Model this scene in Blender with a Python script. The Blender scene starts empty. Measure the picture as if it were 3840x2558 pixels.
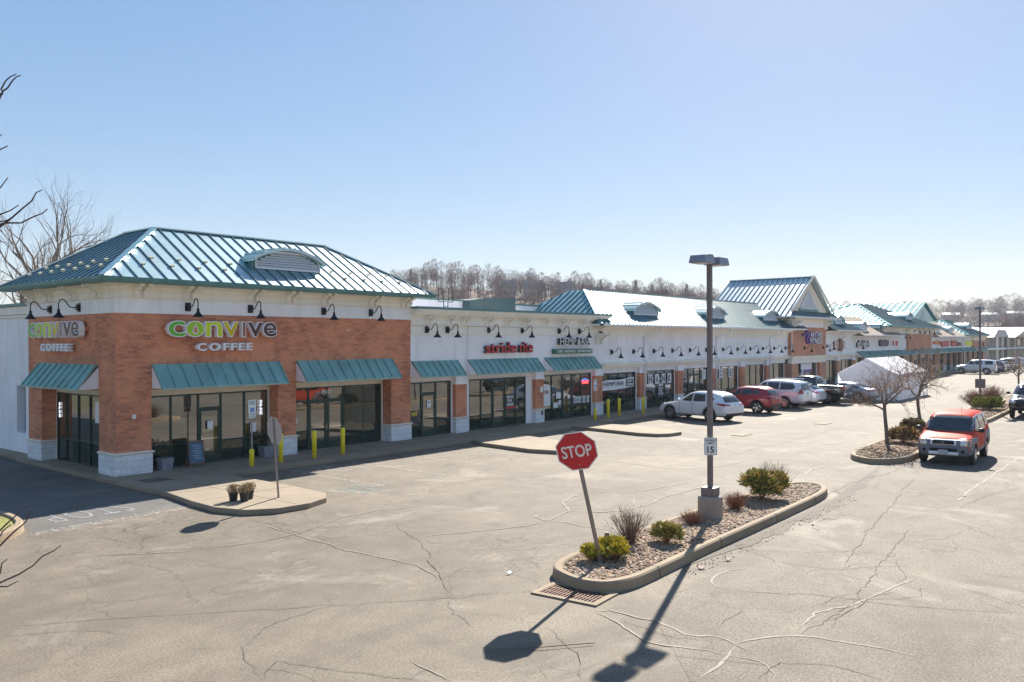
import bpy, bmesh, math, random
from math import sin, cos, pi, radians as R, sqrt, atan2
from mathutils import Vector, Matrix, noise
from mathutils.bvhtree import BVHTree
random.seed(7)
SC = bpy.context.scene
COL = SC.collection
V3 = Vector

# ------------------------------------------------------------------ camera
cam = bpy.data.cameras.new('camera'); camo = bpy.data.objects.new('camera', cam); COL.objects.link(camo)
cam.sensor_width = 36.0; cam.lens = 29.06; cam.clip_start = 0.1; cam.clip_end = 6000
yaw, rol = R(39.55), R(0.2)
Fv = V3((cos(yaw), sin(yaw), 0)); Rv = V3((sin(yaw), -cos(yaw), 0)); Uv = V3((0, 0, 1))
Rr = Rv*cos(rol) - Uv*sin(rol); Ur = Uv*cos(rol) + Rv*sin(rol)
M = Matrix((Rr, Ur, -Fv)).transposed().to_4x4(); M.translation = V3((0, 0, 4.5))
camo.matrix_world = M
SC.camera = camo
# ------------------------------------------------------------------ sky + sun
SUN_AZ, SUN_EL = 19.5, 34.5            # azimuth from +X towards +Y
w = bpy.data.worlds.new('World'); SC.world = w; w.use_nodes = True
wn = w.node_tree.nodes; sky = wn.new('ShaderNodeTexSky'); sky.sky_type = 'NISHITA'; sky.sun_disc = False
sky.sun_elevation = R(SUN_EL); sky.sun_rotation = R(90-SUN_AZ)
sky.air_density = 1.0; sky.dust_density = 0.25; sky.ozone_density = 1.6; sky.altitude = 300
gm_ = wn.new('ShaderNodeGamma'); gm_.inputs[1].default_value = .42; hs_ = wn.new('ShaderNodeHueSaturation'); hs_.inputs['Saturation'].default_value = 1.95
tn_ = wn.new('ShaderNodeMix'); tn_.data_type = 'RGBA'; tn_.blend_type = 'MULTIPLY'; tn_.inputs[0].default_value = 1; tn_.inputs[7].default_value = (1.0, .965, 1.02, 1)
for a_, b_ in ((sky.outputs[0], gm_.inputs[0]), (gm_.outputs[0], hs_.inputs['Color']), (hs_.outputs[0], tn_.inputs[6]), (tn_.outputs[2], wn['Background'].inputs[0])): w.node_tree.links.new(a_, b_)
wn['Background'].inputs[1].default_value = 0.138
sl = bpy.data.lights.new('sun', 'SUN'); sl.energy = 4.4; sl.angle = R(0.5); sl.color = (1.0, 0.94, 0.84)
so = bpy.data.objects.new('sun', sl); COL.objects.link(so)
sd = V3((cos(R(SUN_EL))*cos(R(SUN_AZ)), cos(R(SUN_EL))*sin(R(SUN_AZ)), sin(R(SUN_EL))))
so.rotation_euler = sd.to_track_quat('Z', 'Y').to_euler(); so.location = (0, 0, 60)
SC.view_settings.view_transform = 'Standard'; SC.view_settings.look = 'None'
SC.view_settings.exposure = 1.4; SC.view_settings.gamma = 1.0
SC.cycles.max_bounces = 8; SC.cycles.transparent_max_bounces = 12

# ------------------------------------------------------------------ materials
MATS = {}
def nt(name):
    m = bpy.data.materials.new(name); m.use_nodes = True; MATS[name] = m
    t = m.node_tree; b = t.nodes['Principled BSDF']; return m, t, b
def N(t, typ, **k):
    n = t.nodes.new('ShaderNode'+typ)
    for a, v in k.items():
        if a.startswith('i_'):
            key = a[2:].replace('_', ' ')
            n.inputs[int(key) if key.isdigit() else key].default_value = v
        else: setattr(n, a, v)
    return n
def ramp(t, fac, stops, interp='LINEAR'):
    r = t.nodes.new('ShaderNodeValToRGB'); r.color_ramp.interpolation = interp
    e = r.color_ramp.elements
    while len(e) < len(stops): e.new(0.5)
    for i, (p, c) in enumerate(stops):
        e[i].position = p; e[i].color = (c, c, c, 1) if isinstance(c, (int, float)) else (*c[:3], 1)
    t.links.new(fac, r.inputs[0]); return r.outputs[0]
def mix(t, a, b, fac, mode='MIX'):
    m = t.nodes.new('ShaderNodeMix'); m.data_type = 'RGBA'; m.blend_type = mode
    for s, v in ((m.inputs[6], a), (m.inputs[7], b), (m.inputs[0], fac)):
        if isinstance(v, bpy.types.NodeSocket): t.links.new(v, s)
        elif isinstance(v, (int, float)): s.default_value = v if s.type == 'VALUE' else (v, v, v, 1)
        else: s.default_value = (*v[:3], 1)
    return m.outputs[2]
def ntex(t, co, scale, det=4, rough=.55, dist=0, vec=None):
    n = N(t, 'TexNoise', i_Scale=scale, i_Detail=det, i_Roughness=rough, i_Distortion=dist)
    t.links.new(co, n.inputs['Vector']); return n
def bump(t, b, h, s=.3, d=.02):
    n = N(t, 'Bump', i_Strength=s, i_Distance=d); t.links.new(h, n.inputs['Height']); t.links.new(n.outputs[0], b.inputs['Normal'])
def objco(t): return t.nodes.new('ShaderNodeTexCoord').outputs['Object']
def geoco(t): return t.nodes.new('ShaderNodeNewGeometry').outputs['Position']
def plain(name, c, rough=.6, metal=0, var=.08, vs=3.0, bmp=0, bs=40, spec=None, coat=0, em=None, alpha=None):
    if name in MATS: return MATS[name]
    m, t, b = nt(name); b.inputs['Roughness'].default_value = rough; b.inputs['Metallic'].default_value = metal
    if spec is not None: b.inputs['Specular IOR Level'].default_value = spec
    if coat: b.inputs['Coat Weight'].default_value = coat; b.inputs['Coat Roughness'].default_value = .04
    if var:
        co = geoco(t) if vs > 0 else objco(t); n = ntex(t, co, abs(vs), 5)
        lo = tuple(x*(1-var) for x in c[:3]); hi = tuple(min(1, x*(1+var)) for x in c[:3])
        t.links.new(ramp(t, n.outputs[0], [(.3, lo), (.7, hi)]), b.inputs['Base Color'])
        if bmp: n2 = ntex(t, co, bs, 3); bump(t, b, n2.outputs[0], bmp)
    else: b.inputs['Base Color'].default_value = (*c[:3], 1)
    if em: b.inputs['Emission Color'].default_value = (*em[:3], 1); b.inputs['Emission Strength'].default_value = em[3]
    return m
def paint(name, c, metal=.2, rough=.35, coat=1.0, spec=None): return plain(name, c, rough, metal, var=0, coat=coat, spec=spec)

def asphalt(name, c, grain=1.0, cracks=.6, light=1.0):
    m, t, b = nt(name); co = geoco(t); b.inputs['Roughness'].default_value = .85; b.inputs['Specular IOR Level'].default_value = .35
    big = ntex(t, co, .09, 5, .6, .3); mid = ntex(t, co, .9, 6, .65); fine = ntex(t, co, 26, 4, .75); f2 = ntex(t, co, 75, 2, .6)
    mp = N(t, 'Mapping'); mp.inputs['Scale'].default_value = (.16, 1.1, 1); t.links.new(co, mp.inputs[0]); st = ntex(t, mp.outputs[0], 1.0, 5, .6)
    c1 = mix(t, tuple(x*.84 for x in c), tuple(x*1.12 for x in c), ramp(t, big.outputs[0], [(.35, 0), (.65, 1)]))
    c2 = mix(t, c1, ramp(t, mid.outputs[0], [(.25, .60), (.5, .94), (.75, 1.2)]), .8, 'MULTIPLY')
    c2 = mix(t, c2, ramp(t, st.outputs[0], [(.3, .86), (.7, 1.1)]), .8, 'MULTIPLY')
    c3 = mix(t, c2, ramp(t, fine.outputs[0], [(.36, .5), (.5, 1.0), (.64, 1.45)]), .75*grain, 'MULTIPLY')
    c3 = mix(t, c3, ramp(t, f2.outputs[0], [(.3, .6), (.7, 1.35)]), .6*grain, 'MULTIPLY')
    # alligator cracking, masked to worn areas
    ds = ntex(t, co, 1.4, 4, .7); va = N(t, 'VectorMath', operation='MULTIPLY_ADD'); t.links.new(ds.outputs[1], va.inputs[0]); va.inputs[1].default_value = (.8, .8, 0); t.links.new(co, va.inputs[2])
    out = c3
    for sc, wd, lo, hi, seed in ((.75, .018, .47, .58, 0), (2.6, .035, .53, .62, 9)):
        v = N(t, 'TexVoronoi', feature='DISTANCE_TO_EDGE', i_Scale=sc); t.links.new(va.outputs[0], v.inputs['Vector'])
        ln = ramp(t, v.outputs[0], [(0, 1), (wd, 0)])
        mpx = N(t, 'Mapping'); mpx.inputs['Location'].default_value = (seed, seed, 0); t.links.new(co, mpx.inputs[0])
        mk = ntex(t, mpx.outputs[0], .16, 3, .55)
        mm = N(t, 'Math', operation='MULTIPLY'); t.links.new(ln, mm.inputs[0]); t.links.new(ramp(t, mk.outputs[0], [(lo, 0), (hi, 1)]), mm.inputs[1])
        m2 = N(t, 'Math', operation='MULTIPLY'); t.links.new(mm.outputs[0], m2.inputs[0]); m2.inputs[1].default_value = cracks
        out = mix(t, out, tuple(x*.3 for x in c), m2.outputs[0])
    dk = ntex(t, co, .22, 5, .75, 1.2); out = mix(t, out, tuple(x*.62 for x in c), ramp(t, dk.outputs[0], [(.50, 0), (.64, .6)])); ol = ntex(t, co, .9, 3, .6); out = mix(t, out, tuple(x*.45 for x in c), ramp(t, ol.outputs[0], [(.70, 0), (.76, .6)]))
    # pale dried-silt stains
    sn = ntex(t, co, .35, 6, .7, .8); out = mix(t, out, (.38, .33, .27), ramp(t, sn.outputs[0], [(.56, 0), (.72, .55*light)]))
    t.links.new(out, b.inputs['Base Color']); bump(t, b, fine.outputs[0], .35, .01); return m

def brickmat(name, vert=False, c1=(.72, .26, .135), c2=(.42, .14, .08), w=.30, h=.088, mort=(.36, .25, .19)):
    m, t, b = nt(name); uv = t.nodes.new('ShaderNodeTexCoord').outputs['UV']
    br = N(t, 'TexBrick', i_Scale=1.0); br.inputs['Mortar Size'].default_value = .006; br.inputs['Mortar Smooth'].default_value = .2
    br.inputs['Brick Width'].default_value = w; br.inputs['Row Height'].default_value = h; br.inputs['Bias'].default_value = -.1
    br.inputs['Color1'].default_value = (*c1, 1); br.inputs['Color2'].default_value = (*c2, 1); br.inputs['Mortar'].default_value = (*mort, 1)
    if vert:
        mp = N(t, 'Mapping'); mp.inputs['Rotation'].default_value = (0, 0, pi/2); t.links.new(uv, mp.inputs[0]); uv = mp.outputs[0]; br.offset = 0
    t.links.new(uv, br.inputs['Vector'])
    co = geoco(t); n1 = ntex(t, co, 1.1, 4); n2 = ntex(t, co, 30, 3)
    # blend neighbouring bricks into lighter orange clusters
    o = mix(t, br.outputs[0], (.80, .33, .18), ramp(t, n1.outputs[0], [(.42, 0), (.60, .6)]))
    o = mix(t, o, ramp(t, n2.outputs[0], [(.3, .75), (.7, 1.2)]), .8, 'MULTIPLY')
    t.links.new(o, b.inputs['Base Color']); b.inputs['Roughness'].default_value = .9
    iv = N(t, 'Math', operation='SUBTRACT'); iv.inputs[0].default_value = 1; t.links.new(br.outputs['Fac'], iv.inputs[1]); bump(t, b, iv.outputs[0], .5, .01)
    return m
def stonemat():
    m, t, b = nt('split_face_stone'); uv = t.nodes.new('ShaderNodeTexCoord').outputs['UV']
    br = N(t, 'TexBrick', i_Scale=1.0); br.inputs['Mortar Size'].default_value = .006; br.inputs['Brick Width'].default_value = .42; br.inputs['Row Height'].default_value = .2
    br.inputs['Color1'].default_value = (.92, .92, .93, 1); br.inputs['Color2'].default_value = (.80, .80, .82, 1); br.inputs['Mortar'].default_value = (.52, .52, .52, 1)
    t.links.new(uv, br.inputs['Vector']); co = geoco(t); n = ntex(t, co, 9, 6, .7)
    t.links.new(mix(t, br.outputs[0], ramp(t, n.outputs[0], [(.3, .8), (.7, 1.1)]), .8, 'MULTIPLY'), b.inputs['Base Color']); b.inputs['Roughness'].default_value = .9
    bump(t, b, n.outputs[0], .9, .05); return m
def stucco(name, c, streak=.12):
    m, t, b = nt(name); co = geoco(t); b.inputs['Roughness'].default_value = .85
    mp = N(t, 'Mapping'); mp.inputs['Scale'].default_value = (2.2, 2.2, .35); t.links.new(co, mp.inputs[0]); s = ntex(t, mp.outputs[0], 1.2, 5, .6); n = ntex(t, co, 60, 3)
    g = ntex(t, co, .6, 4)
    o = mix(t, tuple(x*(1-streak) for x in c), c, ramp(t, s.outputs[0], [(.3, 0), (.55, 1)]))
    o = mix(t, o, ramp(t, g.outputs[0], [(.3, .93), (.7, 1.03)]), 1, 'MULTIPLY')
    t.links.new(o, b.inputs['Base Color']); bump(t, b, n.outputs[0], .25, .005); return m
def glassmat(name, c=(.055, .055, .035), ior=3.0, rough=.02):
    m, t, b = nt(name); b.inputs['IOR'].default_value = ior; b.inputs['Roughness'].default_value = rough
    co = geoco(t); n = ntex(t, co, 1.3, 3, .6); n2 = ntex(t, co, 1.6, 2)
    t.links.new(ramp(t, n.outputs[0], [(.35, tuple(x*.35 for x in c)), (.7, tuple(x*1.6 for x in c))]), b.inputs['Base Color']); bump(t, b, n2.outputs[0], .04, .02); return m
def roofmetal(name, c, metal=.45, rough=.33, coat=1.0, ior=5.0):
    m, t, b = nt(name); co = geoco(t); b.inputs['Metallic'].default_value = metal; b.inputs['Roughness'].default_value = rough; b.inputs['Specular IOR Level'].default_value = .8 if coat > .01 else .04; b.inputs['Coat Weight'].default_value = coat; b.inputs['Coat Roughness'].default_value = .39; b.inputs['Coat IOR'].default_value = ior
    n = ntex(t, co, 1.2, 5, .6); mp = N(t, 'Mapping'); mp.inputs['Scale'].default_value = (3, .4, .4); t.links.new(co, mp.inputs[0]); s = ntex(t, mp.outputs[0], 1, 4)
    o = mix(t, tuple(x*.8 for x in c), tuple(x*1.2 for x in c), ramp(t, n.outputs[0], [(.3, 0), (.7, 1)])); o = mix(t, o, ramp(t, s.outputs[0], [(.3, .85), (.7, 1.15)]), .7, 'MULTIPLY')
    t.links.new(o, b.inputs['Base Color']); t.links.new(ramp(t, n.outputs[0], [(.3, rough-.05), (.7, rough+.08)]), b.inputs['Roughness']); return m
def concrete(name, c):
    m, t, b = nt(name); co = geoco(t); b.inputs['Roughness'].default_value = .9
    n = ntex(t, co, .8, 6, .65); f = ntex(t, co, 45, 3, .7)
    o = mix(t, tuple(x*.8 for x in c), tuple(x*1.12 for x in c), ramp(t, n.outputs[0], [(.3, 0), (.7, 1)])); o = mix(t, o, ramp(t, f.outputs[0], [(.3, .8), (.7, 1.15)]), .6, 'MULTIPLY')
    t.links.new(o, b.inputs['Base Color']); bump(t, b, f.outputs[0], .2, .01); return m
def worn(name, c, under, lo=.42, hi=.5, sc=7):
    """paint that has partly worn off (real alpha, the asphalt below shows)"""
    m, t, b = nt(name); co = geoco(t); n = ntex(t, co, sc, 6, .75); b.inputs['Base Color'].default_value = (*c, 1); b.inputs['Roughness'].default_value = .8
    t.links.new(ramp(t, n.outputs[0], [(lo, 0), (hi, 1)]), b.inputs['Alpha']); return m

ASPH = asphalt('asphalt', (.200, .164, .124), 1.0, .8); ASPH2 = asphalt('rough_asphalt', (.184, .152, .116), 1.5, .8, 1.0)
ASPHD = asphalt('driveway_asphalt', (.15, .14, .128), .8, .3, .25)
CONC = concrete('sidewalk_concrete', (.30, .236, .166)); CURB = concrete('kerb_concrete', (.31, .235, .155)); CONCL = concrete('pale_concrete', (.5, .47, .43))
BRICK = brickmat('brick'); SOLD = brickmat('soldier_brick', True, w=.30, h=.1, c1=(.60, .25, .14), c2=(.45, .17, .10)); STONE = stonemat()
BRICKF = brickmat('far_brick', c1=(.58, .30, .20), c2=(.50, .25, .165), mort=(.42, .27, .2))
WHITE = stucco('white_stucco', (.94, .92, .94), .12); CREAM = stucco('cream_trim', (.93, .88, .78), .08); TRIM = stucco('beige_trim', (.84, .76, .64), .08)
ROOF = roofmetal('teal_metal_roof', (.04, .26, .30), .3, .45); ROOFL = roofmetal('teal_metal_roof_long', (.08, .30, .33), .2, .42, .7, 1.7); ROOFF = roofmetal('weathered_teal_roof', (.06, .27, .30), .0, .7, .0, 1.5); RIBM = roofmetal('shaded_roof_seam', (.012, .085, .11), .1, .5, .15); AWN = roofmetal('teal_awning', (.14, .34, .31), .1, .5, .2); GREEN = plain('green_metal_edge', (.10, .24, .24), .5, .2, .1)  # RIBM: same paint as the roof, shade of the rib sides put into darker teal
TAN = plain('tan_shingle', (.42, .35, .28), .9, 0, .2, 6, .3, 30, spec=.05); FRAME = plain('dark_green_frame', (.010, .045, .036), .4, .2, .1)
GLASS = glassmat('storefront_glass'); GLASSD = glassmat('dark_storefront_glass', (.006, .028, .022), 1.7)
BLACK = plain('black_metal', (.012, .013, .018), .4, .3, 0); LOUV = plain('louvre_white', (.75, .75, .78), .4, .2, .04)
YEL = plain('bollard_yellow', (.86, .70, .02), .5, 0, .05); WPT = plain('white_paint', (.82, .82, .84), .5, 0, .04); PAPER = plain('white_paper', (.85, .85, .85), .8, 0, 0)
HEADM = plain('grey_lamp_head', (.22,.24,.30), .4, .2, .1); BRZ = plain('bronze_pole_paint', (.17, .14, .145), .5, .2, .12, 2); GALV = plain('galvanised_steel', (.34, .32, .32), .5, .5, .1, 8); RED = plain('sign_red', (.55, .02, .03), .45, 0, .06, 4)
SILV = plain('sign_return_metal', (.90,.88,.93), .5, 0, 0); ORG = plain('raceway_orange', (.62, .22, .10), .6, 0, .04); DKRET = plain('dark_sign_return', (.012, .03, .03), .4, .1, 0)
TYRE = plain('tyre_rubber', (.018, .018, .02), .8, 0, 0); RIM = plain('alloy_rim', (.62, .62, .64), .25, .9, 0); PLAS = plain('black_plastic', (.022, .022, .025), .5, 0, 0)
CHROME = plain('chrome', (.75, .75, .76), .12, 1, 0); CGLASS = plain('car_glass', (.012, .016, .02), .03, 0, 0, spec=1.0); LENS = plain('headlamp_lens', (.75, .78, .8), .08, .3, 0, coat=1)
TAIL = plain('tail_lamp_red', (.42, .01, .015), .12, 0, 0, coat=1); AMBER = plain('amber_lens', (.8, .25, .03), .15, 0, 0, coat=1)
BARK = plain('bark', (.115, .088, .068), .9, 0, .25, 6, .4, 60); BARKL = plain('pale_bark', (.15, .125, .105), .9, 0, .25, 9, .3, 60); TWIG = plain('twig', (.15, .11, .09), .85, 0, .25, 9)
TWIGD = plain('dark_twig', (.075, .05, .055), .8, 0, .1, 9)

# ------------------------------------------------------------------ mesh builder
class MB:
    def __init__(s, T=None): s.v = []; s.f = []; s.m = []; s.T = T; s.mi = 0
    def add(s, pts):
        i = len(s.v)
        for p in pts:
            p = V3(p); s.v.append(s.T @ p if s.T else p)
        return i
    def face(s, pts, m=None): i = s.add(pts); s.f.append(tuple(range(i, i+len(pts)))); s.m.append(s.mi if m is None else m); return s
    def box(s, x0, y0, z0, x1, y1, z1, m=None):
        if x1 < x0: x0, x1 = x1, x0
        if y1 < y0: y0, y1 = y1, y0
        if z1 < z0: z0, z1 = z1, z0
        i = s.add([(x0,y0,z0),(x1,y0,z0),(x1,y1,z0),(x0,y1,z0),(x0,y0,z1),(x1,y0,z1),(x1,y1,z1),(x0,y1,z1)])
        for q in ((0,3,2,1),(4,5,6,7),(0,1,5,4),(1,2,6,5),(2,3,7,6),(3,0,4,7)): s.f.append(tuple(i+k for k in q)); s.m.append(s.mi if m is None else m)
        return s
    def beam(s, a, b, w, h, up=(0,0,1), m=None):
        a, b = V3(a), V3(b); d = (b-a).normalized(); sd_ = d.cross(V3(up)).normalized(); u = sd_.cross(d)
        p = []
        for e in (a, b):
            for x, y in ((-1,0),(1,0),(1,1),(-1,1)): p.append(e + sd_*x*w/2 + u*y*h)
        i = s.add(p)
        for q in ((3,2,1,0),(4,5,6,7),(0,1,5,4),(1,2,6,5),(2,3,7,6),(3,0,4,7)): s.f.append(tuple(i+k for k in q)); s.m.append(s.mi if m is None else m)
        return s
    def prism(s, pts, ext, m=None):
        n = len(pts); e = V3(ext); i = s.add([V3(p) for p in pts] + [V3(p)+e for p in pts]); mm = s.mi if m is None else m
        s.f.append(tuple(i+k for k in reversed(range(n)))); s.m.append(mm); s.f.append(tuple(i+n+k for k in range(n))); s.m.append(mm)
        for k in range(n): s.f.append((i+k, i+(k+1)%n, i+n+(k+1)%n, i+n+k)); s.m.append(mm)
        return s
    def tube(s, pts, r, n=6, m=None, cap=True):
        pts = [V3(p) for p in pts]; rs = r if isinstance(r, (list, tuple)) else [r]*len(pts); mm = s.mi if m is None else m
        up = V3((0,0,1)); i0 = len(s.v); prev = None
        for k, p in enumerate(pts):
            d = (pts[min(k+1, len(pts)-1)] - pts[max(k-1, 0)]).normalized()
            a = d.cross(up) if prev is None else prev - d*prev.dot(d)
            if a.length < 1e-3: a = d.cross(V3((1,0,0)))
            a.normalize(); prev = a; b = d.cross(a)
            s.add([p + (a*cos(2*pi*j/n) + b*sin(2*pi*j/n))*rs[k] for j in range(n)])
        for k in range(len(pts)-1):
            for j in range(n):
                a, b = i0+k*n+j, i0+k*n+(j+1)%n; s.f.append((a, b, b+n, a+n)); s.m.append(mm)
        if cap:
            s.f.append(tuple(i0+j for j in reversed(range(n)))); s.m.append(mm); e = i0+(len(pts)-1)*n; s.f.append(tuple(e+j for j in range(n))); s.m.append(mm)
        return s
    def lathe(s, prof, c=(0,0,0), n=24, m=None, axis='Z'):
        c = V3(c); mm = s.mi if m is None else m; i0 = len(s.v)
        for r, z in prof:
            for j in range(n):
                a = 2*pi*j/n
                p = V3((r*cos(a), r*sin(a), z)) if axis == 'Z' else V3((r*cos(a), z, r*sin(a)))
                s.add([c+p])
        for k in range(len(prof)-1):
            for j in range(n): a, b = i0+k*n+j, i0+k*n+(j+1)%n; s.f.append((a, b, b+n, a+n)); s.m.append(mm)
        s.f.append(tuple(i0+j for j in reversed(range(n)))); s.m.append(mm); e = i0+(len(prof)-1)*n; s.f.append(tuple(e+j for j in range(n))); s.m.append(mm)
        return s
    def build(s, name, mats, parent=None, smooth=False, loc=None, bevel=0, keep=True):
        if s.T and s.T.to_3x3().determinant() < 0: s.f = [f[::-1] for f in s.f]
        me = bpy.data.meshes.new(name); me.from_pydata(s.v, [], s.f)
        for m in (mats if isinstance(mats, (list, tuple)) else [mats]): me.materials.append(m)
        me.polygons.foreach_set('material_index', s.m)
        if smooth: me.polygons.foreach_set('use_smooth', [True]*len(s.f))
        me.update(); boxuv(me)
        o = bpy.data.objects.new(name, me); COL.objects.link(o)
        if loc: o.location = loc
        if parent: par(o, parent)
        if bevel:
            b = o.modifiers.new('bevel', 'BEVEL'); b.width = bevel; b.segments = 2; b.limit_method = 'ANGLE'; b.angle_limit = R(40)
        return o
def boxuv(me):
    uv = me.uv_layers.new(name='uv').data; vs = me.vertices
    for p in me.polygons:
        n = p.normal; ax = max(range(3), key=lambda k: abs(n[k]))
        for li in p.loop_indices:
            c = vs[me.loops[li].vertex_index].co
            uv[li].uv = (c.y, c.z) if ax == 0 else ((c.x, c.z) if ax == 1 else (c.x, c.y))
def par(o, p):
    o.parent = p
    if p.get('abs'): o.matrix_parent_inverse = Matrix.Translation(V3(p['abs'])).inverted()
def tag(o, label=None, cat=None, group=None, kind=None):
    if label: o['label'] = label
    if cat: o['category'] = cat
    if group: o['group'] = group
    if kind: o['kind'] = kind
    return o
def thing(name, label, cat, loc=(0,0,0), rz=0, group=None, absolute=False):
    """Empty at the base; absolute=True: children are modelled in world coordinates"""
    o = bpy.data.objects.new(name, None); COL.objects.link(o); o.location = loc; o.rotation_euler = (0, 0, rz); o.empty_display_size = .3
    if absolute: o['abs'] = tuple(loc)
    return tag(o, label, cat, group)
def kids(o): return [c for c in bpy.data.objects if c.parent == o]
def dup(root, loc, rz=0, label=None, group=None, scale=None):
    def rec(o, p):
        c = o.copy(); COL.objects.link(c)
        if p: c.parent = p
        for k in KM.get(o.name, []): rec(k, c)
        return c
    KM = {}
    for k in bpy.data.objects:
        if k.parent: KM.setdefault(k.parent.name, []).append(k)
    r = rec(root, None); r.location = loc; r.rotation_euler = (0, 0, rz)
    if scale: r.scale = (scale,)*3
    if label: r['label'] = label
    if group: r['group'] = group
    return r
def flat(name, pts, z, mat, kind='structure', th=0):
    m = MB()
    if th: m.prism([(x, y, z-th) for x, y in pts], (0,0,th))
    else: m.face([(x, y, z) for x, y in pts])
    o = m.build(name, mat)
    if kind: o['kind'] = kind
    return o
def ccw(pts):
    a = sum(p[0]*q[1]-q[0]*p[1] for p, q in zip(pts, pts[1:]+pts[:1])); return pts if a > 0 else pts[::-1]
def smoothpoly(pts, n=1):
    for _ in range(n):
        o = []
        for i, p in enumerate(pts):
            q = pts[(i+1) % len(pts)]; o += [(p[0]*.75+q[0]*.25, p[1]*.75+q[1]*.25), (p[0]*.25+q[0]*.75, p[1]*.25+q[1]*.75)]
        pts = o
    return pts
def inset(pts, d):
    n = len(pts); out = []
    for i in range(n):
        p0, p, p1 = V3((*pts[i-1], 0)), V3((*pts[i], 0)), V3((*pts[(i+1)%n], 0))
        t1, t2 = (p-p0).normalized(), (p1-p).normalized(); t = (t1+t2).normalized(); nn = V3((-t.y, t.x, 0)); k = d/max(.4, nn.dot(V3((-t1.y, t1.x, 0))))
        out.append((p.x+nn.x*k, p.y+nn.y*k))
    return out
# ------------------------------------------------------------------ lettering
GC = {}
def glyph(ch, off=0.0, ext=0.0, res=3):
    if (ch, off, ext, res) not in GC: GC[(ch, off, ext, res)] = glyph_(ch, off, ext, res)
    return GC[(ch, off, ext, res)]
def glyph_(ch, off=0.0, ext=0.0, res=3):
    cu = bpy.data.curves.new('t', 'FONT'); cu.body = ch; cu.offset = off; cu.extrude = ext; cu.resolution_u = res; cu.size = 1
    o = bpy.data.objects.new('t', cu); COL.objects.link(o); dg = bpy.context.evaluated_depsgraph_get(); dg.update()
    me = bpy.data.meshes.new_from_object(o.evaluated_get(dg)); bpy.data.objects.remove(o); bpy.data.curves.remove(cu)
    vs = [v.co.copy() for v in me.vertices]; fs = [tuple(p.vertices) for p in me.polygons]; bpy.data.meshes.remove(me)
    return vs, fs
def bb(vs): return (min(v.x for v in vs), max(v.x for v in vs), min(v.y for v in vs), max(v.y for v in vs)) if vs else (0,0,0,0)
def layout(text, off=0.0):
    """[(char, x0, x1, y0, y1)] in font units"""
    out = []; r = 0
    for i, ch in enumerate(text):
        if ch == ' ': continue
        full, _ = glyph(text[:i+1], off, 0, 1); b = bb(glyph(ch, off, 0, 1)[0]); x1 = bb(full)[1]; out.append((ch, x1-(b[1]-b[0]), x1, b[2], b[3]))
    return out
def put_glyph(mb, ch, box, T, off=0.0, d0=0.0, d1=.02, m=0, sidem=None):
    """glyph fitted to box (u0,u1,z0,z1) on frame T (u, d outward, z)"""
    vs, fs = glyph(ch, off, .5)
    b = bb(vs); u0, u1, z0, z1 = box
    sx = (u1-u0)/max(1e-6, b[1]-b[0]); sz = (z1-z0)/max(1e-6, b[3]-b[2])
    i = len(mb.v)
    for v in vs: mb.v.append(T @ V3((u0+(v.x-b[0])*sx, d0+(v.z+.5)*(d1-d0), z0+(v.y-b[2])*sz)))
    for f in fs:
        mb.f.append(tuple(i+k for k in f))
        zs = [vs[k].z for k in f]; mb.m.append(m if (min(zs) > .49 or sidem is None) else sidem)
def word(text, u0, u1, z0, z1, T, mats, parent=None, off=0.0, d0=0, d1=.02, split=True, name='letter', sidem=None, m=0, nar=1.0):
    """whole word fitted between u0..u1 and z0..z1 (overall bounds); one mesh per letter if split"""
    L = layout(text, off); X0 = min(l[1] for l in L); X1 = max(l[2] for l in L); Y0 = min(l[3] for l in L); Y1 = max(l[4] for l in L)
    sx = (u1-u0)/(X1-X0); sz = (z1-z0)/(Y1-Y0); one = MB()
    for ch, a, b, c, d in L:
        h_ = (b-a)*(1-nar)/2; a += h_; b -= h_
        mb = MB() if split else one
        put_glyph(mb, ch, (u0+(a-X0)*sx, u0+(b-X0)*sx, z0+(c-Y0)*sz, z0+(d-Y0)*sz), T, off, d0, d1, m, sidem)
        if split: mb.build(name, mats, parent)
    if not split: return one.build(name, mats, parent)
def frame_south(Y, X0=0): return Matrix(((1,0,0,X0),(0,-1,0,Y),(0,0,1,0),(0,0,0,1)))          # u=+X, d=-Y
def frame_west(X, Y0): return Matrix(((0,-1,0,X),(-1,0,0,Y0),(0,0,1,0),(0,0,0,1)))             # u=-Y (from Y0), d=-X
# ================================================================== GROUND
YF = 26.96
def sheet(name, x0, y0, x1, y1, z, mat): return flat(name, [(x0,y0),(x1,y0),(x1,y1),(x0,y1)], z, mat)
GRASSM = plain('dry_winter_grass', (.13, .12, .055), .95, 0, .35, .8, .4, 30)
flat('ground', [(-400,-400),(1300,-400),(1300,1300),(-400,1300)], -.03, GRASSM)
sheet('parking_lot', -60, -60, 175, 60, 0, ASPH)
flat('driving_aisle', [(-60,-60),(175,-60),(175,8.3),(90,8.3),(57,8.6),(42,9.3),(31.7,8.9),(25.2,8.5),(24.2,7.7),(18,7.4),(14,7.2),(11.6,6.6),(8,3.5),(5,0),(-5,-2),(-60,-3)], .004, ASPH2)
flat('driveway', [(11.95,21.35),(11.9,26.9),(12.2,34),(12.9,60),(2,60),(8.1,24),(8.0,22),(7.72,21.1)], .004, ASPHD)

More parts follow.
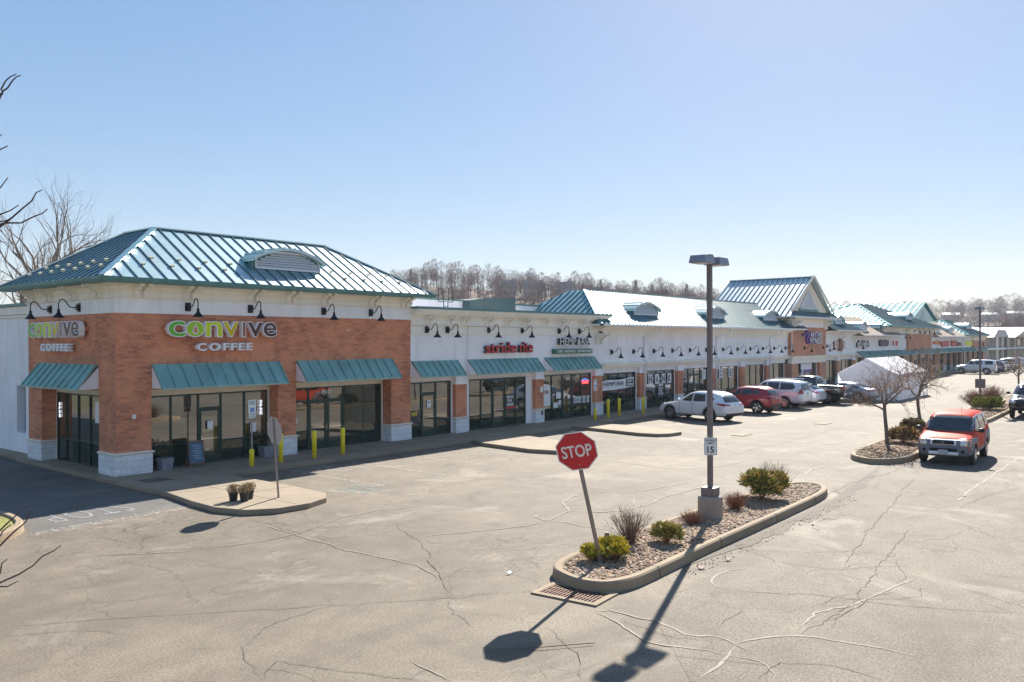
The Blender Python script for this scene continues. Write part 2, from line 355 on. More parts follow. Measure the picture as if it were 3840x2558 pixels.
def slab(name, pts, top=.15, mat=CONC, kerb=None, kind='structure', seam=None):
    """raised concrete pad with its kerb edge"""
    pts = ccw(pts); m = MB(); m.prism([(x, y, 0) for x, y in pts], (0, 0, top)); o = m.build(name, mat, bevel=.02); o['kind'] = kind; return o
SW = 24.55
slab('sidewalk', [(12.08,27.5),(12.08,22.84),(11.86,21.2),(11.8,19.9),(12.1,18.98),(12.75,18.5),(13.7,18.42),(14.5,18.72),(14.98,19.4),(15.05,21.7),(15.0,SW+.1),
    (27.0,SW),(26.5,23.6),(26.1,20.7),(26.4,19.5),(27.0,18.9),(28.1,18.75),(28.7,19.6),(29.25,21.3),(29.9,SW),
    (34.5,SW),(34.35,23.1),(33.85,20.2),(34.0,19.3),(34.5,18.95),(35.5,18.85),(36.2,19.8),(36.75,21.7),(36.5,SW),(66,SW),(66,24.0),(64.6,18.6),(66,17.9),(67.5,18.6),(69,24),(69,SW),(160,SW),(160,27.6)])
slab('side_walkway', [(12.08,27.5),(12.9,27.5),(13.4,34.2),(13.4,60),(12.75,60),(12.5,38),(12.15,33.6)], .15)
jm = MB()
for x in [13.6+1.5*k for k in range(40)]:
    jm.box(x-.006, SW+.02, .1505, x+.006, 26.9, .153)
for a, b in (((12.2,22.6),(14.95,22.6)), ((11.95,21.0),(15.0,21.0)), ((13.4,18.6),(13.3,26.9))): jm.beam((*a,.1505), (*b,.1505), .012, .003)
jm.beam((13.6,25.7,.1505),(66,25.7,.1505), .01, .003)
JOINT = plain('pavement_joint', (.10,.085,.07), .9, 0, 0); jm.build('sidewalk_joint', JOINT)['kind'] = 'structure'
hb = MB(); hb.box(12.55,25.0,.1505,13.35,25.7,.158); t = tag(hb.build('utility_cover', plain('rusty_steel', (.12,.10,.085), .7, .3, .2, 9)), 'square steel utility cover set in the walkway by the brick corner pier', 'utility cover')

GRAV = plain('river_gravel', (.16,.11,.075), .85, 0, .35, 14); MULCH = plain('mulch', (.20,.13,.08), .95, 0, .4, 12)
def island(name, pts, top=.19, fill=MULCH):
    pts = ccw(smoothpoly(pts, 2)); n = len(pts); inn = inset(pts, .2); b0 = inset(pts, .02); m = MB()
    rings = [[(x, y, -.02) for x, y in pts], [(x, y, top-.03) for x, y in b0], [(x, y, top) for x, y in inset(pts, .05)], [(x, y, top) for x, y in inset(inn, -.03)], [(x, y, top-.03) for x, y in inn], [(x, y, 0) for x, y in inn]]
    for r in rings: m.add(r)
    for k in range(len(rings)-1):
        for j in range(n): a, b = k*n+j, k*n+(j+1)%n; m.f.append((a, b, b+n, a+n)); m.m.append(0)
    o = m.build(name, CURB, smooth=False); o['kind'] = 'structure'
    f = MB(); f.face([(x, y, top-.05) for x, y in inset(pts, .19)]); f = f.build(name.replace('kerb', 'planting_bed'), fill); f['kind'] = 'structure'
    return inset(pts, .28)
def inside(p, poly):
    c = False; n = len(poly)
    for i in range(n):
        (x1, y1), (x2, y2) = poly[i], poly[i-1]
        if (y1 > p[1]) != (y2 > p[1]) and p[0] < (x2-x1)*(p[1]-y1)/(y2-y1)+x1: c = not c
    return c
isl1 = island('kerb_island', [(13.3,9.78),(12.6,9.5),(12.3,8.95),(12.22,8.45),(12.4,8.02),(13.0,7.82),(13.9,7.84),(16.4,7.93),(19,7.95),(21.5,8.0),(23.6,8.05),(24.7,8.3),(25.1,8.75),(25.0,9.3),(24.3,9.62),(22.2,9.8),(20,9.88),(17.3,9.86),(14.6,9.82)], .2, GRAV)
isl2 = island('kerb_island', [(31.5,9.5),(31.25,9.0),(31.6,8.45),(32.6,8.1),(34.6,8.1),(37,8.5),(41,8.6),(46,8.7),(46.8,9.3),(46.4,10.2),(44,10.6),(38,10.5),(33.6,10.35),(32.2,10.1)], .2)
isl3 = island('kerb_island', [(49.6,9.6),(49.3,8.9),(50.2,8.5),(54,8.6),(62,8.8),(80,9),(80.6,9.8),(80,10.9),(70,11.1),(60,11.1),(52,10.8),(50.2,10.3)], .2)
isl4 = island('kerb_island', [(2,30),(7.7,24.6),(8.05,23.3),(8.0,22.2),(7.75,21.4),(7.2,20.8),(6.3,20.2),(4,18.8),(0,17),(-6,15),(-6,30)], .22, plain('yellow_green_lawn', (.22,.21,.05), .95, 0, .35, 5, .3, 60))  # yellow-green lawn fill with noise variation
kj = MB()
for poly in (isl1, isl2, isl3):
    n = len(poly); acc = 0
    for i in range(n):
        a, b = V3((*poly[i-1],0)), V3((*poly[i],0)); acc += (b-a).length
        if acc > 2.6:
            acc = 0; d = (b-a).normalized(); nn = V3((d.y,-d.x,0)); m0 = b-nn*-.07; kj.beam(m0+V3((0,0,.186)), b+nn*.262+V3((0,0,.186)), .014, .0165); kj.beam(b+nn*.268+V3((0,0,.165)), b+nn*.284+V3((0,0,.0)), .014, .006, nn)
kj.build('kerb_joint', JOINT)['kind'] = 'structure'
# river stones on the near bed: uncountable, one object
def stones(name, poly, n, r0, r1, z, mat, flatn=.55, seed=1, mask=None):
    rnd = random.Random(seed); xs = [p[0] for p in poly]; ys = [p[1] for p in poly]; m = MB(); k = 0
    while k < n:
        x, y = rnd.uniform(min(xs), max(xs)), rnd.uniform(min(ys), max(ys))
        if not inside((x, y), poly) or (mask and not mask(x, y)): continue
        k += 1; r = rnd.uniform(r0, r1); a = rnd.uniform(0, pi); e = rnd.uniform(.55, .9); tl = rnd.uniform(-.4, .4); mi = rnd.randrange(len(mat))
        i = len(m.v); c, s = cos(a), sin(a); zz = z + r*.15
        rows = ((-.6, .6), (0, 1.0), (.65, .62))
        for h, q in rows:
            for j in range(6):
                t = j*pi/3; u, v = cos(t)*q*r, sin(t)*q*r*e; m.v.append(V3((x+u*c-v*s, y+u*s+v*c, zz+h*r*flatn+u*tl)))
        m.v.append(V3((x, y, zz+r*flatn)))
        for q in (0, 6):
            for j in range(6): m.f.append((i+q+j, i+q+(j+1)%6, i+q+6+(j+1)%6, i+q+6+j)); m.m.append(mi)
        for j in range(6): m.f.append((i+12+j, i+12+(j+1)%6, i+18)); m.m.append(mi)
    o = m.build(name, mat, smooth=True); o['kind'] = 'stuff'; return o
SM = [plain('stone_'+n_, c, .8, 0, .15, 20) for n_, c in (('tan', (.33,.20,.11)), ('buff', (.40,.28,.165)), ('brown', (.20,.12,.075)), ('grey', (.25,.21,.17)), ('pink', (.36,.215,.135)))]
stones('river_stones', inset(isl1, -.06), 8200, .028, .062, .155, SM)
CH = [plain('chip_'+n_, c, .95, 0, .2, 20) for n_, c in (('a', (.30,.19,.115)), ('b', (.20,.12,.07)), ('c', (.42,.30,.19)))]
stones('bark_chips', [(31.4,8.3),(46.5,8.6),(46.6,10.4),(31.4,10.4)], 3200, .04, .1, .155, CH, .3, 4, lambda x, y: inside((x, y), inset(isl2, -.05)))
stones('bark_chips', [(49.5,8.6),(64,8.6),(64,11),(49.5,11)], 1500, .05, .1, .155, CH, .3, 5, lambda x, y: inside((x, y), inset(isl3, -.05)))
gut = [(14.2,7.72),(24.2,7.8),(25.3,8.4),(25.1,8.1),(24,7.3),(14.2,7.35)]
stones('gutter_grit', gut, 420, .008, .022, .005, CH, .4, 9)
stones('gutter_grit', [(31.2,9.4),(31.1,8.4),(31.8,7.9),(36,7.9),(36,8.05),(32,8.1)], 120, .012, .03, .005, CH, .4, 10)
# painted marks
PAINT = worn('worn_white_marking', (.42,.39,.35), None, .49, .60, 9); PAINT2 = worn('faint_white_marking', (.50,.47,.42), None, .44, .64, 5); PAINT3 = worn('pavement_letter_paint', (.27,.27,.27), None, .38, .52, 9)
flat('road_marking', [(7.75,20.8),(11.8,20.98),(11.83,21.38),(7.72,21.22)], .009, PAINT)
tm = word('STOP', 0, 2.15, 0, 1.25, Matrix(((-1,0,0,10.75),(0,0,-1,23.15),(0,1,0,.008),(0,0,0,1))), PAINT3, None, .0, 0, .002, False, 'road_marking', None, 0, .86); tm['kind'] = 'structure'
mk = MB(); 
for x, y0, y1 in ((17.2,19.4,24.4),(19.9,19.4,24.4),(22.5,19.4,24.4),(25.2,19.4,24.4),(31.8,19.6,24.4),(39.6,19.6,24.4),(42.0+2.8,19.6,24.4),(47.6,19.6,24.4),(50.4,19.6,24.4),(53.2,19.6,24.4),(56.0,19.6,24.4)):
    mk.box(x, y0, .007, x+.1, y1, .0075)
for k in range(6): mk.beam((17.3+k*.42, 24.4, .007), (18.5+k*.42, 22.6, .007), .1, .0005)
mk.build('road_marking', PAINT2)['kind'] = 'structure'
mk = MB(); mk.box(15.9,18.9,.007,17.1,20.3,.0075); BLUEF = worn('faded_blue_marking', (.27,.32,.30), None, .5, .66, 4); o = mk.build('road_marking', BLUEF); o['kind'] = 'structure'
gs = MB(); rnd = random.Random(12); lo_ = []; hi_ = []
for k in range(70):
    x = 14.5+k*.25; e = min(1, k/12, (69-k)/14); yk = 7.86 if x < 23.5 else 7.86+(x-23.5)*.11; w_ = (.22+.5*abs(noise.noise(V3((x*.55,3,0))))+.12*rnd.random())*e; hi_.append((x, yk)); lo_.append((x, yk-w_))
for a in range(69): gs.face([(*lo_[a],.0075),(*lo_[a+1],.0075),(*hi_[a+1],.0075),(*hi_[a],.0075)])
gs.build('gutter_strip', asphalt('dark_gutter_asphalt', (.13,.105,.082), 1.2, .2, .1))['kind'] = 'structure'  # darker asphalt strip with a ragged edge along the kerb
# ---- sealed and open cracks, traced on the tarmac in metres
SEAL = plain('crack_sealant', (.245,.205,.162), .8, 0, .15, 3); CRK = plain('open_crack', (.13,.105,.082), .95, 0, 0)
CR = [('s',0.07,[(11.46,7.69),(11.29,7.23),(11.05,6.77),(10.82,6.3),(10.83,6.02),(10.94,5.71),(11.02,5.46),(11.04,5.17)]),('s',0.07,[(11.46,7.69),(11.65,7.53),(11.68,7.28),(11.64,7.0),(11.67,6.64),(11.56,6.33),(11.42,6.02),(11.49,5.82),(11.62,5.61),(11.56,5.39),(11.48,5.21),(11.34,4.91)]),('s',0.09,[(11.48,5.21),(11.06,5.15),(10.56,5.07),(10.0,5.05)]),('s',0.08,[(11.51,5.23),(11.77,5.18),(12.0,5.07),(12.27,4.86),(12.53,4.53),(12.58,4.19),(12.63,3.9),(12.66,3.49),(12.69,3.03)]),('s',0.07,[(11.03,5.14),(11.11,4.89),(11.11,4.69),(10.95,4.5),(10.78,4.34),(10.56,4.28)]),('s',0.08,[(15.47,6.74),(15.1,7.0),(14.66,7.07),(14.19,6.95),(13.95,6.73),(13.94,6.49)]),('s',0.05,[(14.0,6.26),(14.26,5.86),(14.35,5.43)]),('s',0.08,[(12.73,4.76),(13.03,4.77),(13.62,4.81),(14.06,4.68),(14.38,4.5),(15.59,4.29),(16.89,4.03)]),('s',0.08,[(21.27,6.86),(20.85,7.23),(20.14,7.19),(19.6,6.84)]),('s',0.09,[(19.92,13.76),(19.35,13.84),(18.62,13.55),(17.77,12.76),(16.43,12.44),(16.64,12.98),(16.92,13.13),(17.14,12.86)]),('s',0.08,[(17.77,12.76),(18.01,12.28),(18.29,11.92),(18.82,11.62),(19.6,11.56),(20.86,11.74),(22.44,11.7),(24.62,11.63)]),('s',0.07,[(16.43,12.44),(16.65,12.01),(16.52,11.41),(16.58,10.76)]),('s',0.07,[(16.43,12.44),(15.74,12.54),(15.22,12.75),(14.44,13.15),(13.32,13.73)]),('s',0.05,[(19.32,11.71),(20.5,12.4)]),('s',0.06,[(20.89,14.11),(20.61,13.55),(20.9,12.96),(21.61,12.74),(23.86,12.32)]),('s',0.05,[(20.92,14.07),(22.04,14.62),(22.72,14.54)]),('s',0.07,[(26.2,17.69),(26.06,16.08),(25.92,14.59),(26.07,13.46)]),('s',0.06,[(27.12,13.07),(28.57,12.89),(30.87,12.87)]),('s',0.08,[(35.09,17.07),(35.73,15.7),(36.06,14.24),(35.84,13.01),(36.22,12.04),(36.84,11.73),(37.68,12.15),(37.77,12.55)]),('s',0.08,[(31.93,15.23),(31.69,14.66),(30.94,13.96),(32.46,14.12),(35.45,14.0),(39.68,13.99),(42.09,13.99)]),('s',0.09,[(25.45,5.11),(27.72,5.18),(29.31,5.17),(30.48,5.14),(31.68,5.17),(33.36,5.15),(34.83,5.11),(36.35,5.16)]),('s',0.08,[(19.56,6.76),(19.8,7.04),(20.15,7.22),(20.54,7.27),(20.96,7.18),(21.21,6.98)]),('s',0.07,[(26.25,6.72),(26.38,5.95),(26.3,5.15),(27.19,4.92)]),('s',0.06,[(29.23,5.1),(29.72,4.65),(29.59,4.12)]),('s',0.07,[(36.21,13.44),(35.64,12.61),(36.75,11.72),(37.59,12.01),(37.71,12.44)]),('s',0.1,[(26.93,10.0),(28.64,10.26),(30.1,10.18)]),('s',0.05,[(8.03,8.53),(7.9,7.56)]),('s',0.06,[(7.68,17.93),(9.17,16.76),(10.74,16.22),(11.81,16.23),(13.22,16.73),(14.55,16.77),(15.67,16.29)]),('s',0.05,[(11.76,17.76),(11.61,15.79),(11.47,14.07),(11.57,12.03),(11.19,11.05)]),('c',0.04,[(4.93,14.62),(5.43,14.25),(5.94,13.86),(6.59,13.28),(7.39,12.67),(8.21,11.9),(9.1,11.17),(9.63,10.66),(10.53,9.97),(11.35,9.46)]),('c',0.045,[(13.81,15.2),(13.44,14.41),(13.09,13.61),(12.43,12.59),(11.76,11.79),(11.11,10.91),(10.62,10.21)]),('c',0.04,[(13.09,13.61),(13.05,13.01),(13.64,13.05)]),('c',0.035,[(10.36,10.07),(9.92,9.44),(9.74,8.99),(9.55,8.58)]),('c',0.04,[(6.84,10.78),(7.27,11.1),(7.83,11.35),(8.38,11.41),(8.84,11.31),(9.27,11.14)]),('c',0.03,[(6.94,10.94),(6.62,10.27),(6.3,9.53)]),('c',0.035,[(7.88,17.96),(8.76,17.27),(9.66,16.74),(10.38,16.34)]),('c',0.035,[(8.93,17.23),(9.4,16.82),(10.09,16.58)]),('c',0.04,[(6.3,9.53),(6.87,9.96),(7.24,8.89),(7.75,7.74)]),('c',0.035,[(4.0,11.89),(4.77,11.15),(5.71,10.11)]),('c',0.03,[(4.76,14.12),(5.2,13.81),(5.73,13.37),(6.18,12.46)]),('c',0.03,[(6.36,10.34),(6.78,9.23),(6.91,8.31)]),('c',0.04,[(21.17,5.25),(16.28,4.72),(14.61,4.53),(13.34,4.54),(12.46,4.7)]),('c',0.045,[(13.34,4.54),(14.26,4.42),(15.05,4.37),(15.73,4.12)]),('c',0.04,[(28.87,7.02),(23.95,6.38),(19.84,5.85),(16.9,5.4)]),('c',0.04,[(13.98,6.29),(14.58,5.34),(14.8,4.3),(15.12,3.35),(15.79,2.17)]),('c',0.035,[(29.24,4.01),(27.43,4.56),(24.4,4.87)]),('c',0.035,[(17.14,7.91),(16.35,6.6),(16.37,5.56),(17.76,4.33)]),('c',0.05,[(24.12,8.19),(26.82,8.3),(29.84,7.94),(33.1,7.9)]),('c',0.035,[(11.43,7.23),(11.17,6.29),(11.37,5.46)]),('c',0.035,[(10.35,7.92),(9.76,6.91),(8.98,6.23)]),('c',0.05,[(7.86,17.99),(8.17,17.59),(8.66,17.28),(9.39,17.17)]),('c',0.04,[(11.92,18.59),(11.9,17.8),(11.8,16.9),(11.78,16.07),(11.77,15.07)]),('c',0.03,[(14.82,21.01),(14.62,19.08),(15.13,17.44)]),('c',0.03,[(13.91,15.87),(13.85,14.4),(15.16,13.9),(15.47,12.75)]),('c',0.03,[(19.25,19.19),(18.94,17.0),(19.6,14.98)]),('c',0.04,[(10.42,4.45),(11.29,4.5),(11.56,3.93),(11.54,3.08)])]
def ribbon(mb, pts, w, z, seed, jit=.05, step=.12):
    rnd = random.Random(seed); P = []
    for a, b in zip(pts, pts[1:]):
        a, b = V3((*a, 0)), V3((*b, 0)); n = max(1, int((b-a).length/step))
        for k in range(n): P.append(a.lerp(b, k/n))
    P.append(V3((*pts[-1], 0)))
    def off(p, f): return noise.noise(p*f + V3((seed*3.1, 0, 0)))
    L = []
    for i, p in enumerate(P):
        d = (P[min(i+1, len(P)-1)]-P[max(i-1, 0)]).normalized(); nn = V3((-d.y, d.x, 0)); q = p + nn*(off(p, 1.3)*jit*1.5 + off(p, 6)*jit)
        ww = w*.55*(.65+.9*abs(off(p, 3.2))+.3*rnd.random()); tp = min(1, i*.25+.1, (len(P)-1-i)*.25+.1); L.append((q, nn, ww*tp))
    i0 = len(mb.v)
    for q, nn, ww in L: mb.add([(q.x+nn.x*ww/2, q.y+nn.y*ww/2, z), (q.x-nn.x*ww/2, q.y-nn.y*ww/2, z)])
    for i in range(len(L)-1): a = i0+2*i; mb.f.append((a, a+1, a+3, a+2)); mb.m.append(0)
s1 = MB(); s2 = MB(); sd_ = 1
for kind_, wd_, pts_ in CR:
    sd_ += 1
    if kind_ == 's': ribbon(s1, pts_, wd_, .010, sd_, .04)
    else:
        ribbon(s2, pts_, wd_*.55, .012, sd_, .07)
        rnd = random.Random(sd_)
        for a, b in zip(pts_, pts_[1:]):
            for _ in range(int((V3(b+(0,))-V3(a+(0,))).length*1.1)):
                t_ = rnd.random(); p = (a[0]+(b[0]-a[0])*t_, a[1]+(b[1]-a[1])*t_); an = rnd.uniform(0, 6.28); l_ = rnd.uniform(.15, .7)
                ribbon(s2, [p, (p[0]+cos(an)*l_, p[1]+sin(an)*l_)], wd_*.6, .012, rnd.randrange(99), .06)
for _ in range(70):   # loose hairline cracks on the rough aisle and around the junction
    rnd = random.Random(900+_); x, y = rnd.uniform(9, 34), rnd.uniform(-2, 8); a = rnd.uniform(0, 6.28); p = [(x, y)]
    for k in range(rnd.randint(2, 5)): a += rnd.uniform(-.7, .7); x += cos(a)*rnd.uniform(.3,.8); y += sin(a)*rnd.uniform(.3,.8); p.append((x, y))
    if not any(inside(q, isl1) or inside(q, isl2) for q in p): ribbon(s2, p, .018, .0125, _, .07)
s1.build('crack_sealant', SEAL)['kind'] = 'structure'; s2.build('pavement_crack', CRK)['kind'] = 'structure'
# drain grate by the island tip
t = thing('drain_grate', 'rusty slotted storm drain grate in a concrete frame at the island tip', 'drain grate', (12.0,8.5,0))
RUST = plain('rusty_iron', (.20,.115,.08), .8, .3, .25, 8)
ang = atan2(9.14-7.92, 11.9-12.03) ; 
Tg = Matrix.Translation((0,0,0)) @ Matrix.Rotation(R(95), 4, 'Z')
m = MB(Tg); L_, W_ = .66, .40
for a, b, c, d in ((-L_,-W_,L_,-W_+.1),(-L_,W_-.1,L_,W_),(-L_,-W_+.1,-L_+.1,W_-.1),(L_-.1,-W_+.1,L_,W_-.1)): m.box(a, b, 0, c, d, .03)
m.build('frame', CURB, t)
m = MB(Tg); 
for k in range(17): x = -L_+.12+k*(2*L_-.24)/16; m.box(x-.014, -W_+.1, .006, x+.014, W_-.1, .024)
for y in (-.1, .1): m.box(-L_+.1, y-.012, .007, L_-.1, y+.012, .022)
m.build('grate', RUST, t); m = MB(Tg); m.box(-L_+.1, -W_+.1, .0055, L_-.1, W_-.1, .0065); m.build('pit', plain('drain_dark', (.01,.01,.01), .9, 0, 0), t)
# small covers / litter
for i, (x, y, lab) in enumerate(((44.9,15.4,'pale square utility lid in the tarmac beside the parked cars'),(37.2,16.6,'pale utility lid in the tarmac near the two walkway pads'),(64.5,15.5,'pale lid in the tarmac beyond the bare trees'))):
    m = MB(); m.box(-.55,-.3,.005,.55,.3,.02); m.box(-.45,-.22,.02,.45,.22,.026); tag(m.build('utility_cover', CONC, loc=(x,y,0)), lab, 'utility cover', None)
def litter(x, y, c, lab, s=.055):
    m = MB(); m.prism([(-s,-s*.6,0),(s,-s*.5,.01),(s*.8,s*.6,.04),(-s*.7,s*.7,.02)], (0,0,.012)); tag(m.build('litter', plain(c[0], c[1], .8, 0, 0), loc=(x,y,.012)), lab, 'litter')
litter(12.25, 10.2, ('litter_white', (.8,.8,.78)), 'white paper scrap lying on the tarmac by the kerb tip'); litter(14.9, 7.5, ('litter_brown', (.35,.24,.2)), 'crumpled brown paper litter against the long kerb', .08)
litter(15.8, 7.35, ('litter_brown', 0), 'pale crumpled wrapper in the gutter below the gravel bed', .07)
m = MB(); m.tube([(8.95,7.95,.03),(9.5,7.4,.035),(10.2,6.85,.03)], .006, 5); tag(m.build('rusty_rod', RUST), 'thin rusty rod lying on the tarmac in the stop sign shadow', 'metal rod')
# ================================================================== BUILDINGS
def ribs(mb, poly, sp=.5, w=.03, h=.04, m=1, off=.25):
    P = [V3(p) for p in poly]; n = V3((0,0,0))
    for i in range(1, len(P)-1): n += (P[i]-P[0]).cross(P[i+1]-P[0])
    n.normalize(); n = -n if n.z < 0 else n
    hd = V3((0,0,1)).cross(n).normalized(); dn = n.cross(hd).normalized(); o = P[0]
    q = [((p-o).dot(hd), (p-o).dot(dn)) for p in P]; lo, hi = min(a for a, b in q), max(a for a, b in q)
    x = lo+off*sp
    while x < hi-.03:
        ys = []
        for (a, b), (c, d) in zip(q, q[1:]+q[:1]):
            if (a-x)*(c-x) < 0: ys.append(b+(d-b)*(x-a)/(c-a))
        ys.sort()
        for k in range(0, len(ys)-1, 2):
            if ys[k+1]-ys[k] > .1: mb.beam(o+hd*x+dn*(ys[k]+.01)+n*.0, o+hd*x+dn*(ys[k+1]-.01), w, h, n, m)
        x += sp
def solid_roof(mb, polys, z_under, m=0):
    for p in polys: mb.face(p, m)
CORN = [(.02,-1.04),(.02,-.56),(.07,-.55),(.07,-.50),(.035,-.48),(.035,-.36),(.08,-.34),(.08,-.30),(.06,-.28),(.07,-.16),(.16,-.12),(.34,-.08),(.52,-.05),(.62,-.03),(.62,.05)]
def sweep(mb, rect, prof, z0, m=None, sides='SWEN'):
    """profile (out, z) swept round a rectangle"""
    x0, y0, x1, y1 = rect; mm = mb.mi if m is None else m; rings = [[(x0-d,y0-d,z0+z),(x1+d,y0-d,z0+z),(x1+d,y1+d,z0+z),(x0-d,y1+d,z0+z)] for d, z in prof]; i0 = len(mb.v)
    for r in rings: mb.add(r)
    for k in range(len(rings)-1):
        for j, sd in enumerate('SENW'):
            if sd in sides: a, b = i0+4*k+j, i0+4*k+(j+1)%4; mb.f.append((a, b, b+4, a+4)); mb.m.append(mm)
    mb.f.append((i0+3,i0+2,i0+1,i0)); mb.m.append(mm); e = i0+4*(len(rings)-1); mb.f.append((e,e+1,e+2,e+3)); mb.m.append(mm)
BRK = [(.03,-.02),(.12,-.04),(.17,.03),(.13,.11),(.18,.2),(.30,.26),(.35,.32),(.50,.35),(.54,.44),(.03,.44)]
def bracket(parent, T, u, z, w=.15, s=1.0, mat=None):
    m = MB(T); m.prism([(u-w/2, d*s, z+h*s) for d, h in BRK], (w,0,0)); m.build('bracket', mat or CREAM, parent)
def storefront(parent, T, u0, u1, z0, z1, muls, d=-.5, rail=.85, door=None, glass=None, solid=(), transom=2.1, rails=None, frame=None):
    """aluminium storefront; T local (u, out, z); door=(a,b) between mullions"""
    g = glass or GLASS; fm = frame or FRAME; w = .055; m = MB(T); us = sorted([u0]+list(muls)+[u1])
    m.box(u0, d-.06, z1-w, u1, d+.03, z1); m.box(u0, d-.06, z0, u1, d+.03, z0+w)
    for x in us: m.box(max(u0, x-w/2), d-.06, z0+w, min(u1, x+w/2), d+.035, z1-w)
    panes = []; doors = [door] if door and not isinstance(door[0], tuple) else (list(door) if door else [])
    for a, b in zip(us, us[1:]):
        a1, b1 = a+w/2, b-w/2; dd = [q for q in doors if q[0]-.02 <= a and b <= q[1]+.02]
        if dd:
            m.box(a1, d-.055, transom, b1, d+.03, transom+w); panes.append((a1, b1, transom+w, z1-w)); continue
        if (a, b) in solid: continue
        m.box(a1, d-.055, rail, b1, d+.025, rail+w)
        panes.append((a1, b1, rail+w, z1-w)); panes.append((a1, b1, z0+w, rail))
    fo = m.build('storefront_frame', fm, parent)
    for i, (a, b, c, e) in enumerate(panes):
        low = e <= rail+.01; pm = MB(T); pm.box(a, d-.03, c, b, d-.01, e); pm.build('window_pane', (GLASSD if low else g), parent)
    for a, b in doors:
        mid = [x for x in muls if a+.1 < x < b-.1]; leafs = [(a, b)] if not mid else [(a, mid[0]), (mid[0], b)]
        for k, (p, q) in enumerate(leafs):
            p += w/2; q -= w/2; dm = MB(T); s = .09
            dm.box(p, d-.04, z0+.03, p+s, d+.02, transom); dm.box(q-s, d-.04, z0+.03, q, d+.02, transom); dm.box(p+s, d-.04, transom-s, q-s, d+.02, transom); dm.box(p+s, d-.04, z0+.03, q-s, d+.02, z0+.28)
            do = dm.build('door', fm, parent); gm = MB(T); gm.box(p+s, d-.02, z0+.28, q-s, d-.005, transom-s); gm.build('pane', g, do)
            hx = p+s*.5 if k == len(leafs)-1 and len(leafs) == 1 else (q-s*.5 if k == 0 else p+s*.5)
            hm = MB(T); hm.tube([(hx, d+.02, 1.15), (hx, d+.09, 1.15), (hx, d+.09, .9), (hx, d+.02, .9)], .013, 6); hm.box(p+s, d+.002, 1.0, q-s, d+.03, 1.03); hm.build('handle', CHROME, do)
    return fo
def awning(parent, T, u0, u1, zt=3.76, zb=2.98, proj=.69, sp=.45, mat=None):
    m = MB(T); m.box(u0, 0, zt-.06, u1, .07, zt)                      # top flashing
    poly = [(u0,.07,zt-.02),(u1,.07,zt-.02),(u1,proj,zb),(u0,proj,zb)]
    m.prism(poly, (0,0,-.03)); m.box(u0, proj-.01, zb-.06, u1, proj+.012, zb-.002)
    n = int(round((u1-u0)/sp))
    for k in range(n+1):
        u = u0+.015+(u1-u0-.03)*k/n; m.beam((u,.07,zt-.02),(u,proj,zb), .028, .045, (0,.8,.7))
    o = m.build('awning', mat or AWN, parent)
    s = MB(T)
    for a in (u0+.02, u1-.04): s.prism([(a,.002,zt-.08),(a,proj-.03,zb-.01),(a,.002,zb-.01)], (.02,0,0))
    s.box(u0+.04, .002, zb-.03, u1-.04, proj-.03, zb-.011); s.build('awning_side_panel', WHITE, o); return o
def dormer(parent, T, uc, w, d, zb, ht=.62, depth=1.5, louv=True):
    """eyebrow dormer with louvred face; T local (u, out, z); face at out=d"""
    h0 = ht*.42; hw = w/2; n = 14; k = []
    arc = [(uc-hw+w*i/n, zb+h0+(ht-h0)*sin(pi*i/n)**.8) for i in range(n+1)]
    m = MB(T); m.prism([(uc-hw,d,zb-.05),(uc+hw,d,zb-.05)]+[(u,d,z) for u, z in reversed(arc)], (0,-depth,0), 0)
    ro = MB(T); o2 = .1                                                 # curved roof with overhang
    up = [(uc-hw-o2+(w+2*o2)*i/n, zb+h0+.02+(ht-h0+.04)*sin(pi*i/n)**.8) for i in range(n+1)]
    pts = [(u,d+.22,z-.07) for u, z in up]+[(u,d+.22,z+.03) for u, z in reversed(up)]
    for i in range(n):
        (a, za), (b, zb2) = up[i], up[i+1]; ro.prism([(a,d+.22,za-.08),(b,d+.22,zb2-.08),(b,d+.22,zb2+.03),(a,d+.22,za+.03)], (0,-depth-.3,0), 0)
        if i % 2 == 0: ro.beam((a,d+.22,za+.03),(a,d-depth,za+.03), .03, .04, (0,0,1), 0)
    o = m.build('dormer', GREEN, parent); ro.build('dormer_roof', ROOF, o)
    l = MB(T); iw = hw-.14; z = zb+.06; nl = max(4, int(ht/.11)); dz = (ht-.12)/nl
    for q in range(nl):
        zz = z+q*dz; f = max(0, (zz+dz-(zb+h0))/(ht-h0+.001)); ww = iw*(1 if f <= 0 else math.acos(min(1, f**1.1))/(pi/2)*1.0)
        if ww > .08: l.prism([(uc-ww,d+.07,zz),(uc-ww,d+.02,zz+dz*.9),(uc-ww,d+.005,zz+dz*.9),(uc-ww,d+.055,zz)], (2*ww,0,0))
    arc2 = [(uc-iw-.03, zb+.04), (uc+iw+.03, zb+.04)] + [(uc+(iw+.03)*cos(a_), zb+h0-.02+(ht-h0-.05)*sin(a_)) for a_ in [pi*j/10 for j in range(11)]]
    for (a, za), (b, zb2) in zip(arc2, arc2[1:]+arc2[:1]):
        if abs(a-b)+abs(za-zb2) > .01: l.beam((a,d+.04,za),(b,d+.04,zb2), .05, .035, (0,1,0))
    l.build('louvre', LOUV, o)
